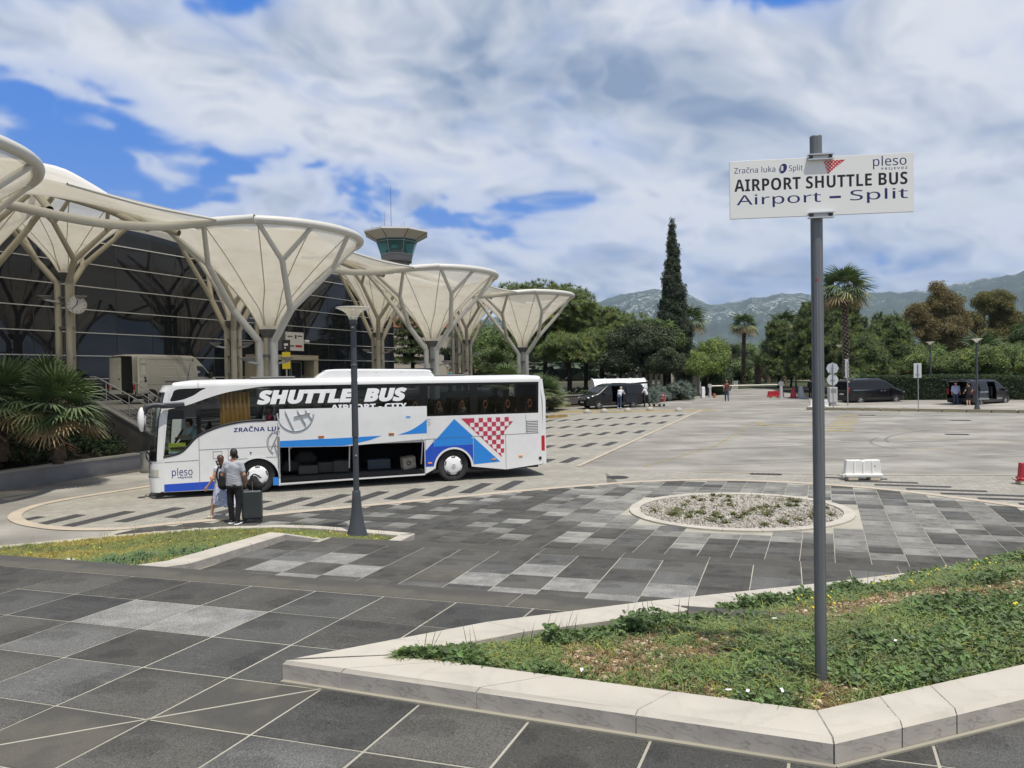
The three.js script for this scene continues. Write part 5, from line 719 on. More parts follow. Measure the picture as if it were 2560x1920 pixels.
    part(v, 'slide_rail', onSide(S, [[1.9, 1.13], [2.9, 1.13], [2.9, 1.19], [1.9, 1.19]], s, 0.012), dk); part(v, 'door_mirror', rbox(0.2, 0.36, 0.22, 0.06, 5.0, 1.5, s * 1.12), dk);
  }
  part(v, 'bumper', rbox(0.22, 0.22, 1.96, 0.06, -0.02, 0.42, 0), dk); part(v, 'tail_light', rbox(0.06, 0.3, 0.1, 0.02, 0.0, 0.9, 0.95), redLensM); part(v, 'tail_light', rbox(0.06, 0.3, 0.1, 0.02, 0.0, 0.9, -0.95), redLensM);
  // luggage trolleys nested by the kerb in front of the van
  const tr = thing('trolley_rack', 'tubular steel rack on the upper level between the beige van and the coach', 'rack', [-15.6, LVL, -36.3], TURN);
  for (let k = 0; k < 4; k++) part(tr, 'hoop', tube([[k * 0.45 - 0.8, 0, 0], [k * 0.45 - 0.9, 0.5, 0], [k * 0.45 - 0.6, 0.85, 0], [k * 0.45 - 0.1, 0.8, 0], [k * 0.45 + 0.3, 0.1, 0]], 0.03, 24, 8), M(0.5, 0.48, 0.42, 0.4, { metalness: 0.3 })); part(tr, 'rail', [bar([-0.9, 0.84, 0], [1.1, 0.84, 0], 0.03), bar([-0.9, 0.3, 0], [1.2, 0.3, 0], 0.025)], M(0.5, 0.48, 0.42, 0.4, { metalness: 0.3 }));
}
// ================================================================ people: smooth bodies meshed from tapered capsules
function blob(bones, cell, k = 0.025) {
  const lo = [1e9, 1e9, 1e9], hi = [-1e9, -1e9, -1e9];
  for (const b of bones) for (let c = 0; c < 3; c++) { lo[c] = Math.min(lo[c], b[0][c] - b[1], b[2][c] - b[3]); hi[c] = Math.max(hi[c], b[0][c] + b[1], b[2][c] + b[3]); }
  for (let c = 0; c < 3; c++) { lo[c] -= cell * 4; hi[c] += cell * 4; }
  const ext3 = hi.map((h, c) => h - lo[c]), res = Math.min(110, Math.max(16, Math.ceil(Math.max(...ext3) / cell))), mc = new MarchingCubes(res, new THREE.MeshBasicMaterial(), false, false, 60000), f = mc.field, half = res / 2;
  const cen = hi.map((h, c) => (h + lo[c]) / 2), hs = ext3.map((e) => e / 2), P = [0, 0, 0];
  const B = bones.map((b) => { const d = [b[2][0] - b[0][0], b[2][1] - b[0][1], b[2][2] - b[0][2]]; return [...b[0], ...d, Math.max(1e-9, d[0] * d[0] + d[1] * d[1] + d[2] * d[2]), b[1], b[3]]; });
  for (let z = 0; z < res; z++) { P[2] = cen[2] + (z - half) / half * hs[2]; for (let y = 0; y < res; y++) { P[1] = cen[1] + (y - half) / half * hs[1]; for (let x = 0; x < res; x++) { P[0] = cen[0] + (x - half) / half * hs[0];
    let m = 1e3;
    for (const b of B) { const px = P[0] - b[0], py = P[1] - b[1], pz = P[2] - b[2]; let t = (px * b[3] + py * b[4] + pz * b[5]) / b[6]; t = t < 0 ? 0 : t > 1 ? 1 : t; const qx = px - b[3] * t, qy = py - b[4] * t, qz = pz - b[5] * t, d = Math.sqrt(qx * qx + qy * qy + qz * qz) - (b[7] + (b[8] - b[7]) * t); if (d - m > k) continue; if (m - d > k) { m = d; continue; } const h = 0.5 + 0.5 * (m - d) / k; m = m * (1 - h) + d * h - k * h * (1 - h); }
    f[x + y * res + z * res * res] = -m; } } }
  mc.isolation = 0; mc.update(); const n = mc.count, p = new Float32Array(n * 3), nn = new Float32Array(n * 3);
  for (let i = 0; i < n; i++) for (let c = 0; c < 3; c++) p[i * 3 + c] = cen[c] + mc.positionArray[i * 3 + c] * hs[c];
  const g = new THREE.BufferGeometry(); g.setAttribute('position', new THREE.BufferAttribute(p, 3)); const q = mergeVertices(g, cell * 0.05); q.computeVertexNormals();
  return uvBox(q);
}
const SKIN = M(0.52, 0.30, 0.20, 0.6), SKIN2 = M(0.40, 0.21, 0.13, 0.6);
const add = (a, b) => [a[0] + b[0], a[1] + b[1], a[2] + b[2]], mid = (a, b, t = 0.5) => [lerp(a[0], b[0], t), lerp(a[1], b[1], t), lerp(a[2], b[2], t)];
function handBones(w, dir, palmN, s, curl = 0.5) {                        // palm, four fingers of different lengths, thumb from the side
  const D = V(...dir).normalize(), N = V(...palmN).normalize(), X = V().crossVectors(D, N).normalize().multiplyScalar(s), at_ = (d, x, n) => [w[0] + D.x * d + X.x * x + N.x * n, w[1] + D.y * d + X.y * x + N.y * n, w[2] + D.z * d + X.z * x + N.z * n], out = [];
  out.push([at_(0, 0, 0), 0.024, at_(0.045, 0.018, 0), 0.018], [at_(0.03, -0.014, 0), 0.018, at_(0.085, -0.026, 0), 0.013], [at_(0.03, 0.012, 0), 0.018, at_(0.085, 0.026, 0), 0.014]);
  [[0.028, 0.072], [0.010, 0.082], [-0.009, 0.076], [-0.027, 0.058]].forEach(([x, l]) => { const a = at_(0.085, x, 0), b = at_(0.085 + l * 0.5, x, l * 0.25 * curl), c = at_(0.085 + l * (0.5 + 0.42 * (1 - curl)), x, l * (0.25 + 0.45) * curl); out.push([a, 0.0095, b, 0.0088], [b, 0.0088, c, 0.0075]); });
  out.push([at_(0.025, 0.024, 0.004), 0.013, at_(0.062, 0.052, 0.014), 0.010], [at_(0.062, 0.052, 0.014), 0.010, at_(0.092, 0.054, 0.022), 0.0085]); return out;
}
// pose: joints by name, facing +z, x to the person's left; lengths for a height of 1.75 m
function person(label, pos, turn, o) {
  const t = thing('person', label, 'person', pos, turn), h = (o.height || 1.75) / 1.75, J = { pelvis: [0, 0.95, 0], waist: [0, 1.08, 0], chest: [0, 1.30, 0], neck: [0, 1.47, -0.01], head: [0, 1.625, 0.015], sl: [0.185, 1.415, -0.01], sr: [-0.185, 1.415, -0.01], el: [0.235, 1.14, -0.03], er: [-0.235, 1.14, -0.03], wl: [0.245, 0.90, 0.05], wr: [-0.245, 0.90, 0.05], hl: [0.09, 0.93, 0], hr: [-0.09, 0.93, 0], kl: [0.105, 0.50, 0.02], kr: [-0.105, 0.50, 0.02], al: [0.11, 0.085, -0.02], ar: [-0.11, 0.085, -0.02], ...o.pose };
  for (const k in J) J[k] = J[k].map((v) => v * h);
  const c = o.cell || 0.02, w = o.wide || 1, look = o.look || 0, skin = o.skin || SKIN, HD = J.head, hd = (x, y, z) => { const a = look; return [HD[0] + (x * Math.cos(a) + z * Math.sin(a)) * h, HD[1] + y * h, HD[2] + (-x * Math.sin(a) + z * Math.cos(a)) * h]; };
  const H = (r) => r * h;
  const dl = V(...J.wl).sub(V(...J.el)).normalize().toArray(), dr = V(...J.wr).sub(V(...J.er)).normalize().toArray();
  const body = [[J.neck, H(0.056), hd(0, -0.05, -0.01), H(0.052)], [hd(0, 0.035, -0.02), H(0.082), hd(0, 0.045, 0.012), H(0.080)], [hd(0, -0.03, 0.03), H(0.062), hd(0, -0.075, 0.052), H(0.036)],
    [hd(0, 0.0, 0.085), H(0.012), hd(0, -0.028, 0.102), H(0.013)], [hd(0.078, 0, -0.005), H(0.014), hd(0.082, -0.03, 0), H(0.010)], [hd(-0.078, 0, -0.005), H(0.014), hd(-0.082, -0.03, 0), H(0.010)],
    [J.sl, H(0.050), J.el, H(0.038)], [J.el, H(0.038), J.wl, H(0.026)], [J.sr, H(0.050), J.er, H(0.038)], [J.er, H(0.038), J.wr, H(0.026)], [mid(J.sl, J.neck, 0.5), H(0.05), mid(J.sr, J.neck, 0.5), H(0.05)], [J.neck, H(0.06), J.chest, H(0.09)],
    [J.chest, H(0.10), J.pelvis, H(0.10)], [J.hl, H(0.078), J.kl, H(0.052)], [J.kl, H(0.052), mid(J.kl, J.al, 0.35), H(0.05)], [mid(J.kl, J.al, 0.3), H(0.05), J.al, H(0.033)], [J.hr, H(0.078), J.kr, H(0.052)], [J.kr, H(0.052), mid(J.kr, J.ar, 0.35), H(0.05)], [mid(J.kr, J.ar, 0.3), H(0.05), J.ar, H(0.033)], [J.al, H(0.032), add(J.al, [0, -0.05, 0.10]), H(0.025)], [J.ar, H(0.032), add(J.ar, [0, -0.05, 0.10]), H(0.025)]];
  const hands = [...handBones(J.wl, dl, o.palmL || [-1, 0, 0.2], 1, o.curl ?? 0.5), ...handBones(J.wr, dr, o.palmR || [1, 0, 0.2], -1, o.curl ?? 0.5)];
  const fine = [hands.slice(0, 13), hands.slice(13)];
  part(t, 'body', [blob(body, c, 0.02), ...fine.map((q) => blob(q, o.cell > 0.025 ? 0.009 : 0.0055, 0.006))], skin);
  const face = [ball(0.010, ...hd(0.03, 0.018, 0.088), 1, 1, 0.6, 8), ball(0.010, ...hd(-0.03, 0.018, 0.088), 1, 1, 0.6, 8)]; part(t, 'eye', [face[0]], G(0.03, 0.2)); part(t, 'eye', [face[1]], G(0.03, 0.2)); part(t, 'mouth', place(rbox(0.042, 0.009, 0.01, 0.004), ...hd(0, -0.062, 0.082), look), M(0.30, 0.09, 0.08, 0.5));
  if (o.hair) part(t, 'hair', blob([[hd(0, 0.062, -0.035), H(0.084), hd(0, 0.075, 0.018), H(0.078)], [hd(0, 0.02, -0.05), H(0.076), hd(0, -0.02, -0.05), H(0.055)], ...(o.hairBones ? o.hairBones(hd, H) : [])], Math.min(c, 0.014), 0.02), o.hair);
  if (o.shirt) {
    const sl = o.sleeve ?? 0.55, sb = [[add(J.chest, [0, 0.07, -0.012]), H(0.112), add(J.waist, [0, 0, -0.006]), H(0.112)], [add(J.chest, [0, -0.05, 0.01]), H(0.118), add(J.pelvis, [0, o.shirtDrop ?? -0.02, 0.0]), H(0.116)], [add(J.chest, [0.085 * w * h, 0.02, 0]), H(0.118), add(J.waist, [0.06 * w * h, -0.02, 0.012]), H(0.108)], [add(J.chest, [-0.085 * w * h, 0.02, 0]), H(0.118), add(J.waist, [-0.06 * w * h, -0.02, 0.012]), H(0.108)], [mid(J.sl, J.neck, 0.25), H(0.062), mid(J.sr, J.neck, 0.25), H(0.062)], [add(J.waist, [0.06 * h * w, 0, 0]), H(0.11), add(J.pelvis, [0.07 * h * w, o.shirtDrop ?? -0.02, 0]), H(0.112)], [add(J.waist, [-0.06 * h * w, 0, 0]), H(0.11), add(J.pelvis, [-0.07 * h * w, o.shirtDrop ?? -0.02, 0]), H(0.112)]];
    if (sl > 0) for (const s of ['l', 'r']) { const S = J['s' + s], E = J['e' + s], W2 = J['w' + s]; sb.push([S, H(0.068), sl <= 1 ? mid(S, E, sl) : E, H(sl <= 1 ? 0.060 : 0.05)]); if (sl > 1) sb.push([E, H(0.05), mid(E, W2, sl - 1), H(0.038)]); }
    if (o.folds) for (let k = 0; k < 9; k++) { const y = lerp(J.chest[1] - 0.1, J.pelvis[1], k / 9), s = k & 1 ? 1 : -1; sb.push([[s * 0.10 * h, y, -0.098 * h], H(0.012), [-s * 0.08 * h, y - 0.05, -0.112 * h], H(0.010)]); }
    part(t, 'shirt', blob(sb, c, 0.03), o.shirt);
  }
  if (o.trousers) { const L = o.shorts ? 0.0 : 1; const tb = [[add(J.pelvis, [0.05 * h, 0.06, 0]), H(0.105), add(J.pelvis, [0.06 * h, -0.06, -0.01]), H(0.112)], [add(J.pelvis, [-0.05 * h, 0.06, 0]), H(0.105), add(J.pelvis, [-0.06 * h, -0.06, -0.01]), H(0.112)]]; for (const s of ['l', 'r']) { tb.push([J['h' + s], H(0.096), mid(J['h' + s], J['k' + s], o.shorts ? 0.85 : 1), H(o.shorts ? 0.085 : 0.070)]); if (!o.shorts) tb.push([J['k' + s], H(0.070), add(J['a' + s], [0, 0.02, 0]), H(0.058)]); } part(t, 'trousers', blob(tb, c, 0.025), o.trousers); }
  for (const s of ['l', 'r']) { const a = J['a' + s], tw = (o.toe || 0); part(t, 'shoe', blob([[add(a, [0, -0.03, -0.03]), H(0.042), add(a, [0.02 * Math.sin(tw), -0.05, 0.13]), H(0.034)], [add(a, [0, -0.06, -0.04]), H(0.026), add(a, [0, -0.064, 0.13]), H(0.024)]], Math.min(c, 0.016), 0.015), o.shoes || G(0.03)); }
  return [t, J];
}
const denim = M(0.055, 0.085, 0.17, 0.85, { map: TX.fabric }), blackCloth = M(0.012, 0.012, 0.014, 0.9, { map: TX.fabric }), brownHair = M(0.07, 0.032, 0.016, 0.5), blackHair = M(0.012, 0.01, 0.009, 0.55), whiteCloth = M(0.72, 0.72, 0.78, 0.85, { map: TX.fabric });
{
  // couple in front of the coach
  const [m, J] = person('man in grey t-shirt and black trousers standing beside a suitcase before the coach', [-6.62, 0.014, -16.78], Math.PI - 0.12, { height: 1.77, cell: 0.018, skin: SKIN2, look: 0.55, wide: 1.12, folds: 1, shirt: M(0.50, 0.51, 0.56, 0.9, { map: TX.fabric }), sleeve: 0.62, trousers: blackCloth, hair: blackHair, shoes: G(0.02, 0.5), toe: 0.2,
    pose: { er: [-0.265, 1.16, -0.02], wr: [-0.235, 0.98, 0.12], el: [0.275, 1.16, -0.02], wl: [0.20, 1.12, 0.2], al: [0.09, 0.085, 0.05], ar: [-0.09, 0.085, -0.05] } });
  part(m, 'shoe_sole', rbox(0.1, 0.03, 0.28, 0.012, 0.10, 0.018, 0.10), G(0.7)); part(m, 'shoe_sole', rbox(0.1, 0.03, 0.28, 0.012, -0.10, 0.018, 0.0), G(0.7)); part(m, 'beard', blob([[[-0.03, 1.60, 0.05], 0.05, [-0.045, 1.58, 0.08], 0.04]], 0.012), blackHair);
  const dressM = M(0.55, 0.57, 0.66, 0.85, { map: dataTex(256, (u, v, x, y) => { const f = fbm(u * 18, v * 18, 3, 18); return f > 0.56 ? [0.66, 0.70, 0.78] : [0.95, 0.95, 0.97]; }, true, 3) });
  const [wm, K] = person('woman with long brown hair in a pale patterned dress walking left before the coach', [-7.22, 0.014, -17.5], -Math.PI / 2 - 0.35, { height: 1.55, cell: 0.018, look: -0.5, hair: brownHair, hairBones: (hd, H) => [[hd(0, -0.02, -0.065), H(0.066), hd(0, -0.16, -0.085), H(0.052)], [hd(0, -0.14, -0.085), H(0.052), hd(0.02, -0.27, -0.09), H(0.03)]], shirt: M(0.72, 0.72, 0.80, 0.85, { map: TX.fabric }), sleeve: 0.18, shirtDrop: 0.05, shoes: M(0.70, 0.62, 0.48, 0.7), wide: 0.8,
    pose: { el: [0.26, 1.14, 0.04], wl: [0.30, 0.93, 0.20], er: [-0.22, 1.14, 0.0], wr: [-0.2, 1.1, 0.22], kl: [0.09, 0.52, 0.20], al: [0.08, 0.085, 0.28], kr: [-0.09, 0.50, -0.06], ar: [-0.08, 0.16, -0.34] } });
  part(wm, 'skirt', grid(64, 22, (u, v) => { const a = u * 6.2832, f = Math.sin(a * 9) * 0.018 * v + Math.sin(a * 5 + v * 3) * 0.022 * v, R = 0.125 + 0.15 * v + f, open = Math.cos(a) > 0.7 ? 1 - 0.35 * v * (Math.cos(a) - 0.7) : 1; return [Math.sin(a) * R * 0.9, lerp(1.04, 0.36 + 0.05 * Math.cos(a), v), Math.cos(a) * R * 1.05 * open - v * v * 0.16 + 0.02, u * 2, v]; }), dressM); part(wm, 'belt', tube([[0.13, 1.03, 0], [0, 1.03, 0.14], [-0.13, 1.03, 0], [0, 1.03, -0.12]], 0.016, 32, 6, true), navyM);
  part(wm, 'bag_strap', [tube([[0.15, 1.36, -0.05], [0.05, 1.42, 0.1], [-0.1, 1.2, 0.13], [-0.17, 0.98, 0.02], [-0.05, 1.1, -0.14], [0.12, 1.34, -0.1]], 0.016, 40, 6, true)], blackCloth);
  part(wm, 'phone', rbox(0.07, 0.14, 0.012, 0.005, -0.2, 1.12, 0.36, 0, -0.5), G(0.02, 0.3));
  const bp = thing('backpack', 'black backpack hanging between the walking woman and the man', 'backpack', [-7.02, 0.90, -17.15], 0.5); part(bp, 'bag', blob([[[0, 0, 0], 0.13, [0, 0.26, 0], 0.10], [[0.05, 0.02, 0.05], 0.09, [0.04, 0.16, 0.05], 0.07]], 0.016, 0.05), blackCloth); part(bp, 'strap', tube([[0, 0.34, 0], [-0.1, 0.45, 0.02], [-0.15, 0.25, 0.02], [-0.1, 0.0, 0]], 0.018, 16, 6), blackCloth);
  const sc = thing('suitcase', 'dark grey hard-shell wheeled suitcase standing right of the man in the grey t-shirt', 'suitcase', [-6.27, 0.014, -16.98], 0.25); const shell_ = M(0.035, 0.042, 0.045, 0.3, {});
  part(sc, 'shell', [rbox(0.46, 0.70, 0.29, 0.06, 0, 0.43, 0, 0, 0, 0, 4), ...[-0.15, -0.05, 0.05, 0.15].map((x) => rbox(0.018, 0.6, 0.30, 0.008, x, 0.43, 0))], shell_); part(sc, 'zip_band', rbox(0.465, 0.705, 0.016, 0.008, 0, 0.43, 0), G(0.02)); for (const [x, z] of [[0.18, 0.1], [-0.18, 0.1], [0.18, -0.1], [-0.18, -0.1]]) part(sc, 'wheel', [cyl(0.032, 0.032, 0.03, x, 0.032, z, 12, 0, Math.PI / 2), rbox(0.05, 0.05, 0.05, 0.01, x, 0.07, z)], G(0.015)); part(sc, 'pull_handle', [bar([-0.20, 0.78, 0.10], [-0.20, 0.99, 0.10], 0.009), bar([0.02, 0.78, 0.10], [0.02, 0.99, 0.10], 0.009)], chromeM); part(sc, 'side_handle', box(0.012, 0.6, 0.02, -0.237, 0.42, 0.1), G(0.5));
  const b2 = thing('backpack', 'black backpack lying on top of the grey suitcase', 'backpack', [-6.22, 0.80, -17.02], -0.3); part(b2, 'bag', blob([[[-0.08, 0.11, 0], 0.13, [0.12, 0.08, 0], 0.10], [[-0.02, 0.22, 0], 0.10, [0.08, 0.16, 0.03], 0.07]], 0.016, 0.05), blackCloth); part(b2, 'strap', tube([[-0.12, 0.28, 0], [0.02, 0.36, 0.02], [0.2, 0.28, 0.02]], 0.016, 12, 6), blackCloth);
}
{
  const far = { cell: 0.04 }, gy = (z) => ty(z) + 0.005;
  person('person in pale shirt and jeans leaning into the side door of a black van', [8.35, gy(-55.4), -55.35], Math.PI - 0.6, { ...far, height: 1.78, shirt: whiteCloth, sleeve: 0.9, trousers: denim, hair: M(0.35, 0.33, 0.31, 0.7), shoes: G(0.6), pose: { waist: [0, 1.07, 0.05], chest: [0, 1.26, 0.16], neck: [0, 1.40, 0.26], head: [0, 1.52, 0.34], sl: [0.185, 1.35, 0.24], sr: [-0.185, 1.35, 0.24], el: [0.22, 1.12, 0.4], er: [-0.22, 1.12, 0.4], wl: [0.2, 1.12, 0.62], wr: [-0.2, 1.12, 0.62] } });
  person('person in white shirt and black trousers bending under a raised van tailgate', [10.75, gy(-56.6), -56.55], Math.PI + 1.2, { ...far, shirt: whiteCloth, sleeve: 0.6, trousers: blackCloth, hair: blackHair, pose: { waist: [0, 1.07, 0.04], chest: [0, 1.25, 0.15], neck: [0, 1.38, 0.26], head: [0, 1.47, 0.36], sl: [0.185, 1.33, 0.22], sr: [-0.185, 1.33, 0.22], el: [0.22, 1.12, 0.36], er: [-0.22, 1.12, 0.36], wl: [0.2, 1.05, 0.58], wr: [-0.2, 1.05, 0.58], kl: [0.11, 0.5, 0.16], al: [0.11, 0.085, 0.2], ar: [-0.11, 0.085, -0.2] } });
  person('person in dark red top and jeans walking away along the road past the barrier arm', [18.75, gy(-62.1), -62.0], Math.PI - 0.2, { ...far, height: 1.8, skin: SKIN2, shirt: M(0.10, 0.035, 0.03, 0.9), sleeve: 0.2, trousers: denim, hair: M(0.2, 0.11, 0.06, 0.6), pose: { kl: [0.1, 0.5, 0.12], al: [0.1, 0.085, 0.18], kr: [-0.1, 0.5, -0.05], ar: [-0.1, 0.11, -0.28], el: [0.25, 1.14, -0.14], wl: [0.26, 0.95, -0.1], er: [-0.25, 1.14, 0.1], wr: [-0.26, 0.98, 0.26] } });
  person('man in pale blue shirt and dark jeans behind the open van at the right', [32.75, gy(-52.3), -52.4], -0.3, { ...far, height: 1.80, shirt: M(0.36, 0.42, 0.62, 0.85), sleeve: 1.4, trousers: M(0.035, 0.05, 0.09, 0.9), hair: blackHair, pose: { wl: [0.25, 0.93, 0.1] } });
  person('man in black t-shirt and shorts, back to us, at the open van', [33.1, gy(-51.6), -51.5], Math.PI + 0.3, { ...far, height: 1.78, shirt: blackCloth, trousers: blackCloth, shorts: 1, hair: blackHair, shoes: G(0.7), wide: 1.15, pose: { er: [-0.3, 1.16, -0.08], wr: [-0.18, 0.98, 0.02], el: [0.28, 1.16, 0.0], wl: [0.22, 1.02, 0.16] } });
  person('dark-clothed person standing far off just left of the sign pole', [26.6, gy(-66), -63.2], 2.6, { ...far, shirt: blackCloth, sleeve: 1.8, trousers: blackCloth, hair: blackHair });
  person('person in turquoise shirt on the upper level right of the middle canopy tree', [-4.85, LVL, -55.6], 0.9, { ...far, shirt: M(0.05, 0.32, 0.38, 0.85), trousers: denim, hair: blackHair });
  person('person in white shirt among the group on the upper level behind the coach roof', [-3.75, LVL, -58.5], -2.2, { ...far, shirt: whiteCloth, trousers: blackCloth, hair: brownHair }); person('person in dark top at the right end of the group on the upper level', [-3.05, LVL, -59.5], 2.4, { ...far, shirt: blackCloth, trousers: blackCloth, hair: M(0.3, 0.2, 0.12, 0.7) }); person('person in grey top left in the group on the upper level behind the coach roof', [-4.4, LVL, -58.8], 0.3, { ...far, shirt: G(0.05, 0.9), trousers: blackCloth, hair: blackHair });
  // inside the coach
  const seatPose = { kl: [0.12, 0.95, 0.42], kr: [-0.12, 0.95, 0.42], al: [0.12, 0.50, 0.46], ar: [-0.12, 0.5, 0.46], el: [0.24, 1.2, 0.15], er: [-0.24, 1.2, 0.15], wl: [0.2, 1.2, 0.4], wr: [-0.2, 1.2, 0.4] };
  const inBus = (x, y, z) => { const th = Math.atan2(0.30, 0.954), X = -x; return [-2.32 + X * Math.cos(th) + z * Math.sin(th), y, -24.3 - X * Math.sin(th) + z * Math.cos(th)]; };
  const face = -Math.PI / 2 + Math.atan2(0.30, 0.954);
  person('coach driver in light blue shirt bent forward in the driver seat', inBus(7.75, 0.62, 0.6), face, { cell: 0.028, shirt: M(0.45, 0.58, 0.66, 0.85), trousers: blackCloth, hair: blackHair, pose: { ...seatPose, chest: [0, 1.26, 0.1], neck: [0, 1.4, 0.16], head: [0, 1.52, 0.22], sl: [0.185, 1.35, 0.12], sr: [-0.185, 1.35, 0.12], el: [0.24, 1.15, 0.25], er: [-0.24, 1.15, 0.25], wl: [0.12, 1.1, 0.48], wr: [-0.12, 1.1, 0.48] } });
  person('passenger in dark clothes seated at the left rear window of the coach', inBus(0.35, 0.92, 0.85), face, { cell: 0.03, shirt: G(0.08), trousers: blackCloth, hair: blackHair, pose: seatPose }); person('passenger in grey clothes seated near the middle pillar of the coach rear windows', inBus(-0.43, 0.92, 0.85), face, { cell: 0.03, shirt: G(0.14), trousers: blackCloth, hair: brownHair, pose: seatPose });
  person('passenger in red top seated right of the yellow curtain in the coach', inBus(5.65, 0.85, 0.8), face, { cell: 0.03, shirt: M(0.45, 0.05, 0.08, 0.85), trousers: blackCloth, hair: blackHair, pose: seatPose });
  // luggage in the hold
  const bag = (name, label, x, y, z, geo, m, cat) => { const t = thing(name, label, cat || 'luggage', inBus(x, y, z), Math.atan2(0.30, 0.954)); part(t, 'body', geo, m); part(t, 'handle', tube([[-0.1, geo.boundingBox ? 0 : 0.2, 0.02], [0, 0.32, 0.02], [0.1, 0.2, 0.02]], 0.012, 10, 5), G(0.02)); return t; };
  const soft = (a, b, c) => blob([[[-a, 0.16, 0], b, [a, 0.16, 0], b], [[-a * 0.6, c, 0], b * 0.8, [a * 0.6, c, 0], b * 0.75]], 0.03, 0.06), nb = G(0.02, 0.8);
  bag('rucksack', 'big black rucksack lying on the pile at the left of the luggage hold', 4.62, 0.72, 0.5, soft(0.2, 0.17, 0.3), nb); bag('rucksack', 'black rucksack at the front end of the open luggage hold', 5.05, 0.5, 0.7, soft(0.18, 0.16, 0.28), nb);
  bag('suitcase', 'small dark suitcase with a silver edge low at the left of the luggage hold', 4.55, 0.44, 0.85, rbox(0.6, 0.3, 0.4, 0.05, 0, 0.16, 0), G(0.03, 0.4)); bag('suitcase', 'black suitcase in the middle of the left hold compartment', 3.95, 0.44, 0.7, rbox(0.66, 0.36, 0.42, 0.05, 0, 0.19, 0), G(0.02, 0.5)); bag('suitcase', 'dark suitcase with a green tag before the hold divider', 3.55, 0.44, 0.8, rbox(0.5, 0.4, 0.4, 0.05, 0, 0.21, 0), G(0.025, 0.5));
  bag('suitcase', 'dark blue suitcase alone in the right hold compartment', 2.35, 0.44, 0.6, rbox(0.75, 0.36, 0.45, 0.05, 0, 0.19, 0), M(0.02, 0.03, 0.05, 0.4)); const bx = bag('carton', 'crumpled white carton bag at the rear end of the luggage hold', 1.42, 0.44, 0.85, rbox(0.44, 0.4, 0.3, 0.03, 0, 0.21, 0, 0.2, 0.1, 0.12), M(0.55, 0.5, 0.42, 0.8, { map: TX.mottle })); part(bx, 'round_print', new THREE.TorusGeometry(0.06, 0.014, 6, 18).translate(0, 0.21, 0.17), G(0.05));
}
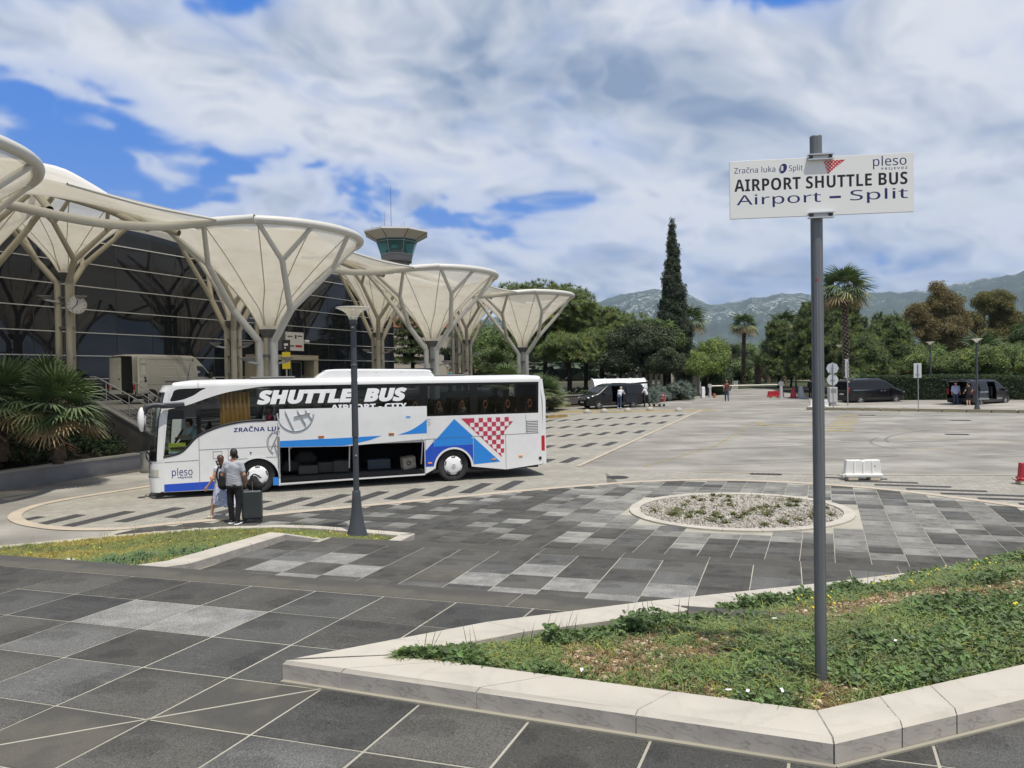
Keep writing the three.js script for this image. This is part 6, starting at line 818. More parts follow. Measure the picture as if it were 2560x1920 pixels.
// ================================================================ the shuttle sign on its pole
const galvM = M(0.26, 0.275, 0.285, 0.5, { map: TX.galv, metalness: 0.55 });
{
  const gy = 1.80, t = thing('shuttle_sign', 'white airport shuttle bus sign clamped to a galvanised pole in the grass planter', 'sign', [1.60, gy, -3.71]);
  part(t, 'pole', lathe([[0.030, -0.15], [0.030, 2.86], [0.029, 2.865], [0.026, 2.86], [0.026, 2.6]], 24), galvM); part(t, 'pole_cap', cyl(0.027, 0.027, 0.01, 0, 2.845, 0, 20), G(0.02));
  const a = 0.125, pl = new THREE.Group(); pl.name = 'sign_plate_mount'; 
  const W = 0.908, H = 0.303, cy = 2.596, oz = 0.035, ox = 0.005;
  const rot = (g) => { g.rotateY(-a); return g.translate(ox, cy, oz); };
  part(t, 'sign_plate', rot(rbox(W, H, 0.004, 0.0018)), G(0.62, 0.45));
  const face = textPlane(W, H, 1900, (x, w, h) => {
    x.fillStyle = '#d9d9d6'; x.fillRect(0, 0, w, h); const U = w / 100, navy = '#171b55';
    const txt = (s, f, X, Y, width, col, sy = 1, ls) => { x.save(); x.font = f; x.fillStyle = col; const m = x.measureText(s).width; x.translate(X, Y); x.scale(width / m, sy); x.fillText(s, 0, 0); x.restore(); };
    txt('AIRPORT SHUTTLE BUS', `bold ${7.6 * U}px sans-serif`, 2.4 * U, 17.6 * U, 95 * U, '#0a0a0c', 1.28);
    txt('Airport', `${6.0 * U}px sans-serif`, 3.6 * U, 25.6 * U, 47 * U, navy, 1.34); x.fillStyle = navy; x.fillRect(55.0 * U, 22.6 * U, 6.2 * U, 1.35 * U); txt('Split', `${6.0 * U}px sans-serif`, 65.4 * U, 25.6 * U, 32 * U, navy, 1.34);
    txt('Zračna luka', `${4.6 * U}px sans-serif`, 2.3 * U, 7.0 * U, 23.5 * U, navy, 1); txt('Split', `${4.6 * U}px sans-serif`, 32.8 * U, 7.0 * U, 7.8 * U, navy, 1);
    x.save(); x.translate(29.6 * U, 5.4 * U); x.rotate(0.45); x.fillStyle = navy; x.beginPath(); x.ellipse(0, 0, 2.1 * U, 3.0 * U, 0, 0, 7); x.fill(); x.fillStyle = '#d9d9d6'; x.rotate(-0.45); x.fillRect(-0.9 * U, -1.6 * U, 1.1 * U, 2.8 * U); for (let k = 0; k < 6; k++) x.fillRect(-2.8 * U, (-1.6 + k * 0.75) * U, 1.6 * U, 0.25 * U); x.restore();
    txt('pleso', `${7.4 * U}px sans-serif`, 78.0 * U, 6.6 * U, 19.0 * U, navy, 1); txt('P R I J E V O Z', `bold ${1.75 * U}px sans-serif`, 83 * U, 9.0 * U, 14 * U, navy, 1);
    x.save(); x.beginPath(); x.moveTo(51.8 * U, 2.0 * U); x.lineTo(63.8 * U, 2.0 * U); x.lineTo(54.2 * U, 9.8 * U); x.closePath(); x.clip(); x.fillStyle = '#b5202a'; x.fillRect(50 * U, 0, 16 * U, 12 * U); x.fillStyle = '#dcdcd8'; for (let r = 0; r < 9; r++) for (let c = 0; c < 14; c++) if ((r + c) & 1 && c * 0.9 < 9.5 - r * 0.45) x.fillRect((51 + c) * U, (1.8 + r) * U, (0.92 - c * 0.035) * U, (0.92 - c * 0.035) * U); x.restore();
    for (let k = 0; k < 90; k++) { x.fillStyle = `rgba(120,115,105,${0.05 + 0.07 * hash2(k, 4)})`; x.fillRect(hash2(k, 1) * w, hash2(k, 2) * h, 2 + hash2(k, 3) * 6, 1.5); }
  }, { roughness: 0.4 });
  part(t, 'sign_print', rot(new THREE.PlaneGeometry(W - 0.006, H - 0.006).translate(0, 0, 0.0028)), face, 'printed shuttle bus sign face');
  for (const y of [0.148, -0.150]) { const br = part(t, 'clamp', rot(merge([box(0.125, 0.006, 0.03, 0, y + 0.012, 0.012), box(0.125, 0.006, 0.026, 0, y - 0.012, 0.010), box(0.07, 0.02, 0.006, 0, y, 0.006)])), M(0.55, 0.55, 0.56, 0.35, { metalness: 0.6 })); for (const x of [-0.048, 0.048]) part(br, 'bolt', rot(cyl(0.0095, 0.0095, 0.016, x, y, 0.012, 10, Math.PI / 2)), G(0.04, 0.5)); }
  part(t, 'sticker', place(new THREE.CylinderGeometry(0.0304, 0.0304, 0.012, 12, 1, true, -0.75, 0.5), 0, 2.115, 0, 0), M(0.35, 0.03, 0.03, 0.6));
}
// ================================================================ lamp posts with trumpet heads
const lampGrey = M(0.052, 0.058, 0.068, 0.45), lampGlass = new THREE.MeshPhysicalMaterial({ color: new THREE.Color(0.92, 0.90, 0.84), transmission: 0.75, thickness: 0, roughness: 0.18, side: THREE.DoubleSide });
{
  const t = thing('lamp_post', 'tall dark grey lamp post with a clear trumpet head in front of the coach', 'lamp post', [-3.32, 0.05, -14.95]);
  part(t, 'pole', [cyl(0.062, 0.058, 2.3, 0, 1.4, 0, 20), cyl(0.070, 0.066, 1.5, 0, 2.9, 0, 20), cyl(0.062, 0.06, 1.0, 0, 4.1, 0, 20)], lampGrey); part(t, 'foot', lathe([[0.235, 0], [0.225, 0.06], [0.16, 0.28], [0.115, 0.55], [0.092, 0.85], [0.085, 1.0], [0.066, 1.01]], 28), lampGrey); part(t, 'joint', [ball(0.072, 0, 3.64, 0, 1, 1, 1, 16)], lampGrey);
  part(t, 'pole_sticker', box(0.05, 0.03, 0.006, 0, 4.45, 0.062), G(0.4)); part(t, 'foot_hatch_lock', ball(0.022, 0.02, 1.75, 0.066, 1, 1, 0.6, 8), G(0.25));
  part(t, 'trumpet_head', lathe([[0.075, 4.58], [0.10, 4.66], [0.15, 4.74], [0.23, 4.80], [0.345, 4.845], [0.35, 4.86], [0.24, 4.82], [0.15, 4.76], [0.09, 4.67]], 32), lampGlass); part(t, 'rim', new THREE.TorusGeometry(0.348, 0.010, 6, 40).rotateX(Math.PI / 2).translate(0, 4.855, 0), G(0.6, 0.3)); part(t, 'collar', cyl(0.085, 0.08, 0.09, 0, 4.57, 0, 20), lampGrey); part(t, 'lamp_bulb', [cyl(0.035, 0.045, 0.2, 0, 4.7, 0, 12), ball(0.045, 0, 4.8, 0)], G(0.62, 0.3)); part(t, 'lamp_cover', lathe([[0, 4.875], [0.2, 4.87], [0.345, 4.858]], 32), lampGlass);
  const g = 'trumpet lamp posts beyond the forecourt';
  [[30.85, -47.1, 'lamp post standing on the kerb in front of the open black van at the right'], [34.5, -58.5, 'lamp post rising behind the hedge between the square sign and the right van'], [33.2, -72, 'small lamp post head among the green trees right of the dark conifers'], [30.0, -75, 'smallest lamp head in front of the trees above the square sign'], [22.4, -84, 'slim lamp post on the far lawn right of the date palm'], [17.2, -80, 'thin dark lamp post left of the far lawn behind the walking person']].forEach(([x, z, l]) => { const c = copy(t, [x, ty(z), z], 0.4, l); c.userData.group = g; });
}
// ================================================================ barriers, bollards, posts
const plasticWhite = M(0.70, 0.69, 0.65, 0.5), plasticRed = M(0.38, 0.02, 0.03, 0.45);
function waterBarrier(label, pos, turn, m, w = 1.05, group) {
  const t = thing('water_barrier', label, 'barrier', pos, turn), prof = (x) => [[-x - 0.06, 0.10], [-x - 0.05, 0.16], [-x, 0.20], [-x * 0.92, 0.60], [-0.07, 0.60], [-0.05, 0.575], [0.05, 0.575], [0.07, 0.60], [x * 0.92, 0.60], [x, 0.20], [x + 0.05, 0.16], [x + 0.06, 0.10]];
  const x = w / 2; part(t, 'body', ext(prof(x), 0.16, [], 0.02).translate(0, 0, -0.08), m); part(t, 'base', [rbox(w + 0.06, 0.10, 0.38, 0.03, 0, 0.15, 0)], m); for (const k of [-0.33, 0.33]) part(t, 'foot', rbox(0.30, 0.12, 0.36, 0.02, k, 0.06, 0), M(0.55, 0.48, 0.36, 0.7));
  for (const k of [-0.27, 0, 0.27]) for (const s of [-1, 1]) part(t, 'rib', place(new THREE.CylinderGeometry(0.035, 0.05, 0.4, 8), k, 0.38, s * 0.085), m); part(t, 'coupling', [bar([-x - 0.06, 0.12, 0], [-x - 0.18, 0.16, 0], 0.03)], M(0.4, 0.36, 0.28, 0.6)); part(t, 'print', box(0.09, 0.012, 0.004, x * 0.62, 0.44, 0.105), G(0.08)); return t;
}
waterBarrier('white plastic water-filled barrier on the pavers behind the sign pole', [10.85, 0.012, -22.05], -0.08, plasticWhite);
waterBarrier('dark red plastic barrier cut by the right picture edge', [15.28, 0.012, -20.7], -0.2, plasticRed, 0.9);
waterBarrier('wide dark red barrier behind the grey post on the far road', [24.5, ty(-66), -66.0], 0.1, plasticRed, 1.5); waterBarrier('white plastic barrier partly behind the sign pole, beside the round signs', [22.7, ty(-50.5), -52.6], 0.1, plasticWhite, 1.4);
waterBarrier('bright red barrier in the road behind the walking person', [22.3, ty(-78), -75], 0.2, M(0.6, 0.07, 0.05, 0.45), 1.1);
{
  const cone = (l, x, z, m, s) => { const t = thing('traffic_cone', l, 'cone', [x, ty(z), z]); part(t, 'body', lathe([[0.09 * s, 0.95 * s], [0.13 * s, 0.9 * s], [0.30 * s, 0.08], [0.30 * s, 0.05], [0, 0.05]], 18), m); part(t, 'base', rbox(0.7 * s, 0.06, 0.7 * s, 0.02, 0, 0.03, 0), m); }; cone('dark red pointed cone beside the pale one on the far road', 25.75, -65.0, plasticRed, 1); cone('pale grey cone right of the dark red cone on the far road', 26.45, -65.0, G(0.42, 0.6), 1.15);
  const p = thing('post', 'grey post with a round disc top before the wide red barrier', 'post', [24.55, ty(-64.8), -64.8]); part(p, 'shaft', [cyl(0.16, 0.13, 1.1, 0, 0.55, 0, 14)], G(0.45, 0.5)); part(p, 'disc', cyl(0.24, 0.24, 0.14, 0, 1.32, 0, 20, Math.PI / 2), G(0.25, 0.5));
  const dm = M(0.50, 0.47, 0.40, 0.85, { map: TX.concrete }), xs = [[5.43, -51.58, 'leftmost'], [6.72, -51.99, 'second from the left'], [8.52, -52.4, 'middle'], [10.29, -53.06, 'fourth'], [12.15, -51.87, 'rightmost']]; let d0;
  for (const [x, z, w] of xs) { const l = `pale stone dome bollard, ${w} of five before the black van`; if (!d0) { d0 = thing('dome_bollard', l, 'bollard', [x, ty(z), z], 0, 'stone dome bollards by the black van'); part(d0, 'dome', lathe([[0.27, 0], [0.27, 0.05], [0.25, 0.13], [0.19, 0.21], [0.1, 0.26], [0, 0.275]], 22), dm); part(d0, 'base', cyl(0.285, 0.285, 0.03, 0, 0.012, 0, 22), M(0.2, 0.19, 0.16, 0.9)); } else { copy(d0, [x, ty(z), z], 0, l); } }
  const yb = thing('wheel_stop', 'worn yellow concrete wheel stop lying beside the coach rear', 'wheel stop', [3.0, ty(-48.2), -48.2], -1.1 + Math.PI / 2 + 1.6); part(yb, 'body', ext([[-0.15, 0], [-0.1, 0.14], [0.1, 0.14], [0.15, 0]], 1.6, [], 0.01).translate(0, 0, -0.8), M(0.40, 0.26, 0.04, 0.85, { map: TX.mottle })); part(yb, 'end_stripe', [box(0.2, 0.004, 0.2, 0, 0.152, 0.4), box(0.2, 0.004, 0.2, 0, 0.152, -0.3)], G(0.03));
}
// ================================================================ traffic signs seen from behind
{
  const back = M(0.55, 0.57, 0.58, 0.4, { metalness: 0.3 }), post = M(0.33, 0.34, 0.35, 0.45, { metalness: 0.5 });
  const s = thing('road_sign', 'post with an octagonal and a round grey sign back, right of the pole', 'road sign', [23.35, ty(-51.7), -51.7], 0.05); part(s, 'post', cyl(0.035, 0.035, 3.3, 0, 1.65, 0.06, 10), post); part(s, 'octagon_plate', place(new THREE.CylinderGeometry(0.42, 0.42, 0.02, 8), 0, 2.95, 0, 0, Math.PI / 2, 0.39), back); part(s, 'round_plate', place(new THREE.CylinderGeometry(0.41, 0.41, 0.02, 28), 0, 2.12, 0, 0, Math.PI / 2), back); for (const y of [2.95, 2.12]) part(s, 'bracket', box(0.36, 0.04, 0.03, 0, y, 0.035), post);
  const s2 = thing('road_sign', 'tall narrow white sign edge on a post beside the round sign backs', 'road sign', [25.1, ty(-53), -53.2], 0.9); part(s2, 'post', cyl(0.035, 0.035, 3.4, 0, 1.7, 0.05, 10), post); part(s2, 'plate', rbox(0.9, 1.4, 0.03, 0.01, 0, 2.9, 0), back);
  const s3 = thing('road_sign', 'square grey sign back on a thin post, left of the right van', 'road sign', [28.29, ty(-49.5), -49.5], 0.05); part(s3, 'post', cyl(0.03, 0.03, 3.2, 0, 1.6, 0.05, 10), post); part(s3, 'plate', rbox(0.56, 1.02, 0.02, 0.02, 0, 2.75, 0), back); part(s3, 'bracket', [box(0.3, 0.04, 0.03, 0, 2.5, 0.03)], post); part(s3, 'bracket', [box(0.05, 0.6, 0.03, 0, 2.8, 0.03)], G(0.25));
  const bx = thing('ticket_box', 'pale grey upright cabinet at the foot of the round road signs', 'cabinet', [24.0, ty(-52.5), -53.2], 0.05); part(bx, 'case', rbox(0.62, 1.15, 0.4, 0.04, 0, 0.95, 0), G(0.42, 0.5)); part(bx, 'foot', box(0.4, 0.4, 0.3, 0, 0.2, 0), G(0.3)); part(bx, 'panel', box(0.4, 0.3, 0.01, 0, 1.25, 0.205), G(0.2));
}
// ================================================================ kerb island, barrier arm, kiosk, shelter, walls, trolley
{
  const k = thing('kerb', 'long grey kerb edging the van lay-by along the far side of the forecourt', 'kerb', [0, 0, 0]), L = [[21.2, -51.2], [23.5, -50.2], [27.6, -48.3], [32.7, -46.0], [46, -40.2]];
  for (let i = 0; i < 4; i++) { const n = Math.ceil(Math.hypot(L[i + 1][0] - L[i][0], L[i + 1][1] - L[i][1]) / 1.4); for (let j = 0; j < n; j++) { const p = (t) => [lerp(L[i][0], L[i + 1][0], t), lerp(L[i][1], L[i + 1][1], t)], a = p(j / n + 0.006), b = p((j + 1) / n - 0.006); part(k, 'kerb_stone', uvBox(beam([a[0], ty(a[1]) + 0.06, a[1]], [b[0], ty(b[1]) + 0.06, b[1]], 0.3, 0.26)), M(0.30 + 0.06 * hash2(j, i), 0.27 + 0.05 * hash2(j, i), 0.20, 0.85, { map: TX.concrete })); } }
  struct('lay_by', sheet([[21.3, -51.2], [23.5, -50.2], [27.6, -48.3], [32.7, -46.0], [46, -40.2], [52, -52], [26, -62]].map(([x, z]) => [x, z - 0.1]), 0.10), M(0.46, 0.435, 0.39, 0.9, { map: TX.asphalt }));
  const arm = thing('barrier_arm', 'long pale boom barrier lowered across the exit road', 'barrier', [18.45, ty(-67.4), -67.4], 0.06);
  part(arm, 'housing', [rbox(0.32, 1.05, 0.42, 0.05, -0.35, 0.52, 0)], G(0.75, 0.4)); part(arm, 'post', [cyl(0.14, 0.10, 1.1, 0.35, 0.55, 0, 14), cyl(0.2, 0.2, 0.2, 0.35, 1.12, 0, 16, Math.PI / 2)], G(0.4, 0.45)); part(arm, 'boom', [bar([0.35, 1.12, 0.02], [6.9, 1.14, 0.1], 0.055, 0.045)], M(0.74, 0.70, 0.58, 0.5)); for (let q = 0; q < 4; q++) part(arm, 'red_band', [bar([1.6 + q * 1.5, 1.125, 0.035], [1.75 + q * 1.5, 1.126, 0.037], 0.058)], M(0.5, 0.1, 0.06, 0.5)); part(arm, 'foot_guard', [cyl(0.14, 0.14, 0.4, 0.75, 0.2, 0, 12)], M(0.42, 0.12, 0.07, 0.6));
  const ks = thing('panel_screen', 'pale beige ribbed panel wall beside the boom barrier', 'wall', [17.4, ty(-72), -71.5], 0.55); for (let q = 0; q < 9; q++) part(ks, 'panel', rbox(0.38, 2.75, 0.08, 0.02, -1.7 + q * 0.40, 1.35, (q & 1) * 0.02), M(0.55, 0.50, 0.42, 0.75, { map: TX.concrete })); part(ks, 'end_post', box(0.14, 2.9, 0.3, 1.9, 1.45, 0), M(0.6, 0.55, 0.46, 0.7));
  const ss = thing('panel_screen', 'row of pale upright panels in the dark under the trees behind the shelter', 'wall', [12.6, ty(-70), -70], 0.1); for (let q = 0; q < 9; q++) part(ss, 'panel', rbox(0.30, 2.6, 0.08, 0.02, -2.2 + q * 0.55, 1.4, 0), M(0.55, 0.50, 0.42, 0.75, { map: TX.concrete }));
  const sh = thing('trolley_shelter', 'white arched shelter with ribbed translucent roof behind the black van', 'shelter', [9.3, ty(-61.5), -62.5], fw(0.99, -0.17)), sm2 = M(0.74, 0.75, 0.74, 0.45, { map: TX.paint });
  const archP = (r) => Array.from({ length: 19 }, (_, q) => { const a = q / 18 * Math.PI; return [Math.cos(a) * r * 0.92, 1.12 + Math.sin(a) * r]; });
  for (let q = 0; q < 4; q++) part(sh, 'roof_panel', ext([[0.95 * 1.02, 0.05], ...archP(1.02), [-0.95 * 1.02, 0.05], [-0.95 * 0.98, 0.05], ...archP(0.985).reverse(), [0.95 * 0.985, 0.05]], 1.15).rotateY(Math.PI / 2).translate(-2.35 + q * 1.18, 0, 0), sm2);
  for (let q = 0; q < 5; q++) part(sh, 'rib', tube([[-2.35 + q * 1.18, 0, 0.99], [-2.35 + q * 1.18, 1.2, 1.0], ...archP(1.05).filter((_, n) => n % 3 === 0).map(([z, y]) => [-2.35 + q * 1.18, y, z]), [-2.35 + q * 1.18, 1.2, -1.0], [-2.35 + q * 1.18, 0, -0.99]], 0.035, 40, 6), G(0.78, 0.4)); part(sh, 'end_screen', [place(new THREE.ShapeGeometry(shape([[0.93, 0.05], ...archP(0.98), [-0.93, 0.05]])), -2.31, 0, 0, Math.PI / 2)], M(0.62, 0.64, 0.63, 0.5)); part(sh, 'end_mullion', box(0.05, 2.0, 0.05, -2.34, 1.05, 0.0), G(0.75));
  const mw = thing('low_wall', 'long low grey stone wall running from the coach rear towards the shelter', 'wall', [0, 0, 0]); const wl = [[1.0, -60.5], [3.0, -61.0], [5.2, -62.0], [7.4, -63.6]]; for (let q = 0; q < 3; q++) { part(mw, 'wall', uvBox(beam([wl[q][0], ty(-61) + 0.35, wl[q][1]], [wl[q + 1][0], ty(-62) + 0.33, wl[q + 1][1]], 0.3, 0.72)), M(0.17, 0.165, 0.155, 0.9, { map: TX.mottle })); part(mw, 'coping', uvBox(beam([wl[q][0], ty(-61) + 0.75, wl[q][1]], [wl[q + 1][0], ty(-62) + 0.73, wl[q + 1][1]], 0.4, 0.09)), M(0.36, 0.34, 0.30, 0.85, { map: TX.concrete })); }
  const tr = thing('luggage_trolley', 'airport luggage trolley with a red advert panel right of the black van', 'trolley', [11.75, ty(-56.9), -56.9], 0.5), st = M(0.5, 0.5, 0.5, 0.3, { metalness: 0.7 });
  part(tr, 'frame', [bar([-0.55, 0.2, -0.25], [0.35, 0.2, -0.28], 0.02), bar([-0.55, 0.2, 0.25], [0.35, 0.2, 0.28], 0.02), bar([0.35, 0.2, -0.28], [0.5, 1.05, -0.28], 0.02), bar([0.35, 0.2, 0.28], [0.5, 1.05, 0.28], 0.02), bar([0.5, 1.05, -0.3], [0.5, 1.05, 0.3], 0.025)], st); part(tr, 'platform', box(0.9, 0.03, 0.5, -0.1, 0.22, 0), G(0.12)); part(tr, 'advert_panel', place(rbox(0.04, 0.42, 0.5, 0.015), 0.40, 0.62, 0, 0, 0, -0.16), M(0.50, 0.045, 0.035, 0.45)); part(tr, 'advert_panel', place(rbox(0.04, 0.16, 0.5, 0.015), 0.5, 0.98, 0, 0, 0, -0.16), M(0.50, 0.06, 0.05, 0.45)); part(tr, 'advert_print', place(box(0.01, 0.12, 0.26), 0.37, 0.66, 0, 0, 0, -0.16), G(0.7)); for (const [x, z] of [[-0.5, 0], [0.3, 0.27], [0.3, -0.27]]) part(tr, 'wheel', cyl(0.11, 0.11, 0.05, x, 0.11, z, 14, Math.PI / 2), G(0.02)); part(tr, 'child_basket', [box(0.2, 0.12, 0.4, 0.3, 0.9, 0)], G(0.35));
  const fe = thing('steel_fence', 'short run of grey metal pedestrian barriers on the far road', 'fence', [23.0, ty(-80), -79.0], 0.25); for (let q = 0; q < 18; q++) part(fe, 'bar', box(0.16, 0.95, 0.03, -2.3 + q * 0.27, 0.6, 0), G(0.42, 0.45)); part(fe, 'rail', [box(5, 0.05, 0.05, 0, 1.08, 0)], G(0.5, 0.4)); part(fe, 'rail', [box(5, 0.05, 0.05, 0, 0.14, 0)], G(0.5, 0.4));
  // far lawn and path
  struct('lawn', sheet([[18, -84], [27, -84], [40, -90], [75, -150], [20, -150]], 0.05), M(0.085, 0.15, 0.025, 0.95, { map: TX.soil })); struct('path', merge([sheet([[20, -118], [70, -122], [72, -125], [20, -121]], 0.07)]), M(0.55, 0.52, 0.45, 0.9)); struct('verge', merge([sheet([[-2, -62], [4, -63], [8, -66], [12.5, -63.5], [16.5, -68], [20, -84], [18, -140], [-40, -150], [-20, -80]], 0.05), sheet([[47, -45], [80, -45], [90, -160], [40, -150], [27, -62]], 0.03)]), M(0.075, 0.10, 0.03, 0.95, { map: TX.soil }));
  // parked cars beyond
  const car = (l, x, z, a, m, hgt = 1.45) => { const o = { len: 4.2, w: 0.86, h: hgt, y0: 0.24, belt: 0.85, lean: 0.22, top: [[0, 0.85], [0.15, 1.0], [0.6, hgt * 0.92], [1.2, hgt], [2.3, hgt], [3.0, hgt * 0.82], [3.3, 0.95], [4.0, 0.82], [4.2, 0.55]], plan: [[0, 0.9], [0.4, 1], [3.5, 1], [4.2, 0.75]] }; const t = thing('parked_car', l, 'car', [x, ty(z), z], a), [g, S] = vanShell(o); part(t, 'body', [g, capGeo(S, 4.2), capGeo(S, 0)], m); for (const s of [-1, 1]) { part(t, 'side_window', onSide(S, [[0.75, 0.92], [2.95, 0.92], [2.35, hgt * 0.93], [1.0, hgt * 0.93]], s), carGlass); for (const w of [0.8, 3.4]) wheel(t, w, 0.3, s * 0.76, 0.3, 0.18, G(0.4), s, 5); } part(t, 'windscreen', grid(6, 4, (u, v) => { const X = lerp(2.4, 3.2, v); return [X, interp(S.top, X) + 0.03, (u * 2 - 1) * 0.62]; }), new THREE.MeshPhysicalMaterial({ color: new THREE.Color(0.1, 0.12, 0.14), roughness: 0.02, ior: 2.0, side: THREE.DoubleSide })); part(t, 'bumper', [rbox(0.14, 0.2, 1.5, 0.05, 4.12, 0.36, 0)], G(0.03)); return t; };
  car('white parked car glimpsed under the pines behind the coach rear', 2.2, -71.5, -0.9, G(0.55, 0.3)); car('silver parked car roof right of the middle canopy trunk behind the coach', -7.3, -66, -1.9, G(0.4, 0.3)); car('black car on the upper level behind the coach roof unit', -9.3, -60, -1.6, G(0.02, 0.2)); car('silver car behind the hedge above the open black van', 37.5, -66, 0.2, G(0.55, 0.25), 1.7); car('white car behind the hedge at the right picture edge', 48.5, -66, 0.2, G(0.65, 0.25), 1.95); car('white car with red rear behind the hedge left of the open van', 34.5, -68.5, 0.1, M(0.5, 0.1, 0.09, 0.3), 1.9);
  // pale buildings glimpsed between trees
  const bl = (l, x, z, w, h, d, a, m, roof) => { const t = thing('building', l, 'building', [x, 1.2, z], a); part(t, 'wall', box(w, h, d, 0, h / 2, 0), m); part(t, 'roof', ext([[-w / 2 - 0.4, h], [0, h + roof], [w / 2 + 0.4, h], [w / 2 + 0.4, h - 0.15], [-w / 2 - 0.4, h - 0.15]], d + 0.6).translate(0, 0, -d / 2 - 0.3), M(0.36, 0.15, 0.08, 0.85)); const nw = Math.max(2, Math.floor(w / 2.6)); for (let r = 0; r < Math.max(1, Math.floor(h / 3)); r++) for (let q = 0; q < nw; q++) { const wn = part(t, 'window', box(1.0, 1.3, 0.06, -w / 2 + (q + 0.5) * w / nw, 1.6 + r * 2.9, d / 2 + 0.02), G(0.6)); part(wn, 'window_pane', box(0.86, 1.16, 0.03, -w / 2 + (q + 0.5) * w / nw, 1.6 + r * 2.9, d / 2 + 0.05), carGlass); } };
  bl('cream building behind the cedar at the end of the glass front', -14.5, -93, 13, 8.5, 9, 0.3, M(0.60, 0.54, 0.44, 0.8, { map: TX.concrete }), 1.2); bl('low orange-roofed house far behind the palms', 63, -185, 24, 4.5, 8, 0.1, M(0.5, 0.24, 0.14, 0.8), 0.8); bl('small white house between the trees on the far lawn', 48, -150, 7, 3.2, 5, 0.2, G(0.6), 1.0);
}
// ================================================================ foliage
const leafMat = (r, g, b, tr = 0.25) => new THREE.MeshPhysicalMaterial({ color: new THREE.Color(r, g, b), roughness: 0.75, transmission: tr, thickness: 0, side: THREE.DoubleSide });
const barkM = M(0.16, 0.115, 0.08, 0.95, { map: TX.bark, bumpMap: TX.bark, bumpScale: 0.02 }), barkDark = M(0.075, 0.055, 0.042, 0.95, { map: TX.bark }), barkPale = M(0.30, 0.25, 0.19, 0.9, { map: TX.bark });
function blades(n, len, wid, up, seedN, droop = 0.2) {                    // a tuft of thin blades
  reseed(seedN); const pos = [];
  for (let k = 0; k < n; k++) { const a = rnd() * 6.2832, t = Math.acos(lerp(up, 1, rnd())), l = len * rr(0.6, 1.1), d = V(Math.sin(t) * Math.cos(a), Math.cos(t), Math.sin(t) * Math.sin(a)), s = V(-Math.sin(a), 0, Math.cos(a)).multiplyScalar(wid / 2), m = d.clone().multiplyScalar(l * 0.55), e = d.clone().multiplyScalar(l).add(V(Math.cos(a) * l * droop * 0.5, -l * droop, Math.sin(a) * l * droop * 0.5)), o = V(rr(-1, 1), 0, rr(-1, 1)).multiplyScalar(len * 0.12); for (const p of [s.clone().negate(), s, m.clone().add(s.clone().multiplyScalar(0.8)), s.clone().negate(), m.clone().add(s.clone().multiplyScalar(0.8)), m.clone().sub(s.clone().multiplyScalar(0.8)), m.clone().sub(s.clone().multiplyScalar(0.8)), m.clone().add(s.clone().multiplyScalar(0.8)), e]) { p.add(o); pos.push(p.x, p.y, p.z); } }
  const g = new THREE.BufferGeometry(); g.setAttribute('position', new THREE.Float32BufferAttribute(pos, 3)); g.computeVertexNormals(); return prep(g);
}
function leaves(n, size, spread, seedN, ratio = 0.5) {                    // a loose clump of folded leaves
  reseed(seedN); const pos = [];
  for (let k = 0; k < n; k++) { const o = V(rr(-1, 1), rr(-1, 1), rr(-1, 1)); if (o.length() > 1) o.normalize(); o.multiplyScalar(spread); const q = new THREE.Quaternion().setFromEuler(new THREE.Euler(rr(-1.1, 1.1), rnd() * 6.28, rr(-1.1, 1.1))), l = size * rr(0.7, 1.2), w = l * ratio, P = (x, y, z) => V(x, y, z).applyQuaternion(q).add(o); const a = P(0, 0, -l / 2), b = P(w / 2, l * 0.08, 0), c = P(0, 0, l / 2), d = P(-w / 2, l * 0.08, 0); for (const p of [a, b, c, a, c, d]) pos.push(p.x, p.y, p.z); }
  const g = new THREE.BufferGeometry(); g.setAttribute('position', new THREE.Float32BufferAttribute(pos, 3)); g.computeVertexNormals(); return prep(g);
}
const TUFT = { pine: blades(26, 0.55, 0.035, 0.1, 11, 0.05), pineSmall: blades(18, 0.42, 0.04, -0.2, 12, 0.1), grass: blades(9, 0.10, 0.007, 0.35, 13, 0.35), herb: leaves(9, 0.042, 0.05, 14, 0.5), dry: blades(8, 0.055, 0.005, 0.1, 15, 0.3), stem: blades(3, 0.34, 0.006, 0.8, 18, 0.05), leaf: leaves(22, 0.26, 0.36, 16, 0.55), leafS: leaves(26, 0.15, 0.26, 17, 0.6), leafL: leaves(18, 0.4, 0.5, 19, 0.42), scale: leaves(30, 0.13, 0.2, 20, 0.45), long: leaves(24, 0.34, 0.45, 23, 0.2), hedge: leaves(26, 0.11, 0.17, 24, 0.65), yucca: blades(60, 0.62, 0.05, -0.25, 25, 0.12) };
function scatter(parent, name, geo, m, n, fn, kind) {                      // fn(k) -> {p, n(ormal), s, c}
  const I = new THREE.InstancedMesh(geo, m, n), mt = new THREE.Matrix4(), q = new THREE.Quaternion(), Y = V(0, 1, 0), q2 = new THREE.Quaternion();
  for (let k = 0; k < n; k++) { const o = fn(k); q.setFromUnitVectors(Y, o.n || Y); q2.setFromAxisAngle(Y, rnd() * 6.2832); q.multiply(q2); const s = o.s || 1; mt.compose(o.p, q, Array.isArray(s) ? V(...s) : V(s, s, s)); I.setMatrixAt(k, mt); I.setColorAt(k, o.c || new THREE.Color(1, 1, 1)); }
  lit(I); I.name = name; if (kind) I.userData.kind = kind; parent.add(I); return I;
}
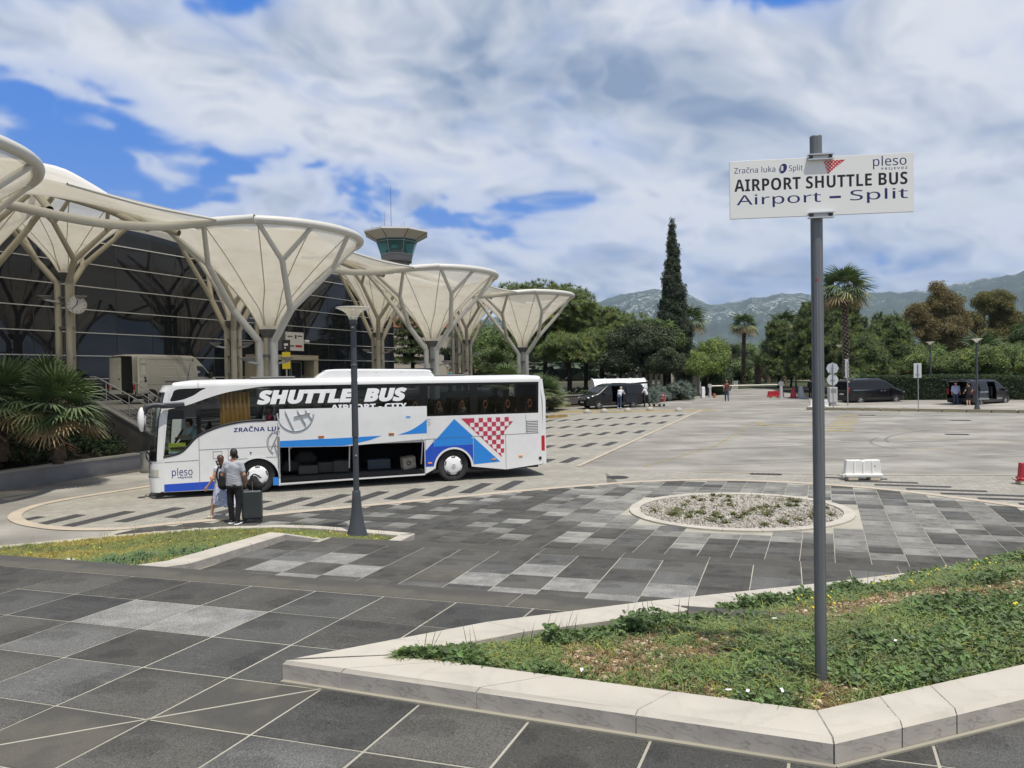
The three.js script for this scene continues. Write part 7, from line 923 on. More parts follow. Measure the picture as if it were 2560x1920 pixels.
function crownPts(lobes, opt = {}) {
  const area = lobes.map((l) => l[3] * l[4] + l[3] * l[5]), tot = area.reduce((a, b) => a + b, 0);
  return () => {
    for (;;) {
      let r = rnd() * tot, k = 0; while (r > area[k] && k < lobes.length - 1) r -= area[k++]; const L = lobes[k];
      const u = rnd() * 2 - 1, a = rnd() * 6.2832, s = Math.sqrt(1 - u * u), d = V(s * Math.cos(a), u, s * Math.sin(a)); if (d.y < (opt.floor ?? -0.75)) continue;
      const bump = 1 + (opt.rough ?? 0.16) * (2 * fbm(d.x * 2.7 + L[0] * 3 + 9, d.z * 2.7 + d.y * 3 + L[2] + 5, 3) - 1) * 2, f = rnd() < 0.72 ? rr(0.86, 1.03) : rr(0.35, 0.9);
      const p = V(L[0] + d.x * L[3] * f * bump, L[1] + d.y * L[4] * f * bump, L[2] + d.z * L[5] * f * bump);
      if (opt.gap && fbm(p.x * opt.gap + 3, p.y * opt.gap + p.z * opt.gap * 0.7, 3) < (opt.gapAt ?? 0.42)) continue;
      return [p, V(d.x / L[3], d.y / L[4], d.z / L[5]).normalize()];
    }
  };
}
function tree(label, pos, o, group) {
  const t = thing(o.name || 'tree', label, o.cat || 'tree', [pos[0], pos[1], pos[2]], 0, group); reseed(Math.round(Math.abs(pos[0] * 131 + pos[2] * 17)) + 3);
  const tr = o.trunk || [[0, -0.3, 0], [0.1, o.h * 0.3, 0], [0, o.h * 0.55, 0]];
  if (o.r) { part(t, 'trunk', [tube(tr, o.r * 0.8, 14, 9), cyl(o.r * 1.25, o.r * 0.8, 0.8, tr[0][0], 0.1, tr[0][2], 10)], o.bark || barkM); const tp = tr[tr.length - 1]; for (let k = 0; k < (o.limbs ?? 6); k++) { const L = o.lobes[k % o.lobes.length], e = [L[0] + rr(-0.5, 0.5) * L[3], L[1] + rr(-0.3, 0.4) * L[4], L[2] + rr(-0.5, 0.5) * L[5]], s = mid(tr[1], tp, rr(0.4, 1)); part(t, 'limb', [tube([s, add(mid(s, e), [0, 0.25, 0]), e], o.r * 0.30, 8, 6)], o.bark || barkM); } }
  let lobes = o.lobes;
  if (o.sub) lobes = o.lobes.flatMap((L) => Array.from({ length: o.sub }, (_, k) => { const u = lerp(-0.75, 0.95, (k + 0.5) / o.sub), a = k * 2.399 + L[0], s = Math.sqrt(1 - u * u), f = rr(0.55, 0.98), q = (o.subR ?? 0.38) * rr(0.75, 1.2); return [L[0] + Math.cos(a) * s * f * L[3] * (1 - q * 0.7), L[1] + u * f * L[4] * (1 - q * 0.6), L[2] + Math.sin(a) * s * f * L[5] * (1 - q * 0.7), L[3] * q, L[4] * q * (o.subY ?? 0.85), L[5] * q]; }));
  const smp = crownPts(lobes, o), col = o.col, out = o.upright;
  scatter(t, o.crown || 'crown', o.geo, o.mat, o.n, () => { const [p, nn] = smp(), v = rr(0.55, 1.35), c = new THREE.Color(v * (1 + rr(-0.12, 0.16)), v, v * rr(0.8, 1.1)); if (col && rnd() < (o.colP ?? 0.3)) c.multiply(col); const n = out === undefined ? nn : nn.clone().lerp(V(0, 1, 0), out).normalize(); return { p, n, s: rr(0.75, 1.25) * (o.size || 1), c }; }, 'stuff');
  return t;
}
const ground = (z) => ty(z);
const pineM = leafMat(0.135, 0.190, 0.040, 0.3), pineD = leafMat(0.095, 0.140, 0.032, 0.3), cypM = leafMat(0.034, 0.055, 0.022, 0.15), greenM = leafMat(0.15, 0.225, 0.055, 0.4), brightM = leafMat(0.20, 0.28, 0.045, 0.45), darkM = leafMat(0.050, 0.068, 0.024, 0.2), eucM = leafMat(0.24, 0.20, 0.075, 0.4), eucG = leafMat(0.21, 0.20, 0.065, 0.35), hedgeM = leafMat(0.042, 0.075, 0.022, 0.25), blueM = leafMat(0.12, 0.16, 0.125, 0.1);
const yellowish = new THREE.Color(1.7, 1.35, 0.6);
{
  // umbrella pines
  const g = 'umbrella pines behind the coach';
  const pn = (l, x, z, top, w, h, bot, n, extra = []) => tree(l, [x, ground(z), z], { name: 'pine_tree', h: top - 1, r: 0.30, bark: barkDark, lobes: [[0, top - 1.4 - h * 0.5, 0, w / 2, h * 0.55, w / 2], ...extra], geo: TUFT.pine, mat: pineM, n, upright: 0.55, floor: -0.7, rough: 0.10, col: yellowish, colP: 0.12, size: 0.95, sub: 24, subR: 0.42, subY: 0.8 }, g);
  pn('tallest umbrella pine with a broad domed crown right of the last canopy tree', 3.6, -78, 14.6, 10.2, 9.0, 5.4, 5200, [[-2.4, 9.8, 1, 3.4, 3.0, 3.4], [2.6, 9.2, 1.5, 3.4, 3.2, 3.4]]);
  pn('second umbrella pine, its crown stepping down from the tallest one', 8.6, -83, 12.3, 8.8, 7.6, 4.9, 4200, [[2.5, 7.6, 1, 3, 2.5, 3]]);
  pn('umbrella pine sloping down towards the cypress', 13.4, -88, 10.8, 9.2, 6.0, 5, 4200, [[-3, 7.0, 1.2, 3, 2.4, 3]]);
  pn('rear umbrella pine whose low crown reaches the cypress', 18.6, -96, 10.2, 10, 5.5, 5, 3400);
  pn('lower umbrella pine in front of the grove above the low wall', 5.6, -70, 8.0, 6.6, 3.8, 4.3, 3000); pn('small umbrella pine crown between the grove and the dark tree', 9.2, -73, 8.6, 6.0, 4.4, 4.3, 3000);
  tree('dark evergreen tree with a dense low crown behind the white shelter', [12.7, ground(-69), -69], { h: 7, r: 0.22, bark: barkDark, lobes: [[0, 5.2, 0, 3.6, 2.2, 3.2], [-2.4, 3.4, 0.6, 2.0, 1.6, 2], [1.8, 3.3, 1.4, 2.4, 1.7, 2]], geo: TUFT.leafS, mat: darkM, n: 3600, rough: 0.15, sub: 16, subR: 0.36, size: 1.1, limbs: 8 });
  tree('broad dark tree behind the far canopy trees left of the pines', [-4.2, ground(-92), -92], { h: 7.5, r: 0.25, bark: barkDark, lobes: [[0, 5.8, 0, 4.2, 2.6, 3.5], [5, 5.4, 2, 3.6, 2.4, 3], [2, 3.2, 4, 4, 1.8, 2]], geo: TUFT.leaf, mat: greenM, n: 2400, rough: 0.2 });
  tree('cedar with layered branches at the end of the glass front', [-11.1, 1.2, -79], { h: 9, r: 0.28, bark: barkDark, lobes: [[0, 8.2, 0, 1.8, 0.7, 1.8], [0.8, 6.9, 0, 3.0, 0.5, 2.4], [-1.2, 5.9, 0.3, 2.8, 0.45, 2.4], [1.1, 4.9, 0.6, 3.2, 0.5, 2.4], [-0.6, 3.9, 0.6, 2.8, 0.45, 2.4]], geo: TUFT.pineSmall, mat: pineD, n: 2400, upright: 0.8, size: 0.9, limbs: 10, trunk: [[0, -0.3, 0], [0.1, 3, 0], [0, 8, 0]] });
  // cypress
  const cy = []; for (let k = 0; k < 13; k++) { const f = k / 12, r = f < 0.45 ? lerp(1.45, 1.5, f / 0.45) : lerp(1.5, 0.22, Math.pow((f - 0.45) / 0.55, 0.85)); cy.push([Math.sin(k * 2.1) * 0.12 + (f < 0.4 ? 0.15 : -0.05), 1.2 + f * 15.6, Math.cos(k * 1.7) * 0.1, r, 1.15, r]); }
  const ct = tree('very tall narrow dark cypress standing alone against the hills', [16.5, ground(-72), -72], { name: 'cypress_tree', h: 17, r: 0.25, bark: barkDark, trunk: [[0, -0.3, 0], [0, 8, 0], [-0.1, 16.5, 0]], lobes: cy, geo: TUFT.scale, mat: cypM, n: 6200, upright: 0.35, rough: 0.17, limbs: 0, size: 1.15, floor: -1 }); part(ct, 'bare_tip', [bar([-0.1, 16.4, 0], [-0.15, 18.2, 0], 0.03, 0.015, 5), bar([-0.15, 17.7, 0], [0.1, 17.95, 0], 0.02, 0.01, 4), bar([-0.15, 17.9, 0], [-0.35, 18.1, 0], 0.02, 0.01, 4)], barkDark);
  tree('bright green climber hanging on the left side of the cypress', [15.3, ground(-70.5), -70.8], { name: 'climbing_plant', cat: 'plant', h: 8, r: 0.06, lobes: [[0.2, 6.8, 0, 1.0, 0.8, 0.6], [0.6, 5.6, 0.2, 1.3, 1.0, 0.7], [-0.9, 7.3, 0, 0.5, 0.4, 0.4]], geo: TUFT.leafS, mat: greenM, n: 420, limbs: 2 });
  tree('light green bushy tree overhanging the pale panel wall by the barrier', [19.6, ground(-71), -71.5], { h: 5, r: 0.12, lobes: [[0, 3.2, 0, 2.0, 1.3, 1.7], [-1.5, 2.8, 0.8, 1.3, 0.9, 1.2], [0.8, 4.2, -1, 1.6, 1.2, 1.5]], geo: TUFT.leafS, mat: brightM, n: 1700, rough: 0.25 });
  tree('dark green clipped bush right of the pale panel wall', [20.6, ground(-72.5), -73], { name: 'bush', cat: 'bush', h: 2.6, r: 0.1, lobes: [[0.4, 1.4, 0, 1.35, 1.6, 1.3], [0, 2.9, -0.5, 1.2, 0.9, 1.1]], geo: TUFT.leafS, mat: hedgeM, n: 1500, limbs: 2, floor: -1 });
  // dark conifers behind the sign pole: many upswept plumes
  const plume = (cx, cz, hh, w, n) => { const l = []; for (let k = 0; k < n; k++) { const a = k * 2.4, f = k / n, r = w * (1 - f * 0.75) * (0.45 + 0.55 * Math.sqrt(hash2(k, n + 3))); l.push([Math.cos(a) * r, 1.3 + f * (hh - 2.2) + hash2(k, 9) * 0.8, Math.sin(a) * r, 0.6 + 0.3 * hash2(k, 2), 0.65 + 0.4 * hash2(k, 5), 0.6 + 0.2 * hash2(k, 8)]); } return l; };
  const cn = (l, x, z, top, w, n, k) => tree(l, [x, ground(z), z], { name: 'conifer', h: top, r: 0.22, bark: barkDark, trunk: [[0, -0.3, 0], [0, top * 0.45, 0], [0, top * 0.9, 0]], lobes: plume(0, 0, top, w, k), geo: TUFT.pineSmall, mat: pineD, n, upright: 0.5, rough: 0.12, size: 1.0, limbs: 8, floor: -0.6, col: new THREE.Color(1.9, 1.7, 0.9), colP: 0.25 }, 'dark conifers behind the sign pole');
  cn('dark plumed conifer directly behind the sign pole', 32.0, -75, 9.6, 3.5, 4200, 46); cn('tall dark conifer right behind the tallest palm', 37.4, -80, 11.2, 3.2, 4200, 46); cn('dark conifer with upswept plumes left of the eucalyptus trees', 38.2, -72, 7.6, 3.6, 4200, 42); cn('small dark conifer left of the sign pole', 31.6, -84, 8.2, 2.2, 2000, 26); cn('dark conifer low between the sign pole and the parked van', 34.6, -70, 5.6, 2.8, 2800, 30);
  // eucalyptus
  const eu = (l, x, z, h, m, lobes, n) => tree(l, [x, ground(z), z], { name: 'eucalyptus_tree', h, r: 0.26, bark: barkPale, lobes, geo: TUFT.long, mat: m, n, rough: 0.15, sub: 14, subR: 0.30, limbs: 14, size: 0.95 });
  eu('brownish eucalyptus with an open ragged crown right of the dark conifers', 48.2, -80, 10, eucM, [[0.6, 9.3, 0, 2.2, 2.0, 2], [-2.4, 8.0, 0, 1.7, 1.9, 1.6], [-0.3, 6.4, 0.6, 3.2, 2.0, 2.2], [2.0, 7.2, 0, 1.6, 1.7, 1.6], [0, 11.0, 0, 0.9, 0.8, 0.9], [0.4, 4.2, 0.6, 3.2, 1.8, 2]], 2600);
  eu('yellow-green eucalyptus with drooping foliage at the right edge', 57.6, -85, 11, eucG, [[0, 9.6, 0, 2.4, 2.0, 2], [-2.6, 7.6, 0, 1.6, 1.5, 1.4], [1.6, 7.4, 0, 2.2, 2.0, 1.8], [-0.5, 5.2, 0.6, 3.0, 2, 2]], 2400); eu('smaller eucalyptus cut by the right picture edge', 60.2, -80, 9, eucG, [[0, 7.6, 0, 2.4, 2.0, 2], [-1.6, 5.8, 0.4, 2.0, 1.6, 1.6], [0.6, 4.0, 0.6, 3.0, 2, 2]], 2000); eu('dark evergreen under the eucalyptus at the right edge', 57.2, -78, 7, pineD, [[0, 5.2, 0, 2.6, 2.0, 2], [-1.2, 3.4, 0.6, 2.2, 1.6, 2]], 1700);
  // round green street trees behind the hedge
  const gr = (l, x, z, top, w, n) => tree(l, [x, ground(z), z], { name: 'street_tree', h: top - 0.8, r: 0.13, bark: barkDark, lobes: [[0, top - 2.2, 0, w / 2, 1.5, w / 2], [-w * 0.3, top - 2.7, 0.6, w * 0.3, 1.1, w * 0.3], [w * 0.3, top - 2.8, 0.4, w * 0.3, 1.1, w * 0.3]], geo: TUFT.leaf, mat: greenM, n, rough: 0.15, size: 0.72, sub: 14, subR: 0.36, col: yellowish, colP: 0.12 }, 'round green trees behind the hedge');
  [['leftmost round green tree behind the hedge, beside the conifers', 39.4, -70, 5.3, 5.0, 1500], ['round green tree behind the square sign back', 42.3, -72, 5.6, 4.8, 1500], ['round green tree behind the small lamp post', 43.0, -66, 5.4, 5.0, 1500], ['round green tree straight above the open black van', 46.6, -68, 5.5, 5.2, 1600], ['round green tree right of the tall lamp post at the right', 47.6, -63.5, 5.2, 5.2, 1600], ['round green tree at the right picture edge', 51.8, -65, 5.6, 5.2, 1600], ['green tree between the eucalyptus trunks', 53.8, -76, 5.6, 5.6, 1400]].forEach((a) => gr(...a));
  tree('light green young tree left of the dark conifers', [33.4, ground(-85), -85], { name: 'street_tree', h: 5, r: 0.14, lobes: [[0, 3.6, 0, 1.9, 1.0, 1.6], [0.9, 4.9, 0, 1.3, 0.9, 1.2], [-1.2, 2.9, 0.4, 1.4, 0.7, 1.2], [1.6, 2.6, 0.6, 1.4, 0.6, 1.2]], geo: TUFT.leaf, mat: brightM, n: 1100, size: 0.75, rough: 0.25, gap: 0.8, gapAt: 0.38 });
  // distant belt of mixed trees
  const bl = [['rounded tree far behind, right of the cypress', 33, -130, 9.4, 9], ['mid green tree far behind the walking person', 41, -140, 11, 10], ['dark crown far behind the barrier arm', 50, -150, 11.6, 11], ['far tree crown behind the tall left palm', 45, -120, 9.6, 8], ['far green tree behind the young light tree', 46, -108, 9.8, 8], ['broad dark crown far behind the small palms', 38, -165, 12.4, 12], ['far rounded tree left of the conifers', 58, -150, 12.2, 11], ['far tree above the pale panel wall', 26, -112, 7.5, 8], ['far yellow-green tree near the orange roof', 35.5, -118, 7.2, 8], ['far tree behind the eucalyptus trees', 72, -120, 9, 11], ['far tree at the right between the eucalyptus trees', 84, -130, 9.5, 12], ['far tree low behind the date palm', 40, -112, 6.0, 8], ['far shrubby tree behind the lawn', 31, -102, 4.6, 6], ['far tree beyond the street trees', 62, -105, 7.8, 9]];
  bl.map((q) => (q[3] *= 0.8, q)).forEach(([l, x, z, top, w], k) => tree(l, [x, 1.4, z], { name: 'distant_tree', h: top - 2, r: 0.2, lobes: [[0, top - 1.4 - top * 0.25, 0, w / 2, top * 0.3, w / 2], [w * 0.3, top * 0.42, 1, w * 0.35, top * 0.28, w * 0.35], [-w * 0.3, top * 0.4, 1, w * 0.35, top * 0.28, w * 0.35], [0, 1.8, 2, w * 0.55, 1.8, w * 0.4]], geo: TUFT.leafL, mat: [greenM, darkM, greenM, eucG][k % 4], n: 1300, rough: 0.15, sub: 10, subR: 0.4, size: 0.95, limbs: 3 }, 'mixed trees far behind the forecourt'));
}
// ---------------------------------------------------------------- hedges
function hedge(label, a, b, h, w, n) {
  const t = thing('hedge', label, 'hedge', [0, 0, 0]), A = V(a[0], 0, a[1]), B = V(b[0], 0, b[1]), D = B.clone().sub(A), L_ = D.length(), U = D.clone().normalize(), N = V(-U.z, 0, U.x); reseed(Math.round(a[0] * 7 + 500));
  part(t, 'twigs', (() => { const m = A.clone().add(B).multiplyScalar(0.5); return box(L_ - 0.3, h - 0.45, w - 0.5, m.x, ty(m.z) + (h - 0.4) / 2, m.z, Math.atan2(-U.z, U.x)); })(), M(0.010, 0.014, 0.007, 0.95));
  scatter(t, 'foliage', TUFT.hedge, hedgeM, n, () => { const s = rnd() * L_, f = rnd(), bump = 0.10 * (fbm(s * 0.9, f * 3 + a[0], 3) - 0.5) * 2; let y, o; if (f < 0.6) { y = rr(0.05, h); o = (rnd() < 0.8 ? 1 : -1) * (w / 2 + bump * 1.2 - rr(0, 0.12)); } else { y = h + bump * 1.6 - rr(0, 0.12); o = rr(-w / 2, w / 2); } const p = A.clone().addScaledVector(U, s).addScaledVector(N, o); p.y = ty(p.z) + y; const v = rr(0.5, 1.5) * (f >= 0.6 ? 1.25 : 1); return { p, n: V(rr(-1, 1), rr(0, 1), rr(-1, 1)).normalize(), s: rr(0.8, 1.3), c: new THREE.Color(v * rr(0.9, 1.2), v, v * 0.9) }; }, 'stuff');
}
hedge('long dark clipped hedge between the parked black van and the open van', [29.6, -59.6], [38.3, -58.2], 1.95, 1.4, 5200); hedge('dark clipped hedge behind the open black van, running to the right edge', [37.6, -58.6], [52, -55.6], 1.85, 1.4, 5600);
// ---------------------------------------------------------------- palms
function fan(n, len, spread, droop, seedN) {                             // one fan leaf: stalk along +x, blade segments radiating
  reseed(seedN); const g = [], st = len * 0.9; g.push(bar([0, 0, 0], [st * 0.5, st * 0.18, 0], 0.014, 0.012, 4), bar([st * 0.5, st * 0.18, 0], [st, st * 0.24, 0], 0.012, 0.009, 4)); const pos = [];
  for (let k = 0; k < n; k++) { const a = lerp(-spread, spread, k / (n - 1)), l = len * (0.75 + 0.25 * Math.cos(a)) * rr(0.92, 1.06), w = len * 0.075, c = Math.cos(a), s = Math.sin(a), d = droop * (0.7 + 0.6 * rnd()); const P = (t, off) => [st + c * l * t - s * off, st * 0.24 + 0.10 * len * t - d * len * t * t + Math.abs(off) * 0.5, s * l * t + c * off]; const q = [P(0, 0), P(0.45, w / 2), P(0.45, -w / 2), P(0.8, w * 0.3), P(0.8, -w * 0.3), P(1, 0)]; for (const [i, j, m] of [[0, 1, 2], [2, 1, 3], [2, 3, 4], [4, 3, 5]]) pos.push(...q[i], ...q[j], ...q[m]); }
  const b = new THREE.BufferGeometry(); b.setAttribute('position', new THREE.Float32BufferAttribute(pos, 3)); b.computeVertexNormals(); g.push(b); return merge(g);
}
function feather(len, seedN) { reseed(seedN); const pos = [], pt = (t) => [len * t * (1 - 0.15 * t), len * (0.55 * t - 0.85 * t * t), 0], g = [tube([pt(0), pt(0.33), pt(0.66), pt(1)], 0.02, 12, 4)]; for (let k = 0; k < 34; k++) for (const s of [-1, 1]) { const t = 0.08 + 0.9 * k / 34, b = pt(t), l = len * 0.22 * Math.sin(Math.PI * (0.15 + 0.8 * t)); const e = [b[0] + l * 0.55, b[1] - l * 0.35 * rr(0.5, 1.2) + l * 0.2, s * l * 0.8], w = 0.03; pos.push(b[0] - w, b[1], 0, b[0] + w, b[1], 0, ...e); } const q = new THREE.BufferGeometry(); q.setAttribute('position', new THREE.Float32BufferAttribute(pos, 3)); q.computeVertexNormals(); g.push(q); return merge(g); }
const palmM = leafMat(0.075, 0.12, 0.032, 0.25), palmL = leafMat(0.28, 0.29, 0.11, 0.35), palmDry = leafMat(0.26, 0.19, 0.09, 0.2), fans = [1, 2, 3].map((k) => fan(22, 1.0, 2.0, 0.25 + 0.14 * k, 40 + k)), fansS = [1, 2, 3].map((k) => fan(26, 0.75, 2.3, 0.10 + 0.10 * k, 50 + k)), feathers = [1, 2].map((k) => feather(3.0, 60 + k)), palmTrunk = M(0.17, 0.125, 0.085, 0.95, { map: TX.bark });
function palm(label, pos, h, cr, o = {}) {
  const t = thing(o.name || 'palm_tree', label, 'palm', [pos[0], pos[1], pos[2]], 0, o.group), r = o.r || 0.18; reseed(Math.round(Math.abs(pos[0] * 71 + pos[2] * 29)));
  const lean = o.lean || 0.15; const tp = [lean, h, 0]; if (h > 0.3) { part(t, 'trunk', [tube([[0, -0.3, 0], [lean * 0.2, h * 0.5, 0], tp], r, 16, 12), cyl(r * 1.5, r, 0.5, 0, 0.1, 0, 12)], palmTrunk);
    const sc = []; const n = Math.min(280, Math.round(h * (o.scales ?? 22))); for (let k = 0; k < n; k++) { const f = k / n, a = k * 2.399, y = f * h; sc.push(place(box(r * 0.55, r * 0.5, r * 0.18), lean * f * f + Math.cos(a) * r * 1.02, y, Math.sin(a) * r * 1.02, -a + Math.PI / 2, -0.5)); } if (sc.length) part(t, 'leaf_bases', sc, o.scaleM || M(0.22, 0.17, 0.12, 0.95)).userData.kind = 'stuff'; }
  const gs = o.feather ? feathers : o.small ? fansS : fans, n = o.n || 34;
  for (let k = 0; k < n; k++) { const f = k / n, el = lerp(o.e0 ?? 1.35, o.e1 ?? -0.55, Math.pow(f, 0.8)), az = k * 2.399 + rr(-0.2, 0.2), m = part(t, 'frond', gs[k % gs.length], f > 0.82 && !o.green ? palmDry : f > 0.6 && rnd() < (o.pale ?? 0.5) ? palmL : palmM); m.position.set(...tp); m.rotation.set(rr(-0.35, 0.35), az, el, 'YZX'); m.scale.setScalar(cr * rr(0.85, 1.1)); }
  return t;
}
{
  const g = 'fan palms on tall trunks beyond the forecourt';
  palm('tallest fan palm with scaly pale trunk right of the sign pole', [29.2, ground(-62), -62], 9.3, 1.5, { r: 0.24, scaleM: M(0.25, 0.195, 0.14, 0.95), n: 40, e1: -0.75, lean: -0.1, group: g });
  palm('slender fan palm left of the far pair, rising over the lawn', [31.0, 1.4, -95], 8.0, 1.3, { r: 0.24, group: g, e1: -0.7 }); palm('slender fan palm beside the dark conifers left of the sign pole', [34.5, 1.4, -90], 7.7, 1.3, { r: 0.24, group: g, e1: -0.7 }); palm('fan palm crown looking out right behind the cypress', [19.9, 1.3, -80], 7.7, 1.3, { r: 0.22, group: g, e1: -0.7 });
  palm('stout shaggy fan palm above the dark bush by the barrier', [25.6, 1.4, -90], 4.7, 1.15, { r: 0.42, group: g, n: 44, pale: 0.8, e1: -0.95 }); palm('short fan palm between the slender one and the stout one', [29.3, 1.4, -96], 4.2, 0.85, { r: 0.24, group: g }); palm('pale fan palm low in front of the conifers', [37.5, 1.4, -104], 5.2, 1.0, { r: 0.26, group: g, pale: 0.9 }); palm('drooping fan palm at the right among the street trees', [50.2, 1.2, -76], 3.5, 1.6, { r: 0.3, group: g, pale: 0.9, e1: -0.8 });
  palm('feathery date palm on the far lawn left of the small conifer', [32.9, 1.4, -95], 2.5, 1.05, { name: 'date_palm', feather: 1, r: 0.40, n: 46, e0: 1.3, e1: -0.3, scales: 30 }); palm('feathery date palm below the stout fan palm', [26.3, 1.4, -92], 1.9, 1.0, { name: 'date_palm', feather: 1, r: 0.36, n: 40, e0: 1.2, e1: -0.35 });
  palm('small bright fan palm by the hedge beside the parked van', [29.6, ground(-59), -60.4], 0.9, 1.15, { r: 0.2, n: 26, small: 1, green: 1, pale: 0.3, e1: -0.1 });
  // dwarf palms behind the coach
  palm('bushy dwarf palm left of the last canopy trunk behind the coach', [-0.5, 1.4, -51], 1.2, 1.35, { small: 1, n: 40, green: 1, r: 0.2, pale: 0.7, e1: -0.3 }); palm('bushy dwarf palm right of the last canopy trunk behind the coach', [2.2, 1.0, -53], 0.9, 1.25, { small: 1, n: 40, green: 1, r: 0.2, pale: 0.7, e1: -0.35 }); palm('dwarf palm behind the coach rear corner', [3.0, 0.7, -55], 0.5, 1.1, { small: 1, n: 34, green: 1, r: 0.2, pale: 0.7, e1: -0.4 }); palm('pale dwarf palm in the shade of the last two canopy trees', [-1.4, 1.6, -58], 2.4, 1.2, { small: 1, n: 34, green: 1, r: 0.2, pale: 0.5, e1: -0.3 });
  // big fan palms in the bed at the left
  const q = 'low fan palms in the raised bed at the left';
  palm('largest low fan palm in the bed, its leaves reaching over the handrail', [-14.95, 1.05, -23.3], 1.35, 1.22, { small: 1, n: 46, r: 0.17, pale: 0.25, e1: -0.75, group: q, lean: 0.05 }); palm('low fan palm left of the largest one in the bed', [-16.6, 1.2, -23.0], 1.5, 1.2, { small: 1, n: 40, r: 0.17, pale: 0.2, e1: -0.6, group: q }); palm('fan palm cut by the left picture edge in the bed', [-17.6, 1.1, -22.3], 1.1, 1.25, { small: 1, n: 38, r: 0.17, pale: 0.2, e1: -0.6, group: q }); palm('rear fan palm in the bed below the clock', [-17.3, 1.8, -26.2], 1.2, 1.1, { small: 1, n: 36, r: 0.17, pale: 0.2, e1: -0.5, group: q });
  // glaucous rosettes by the panel wall
  const yu = (l, x, z, r, n) => { const t = thing('yucca', l, 'plant', [x, ty(z), z]); reseed(Math.round(x * 90)); part(t, 'stem', cyl(0.12, 0.1, r, 0, r / 2, 0, 8), barkM); scatter(t, 'leaf_rosettes', TUFT.yucca, blueM, n, () => { const a = rnd() * 6.28, u = rr(-0.1, 1), s = Math.sqrt(1 - u * u * 0.9); return { p: V(Math.cos(a) * s * r, 0.35 + u * r * 0.95, Math.sin(a) * s * r), n: V(Math.cos(a) * s, u + 0.3, Math.sin(a) * s).normalize(), s: rr(0.8, 1.2), c: new THREE.Color(1, 1, 1).multiplyScalar(rr(0.6, 1.3)) }; }, 'stuff'); };
  yu('big round blue-grey yucca clump right of the luggage trolley', 15.4, -65.0, 1.1, 46); yu('smaller blue-grey yucca clump left of the bigger one by the trolley', 13.5, -64.3, 0.85, 34); yu('dark green spiky clump behind the raised tailgate', 11.9, -61.5, 0.6, 24);
}
// ---------------------------------------------------------------- ground cover
function coverThing(name, label, cat, kind) { const t = new THREE.Group(); t.name = numbered(name); tag(t, label, cat, null, kind); scene.add(t); return t; }
{
  reseed(91); const t = coverThing('ground_cover', 'dark glossy ground cover with pale leaf tips filling the raised bed', 'ground cover', 'stuff'), gc = leafMat(0.045, 0.075, 0.03, 0.1);
  scatter(t, 'leaves', TUFT.hedge, gc, 5200, () => { const a = rnd(), b = Math.sqrt(rnd()) , x0 = lerp(-20.7, -14.75, a), z0 = lerp(-13.2, -27.4, a), q = rp(lerp(-24, -4.3, a), 6.0), f = b * 0.9, v = rr(0.4, 1.6); return { p: V(lerp(x0, q[0], f), lerp(0.5, LVL - 0.15, f) + rr(0.02, 0.32) + 0.25 * fbm(a * 20, b * 8, 2), lerp(z0, q[1], f)), n: V(rr(-0.6, 0.6), 1, rr(-0.6, 0.6)).normalize(), s: rr(0.8, 1.5), c: new THREE.Color(v, v * 1.02, v * 0.9) }; });
  const rd = coverThing('strap_leaf_plants', 'reddish brown strap-leaved plants below the fan palms in the bed', 'plants', 'stuff'); scatter(rd, 'leaves', blades(22, 0.62, 0.06, 0.15, 77, 0.5), leafMat(0.20, 0.085, 0.05, 0.15), 70, () => { const a = rr(0.42, 0.86), f = rr(0.12, 0.5), x0 = lerp(-20.7, -14.75, a), z0 = lerp(-13.2, -27.4, a), q = rp(lerp(-24, -4.3, a), 6.0); return { p: V(lerp(x0, q[0], f), lerp(0.5, LVL - 0.15, f) + 0.2, lerp(z0, q[1], f)), s: rr(0.8, 1.3), c: new THREE.Color(1, 1, 1).multiplyScalar(rr(0.6, 1.4)) }; });
  const sb = coverThing('low_shrubs', 'low dark shrubs and weeds along the foot of the pine grove', 'shrubs', 'stuff'); scatter(sb, 'leaves', TUFT.leafS, darkM, 900, () => { const x = rr(-4, 17), z = x < 7 ? rr(-74, -62.5 - Math.max(0, (x - 3)) * 0.5) : rr(-78, -65.5); return { p: V(x, ty(z) + rr(0.1, 0.7), z), s: rr(0.8, 1.6), c: new THREE.Color(1, 1, 1).multiplyScalar(rr(0.5, 1.6)) }; });
}
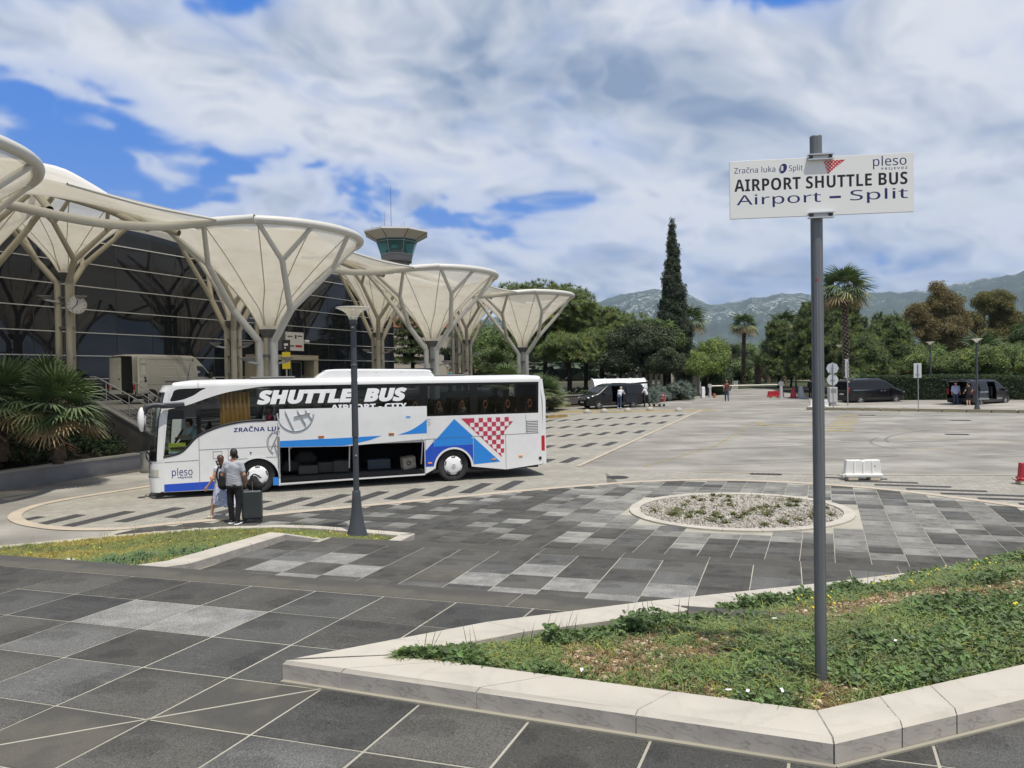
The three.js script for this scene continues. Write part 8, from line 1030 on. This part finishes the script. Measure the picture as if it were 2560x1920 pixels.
// ---------------------------------------------------------------- grass
const grassM = leafMat(0.165, 0.235, 0.045, 0.4), herbM = leafMat(0.125, 0.205, 0.05, 0.4), dryM = leafMat(0.30, 0.20, 0.085, 0.25), yellowM = M(0.75, 0.60, 0.04, 0.7);
{
  // near planter: soil surface follows the falling kerb
  const inA = [-0.66, -4.03], inE = [1.40, -3.30], far_ = [6.2, -5.05], B = [1.16, -5.0], C = [5.51, -8.83], D = [9.8, -12.6];
  const poly = [inA, inE, far_, [11, -6.8], [14, -11], D, C, [3.31, -6.9], B, [0.05, -4.42]];
  const backY = (x) => interp([[-0.7, 1.80], [0.05, 1.78], [1.16, 1.70], [3.31, 1.24], [5.51, 0.82], [9.8, 0.10]], x), backZ = (x) => interp([[-0.7, -4.03], [0.05, -4.42], [1.16, -5.0], [3.31, -6.9], [5.51, -8.83], [9.8, -12.6]], x), frontZ = (x) => (x < 1.4 ? interp([[-0.7, -4.03], [1.4, -3.3]], x) : interp([[1.4, -3.3], [6.2, -5.05], [11, -6.8]], x));
  const surf = (x, z) => { const b = backZ(x), f = frontZ(x), t = clamp((f - z) / Math.max(0.02, f - b)); return lerp(1.835, backY(x) - 0.0, Math.pow(t, 2.6)) + 0.03 * (fbm(x * 1.6 + 3, z * 1.6, 3) - 0.5) - 0.012; };
  const bare = (x, z) => sstep(0.545, 0.68, fbm(x * 1.15 + 11.4, z * 1.5 + 4.1, 4));
  const so = struct('planter_soil', grid(70, 40, (u, v) => { const x = lerp(-0.72, 10.5, u * u * 0.5 + u * 0.5), z = lerp(frontZ(x) + 0.02, backZ(x) - 0.02, v); return [x, surf(x, z), z, x * 2, z * 2]; }), soilM);
  reseed(301); const t = coverThing('grass', 'weedy green grass with bare brown patches and yellow flowers in the wedge planter', 'grass', 'stuff');
  const spot = () => { for (;;) { const x = -0.66 + Math.pow(rnd(), 1.35) * 10.4, z = lerp(frontZ(x) - 0.03, backZ(x) + 0.03, rnd()); if (z < backZ(x) + 0.02 || z > frontZ(x)) continue; return [x, z]; } };
  const keep = (p) => { for (let k = 0; k < 12; k++) { const [x, z] = spot(); if (rnd() < p(x, z)) return [x, z]; } return spot(); };
  const shd = (x, z) => 0.7 + 0.6 * fbm(x * 3 + 5, z * 3, 3);
  scatter(t, 'grass_blades', TUFT.grass, grassM, 20000, () => { const [x, z] = keep((x, z) => 1 - 0.93 * bare(x, z)), v = shd(x, z) * rr(0.6, 1.3); return { p: V(x, surf(x, z), z), n: V(rr(-0.4, 0.4), 1, rr(-0.4, 0.4)).normalize(), s: rr(0.5, 1.15), c: rnd() < 0.15 ? new THREE.Color(v * 1.9, v * 1.3, v * 0.8) : new THREE.Color(v, v, v * 0.9) }; });
  scatter(t, 'herb_leaves', TUFT.herb, herbM, 9500, () => { const [x, z] = keep((x, z) => (1 - 0.97 * bare(x, z)) * sstep(0.36, 0.55, fbm(x * 2.0 + 31, z * 2.2, 3))), v = shd(x, z) * rr(0.5, 1.35); return { p: V(x, surf(x, z) + rr(0.005, 0.03) + 0.02 * sstep(0.5, 0.7, fbm(x * 2 + 31, z * 2.2, 3)), z), n: V(rr(-0.5, 0.5), 1, rr(-0.5, 0.5)).normalize(), s: rr(0.6, 1.2), c: new THREE.Color(v, v * rr(0.9, 1.1), v) }; });
  scatter(t, 'dry_grass', TUFT.dry, dryM, 3600, () => { const [x, z] = keep((x, z) => 0.18 + bare(x, z)); return { p: V(x, surf(x, z), z), n: V(rr(-0.8, 0.8), 1, rr(-0.8, 0.8)).normalize(), s: rr(0.5, 1.2), c: new THREE.Color(1, 1, 1).multiplyScalar(rr(0.5, 1.3)) }; });
  scatter(t, 'clods', new THREE.IcosahedronGeometry(0.012, 0), M(0.42, 0.34, 0.24, 0.95), 2600, () => { const [x, z] = keep((x, z) => 0.05 + bare(x, z)); return { p: V(x, surf(x, z) + 0.003, z), s: [rr(0.5, 1.6), rr(0.3, 0.8), rr(0.5, 1.5)], c: new THREE.Color(1, 1, 1).multiplyScalar(rr(0.6, 1.5)) }; });
  const edgeS = () => { const x = lerp(0.2, 9, Math.pow(rnd(), 1.2)); return [x, backZ(x) + rr(0.05, 0.28)]; };
  scatter(t, 'tall_weeds', TUFT.herb, herbM, 2600, (k) => { const [x, z] = edgeS(), m = sstep(0.42, 0.6, fbm(x * 2.6, 3.3, 3)), v = rr(0.5, 1.2); return { p: V(x, surf(x, z) + rr(0.02, 0.03 + 0.09 * m), z), n: V(rr(-0.6, 0.6), 1, rr(-0.6, 0.6)).normalize(), s: rr(0.7, 1.3), c: new THREE.Color(v, v, v) }; });
  scatter(t, 'stems', TUFT.stem, leafMat(0.10, 0.13, 0.04, 0.2), 110, () => { const [x, z] = rnd() < 0.6 ? edgeS() : spot(); return { p: V(x, surf(x, z), z), s: rr(0.4, 1.0), c: new THREE.Color(1, 1, 1) }; });
  scatter(t, 'yellow_flowers', new THREE.IcosahedronGeometry(0.009, 0), yellowM, 170, () => { const [x, z] = keep((x, z) => sstep(0.5, 0.66, fbm(x * 1.1 + 70, z * 1.3, 3)) * sstep(1.2, 2.6, x)); return { p: V(x, surf(x, z) + rr(0.05, 0.11), z), s: rr(0.6, 1.2) }; });
  // scraps of paper and petals
  const sc = [[1.05, -3.50], [1.13, -3.46], [1.3, -3.44], [1.72, -4.7], [2.2, -4.1], [0.35, -3.74]]; sc.forEach(([x, z], k) => { const p = thing('paper_scrap', ['tiny white scrap in the grass left of the planter corner', 'white folded scrap beside the planter corner', 'pale scrap right above the planter corner', 'white scrap in the grass behind the pole', 'white scrap near the right planter kerb', 'small white petal in the grass near the front kerb', 'white scrap close to the right kerb stones', 'pale scrap far back in the planter grass', 'small white scrap at the right in the planter grass'][k], 'scrap', [x, surf(x, z) + 0.05, z], k); part(p, 'paper', grid(3, 2, (u, v) => [(u - 0.5) * 0.03, Math.abs(u - 0.5) * 0.02 * (k % 3), (v - 0.5) * 0.016]), G(0.72, 0.8)); });
}
{
  // left bed: sloping grass from the plaza up to the terrace and landing
  const P = (u, v) => { const f = [lerp(-12.5, -2.5, u), interp([[-12.5, -13.9], [-10.75, -14.55], [-8.76, -15.38], [-6.9, -16.05], [-4.95, -15.9], [-2.5, -14.85]], lerp(-12.5, -2.5, u))], b = [lerp(-9.5, -3.0, u), interp([[-9.5, -5.2], [-5.2, -8.3], [-4.8, -9.7], [-4.05, -11.45], [-3.0, -13.7]], lerp(-9.5, -3.0, u))], yb = interp([[-9.5, 1.15], [-5.2, 1.1], [-4.8, 0.9], [-4.05, 0.88], [-3.0, 0.10]], lerp(-9.5, -3.0, u)); return [lerp(f[0], b[0], v), lerp(0.06, yb, Math.pow(v, 1.25)), lerp(f[1], b[1], v)]; };
  struct('bed_soil', grid(40, 24, (u, v) => { const p = P(u, v); return [p[0], p[1] - 0.02, p[2], p[0], p[2]]; }), soilM);
  reseed(402); const t = coverThing('grass', 'short sunlit grass with dry patches on the sloping bed left of the landing', 'grass', 'stuff');
  scatter(t, 'grass_blades', TUFT.grass, leafMat(0.23, 0.27, 0.05, 0.4), 19000, () => { const p = P(rnd(), rnd()), f = fbm(p[0] * 1.1 + 5, p[2] * 1.3, 4), v = rr(0.6, 1.25); return { p: V(...p), n: V(rr(-0.4, 0.4), 1, rr(-0.4, 0.4)).normalize(), s: rr(0.6, 1.3), c: f > 0.56 ? new THREE.Color(v * 1.7, v * 1.25, v * 0.8) : new THREE.Color(v, v, v * 0.8) }; });
  scatter(t, 'tall_grass', blades(14, 0.30, 0.016, 0.45, 33, 0.3), leafMat(0.07, 0.14, 0.025, 0.3), 170, () => { const u = rr(0.44, 0.74), p = P(u, rr(0.55, 0.95)); return { p: V(...p), s: rr(0.6, 1.2), c: new THREE.Color(1, 1, 1).multiplyScalar(rr(0.7, 1.3)) }; });
  scatter(t, 'stems', TUFT.stem, leafMat(0.2, 0.2, 0.06, 0.2), 130, () => { const p = P(rnd(), Math.pow(rnd(), 3) * 0.9); return { p: V(...p), s: rr(0.5, 1.2), c: new THREE.Color(1, 1, 1) }; });
  scatter(t, 'yellow_flowers', new THREE.IcosahedronGeometry(0.016, 0), yellowM, 70, () => { const p = P(rr(0.3, 1), rnd()); return { p: V(p[0], p[1] + rr(0.04, 0.09), p[2]), s: rr(0.6, 1.2) }; });
  const st = thing('stone', 'pale lump of stone lying in the left grass bed', 'stone', [-7.3, 0.52, -11.6]); part(st, 'stone', ball(0.07, 0, 0, 0, 1.3, 0.6, 1, 8), kerbTopM);
  // weeds on the gravel circle
  reseed(55); const w = coverThing('weeds', 'low green weeds growing through the gravel of the oval planter', 'weeds', 'stuff'); const gp = (a, r) => { const x = Math.cos(a) * r * 2.35, z = Math.sin(a) * r * 2.05; return V(5.56 + x * 0.971 + z * 0.238, 0.03, -17.5 - x * 0.238 + z * 0.971); };
  const cl = Array.from({ length: 60 }, () => [rnd() * 6.28, Math.sqrt(rnd()) * 0.95, rr(0.05, 0.2)]).concat([[3.4, 0.66, 0.4], [2.9, 0.7, 0.4], [0.3, 0.3, 0.5], [0.9, 0.35, 0.3], [5.9, 0.86, 0.4]]);
  scatter(w, 'herb_leaves', TUFT.herb, leafMat(0.16, 0.17, 0.05, 0.3), 1300, () => { const c = cl[(rnd() * cl.length) | 0], p = gp(c[0], c[1]), s = c[2]; p.x += rr(-1, 1) * s * rnd(); p.z += rr(-1, 1) * s * rnd() * 0.8; p.y += rr(0, 0.08); return { p, s: rr(0.7, 1.6), c: new THREE.Color(1, 1, 1).multiplyScalar(rr(0.6, 1.5)) }; });
  scatter(w, 'stems', TUFT.stem, leafMat(0.16, 0.15, 0.06, 0.2), 90, () => ({ p: gp(rr(2.6, 6.6) * -1, rr(0.8, 1.0)), s: rr(0.4, 1.0), c: new THREE.Color(1, 1, 1) }));
}
// ---------------------------------------------------------------- hills
{
  const ridge = (az) => interp([[-70, 300], [-40, 360], [-20, 420], [0, 520], [6, 600], [8.5, 690], [11.6, 735], [13.5, 715], [15.5, 585], [17.5, 600], [21, 650], [24, 600], [27, 615], [31, 610], [33, 655], [35.5, 690], [37.5, 860], [42, 940], [60, 800]], az);
  const rockTex = dataTex(1024, (u, v) => { const r = fbm(u * 240, v * 110, 3, 0), s = fbm(u * 9, v * 12, 4, 0), hi = sstep(0.70, 0.97, v); const rock = sstep(0.665 - 0.13 * hi, 0.75 - 0.11 * hi, r * 0.62 + s * 0.48); const gv = 0.5 + 0.5 * fbm(u * 40 + 3, v * 30, 4, 0); const g = [0.27 * gv, 0.335 * gv, 0.26 * gv]; return g.map((c, k) => lerp(c, [0.66, 0.66, 0.65][k], rock * 0.75)); });
  rockTex.wrapS = THREE.MirroredRepeatWrapping; rockTex.repeat.set(3, 1);
  struct('hills', grid(420, 70, (u, v) => { const az = lerp(-75, 62, u), a = az * DEG, f = v, d = lerp(1500, 6200, Math.pow(f, 0.9)), rg = ridge(az) * 0.93 + 34 * (fbm(az * 0.9 + 9, 2, 4) - 0.5), gul = fbm(az * 1.3 + f * 0.8, f * 3 + 4, 5) - 0.5; const h = rg * Math.pow(sstep(0.0, 1.0, f), 1.1) + gul * 190 * f * (1 - f) * 1.6 + (f > 0.86 ? (fbm(az * 3.4, f * 20, 3) - 0.5) * 26 : 0); return [Math.sin(a) * d, 1 + h, -Math.cos(a) * d, u, f]; }), M(1, 1, 1, 0.95, { map: rockTex }));
  // low wooded rise in front of the hills
  reseed(8); const w = coverThing('far_wood', 'far low belt of woodland and houses plain below the hills', 'woodland', 'stuff'); scatter(w, 'crowns', leaves(40, 3.2, 4.0, 88, 0.7), leafMat(0.05, 0.075, 0.03, 0.1), 2600, () => { const az = rr(-35, 48) * DEG, d = rr(210, 620); return { p: V(Math.sin(az) * d, 2 + rr(0, 3) + (d - 210) * 0.012, -Math.cos(az) * d), s: [rr(1, 2.2), rr(0.6, 1.1), rr(1, 2.2)], c: new THREE.Color(1, 1, 1).multiplyScalar(rr(0.6, 1.5)) }; });
}
renderer.render(scene, camera);
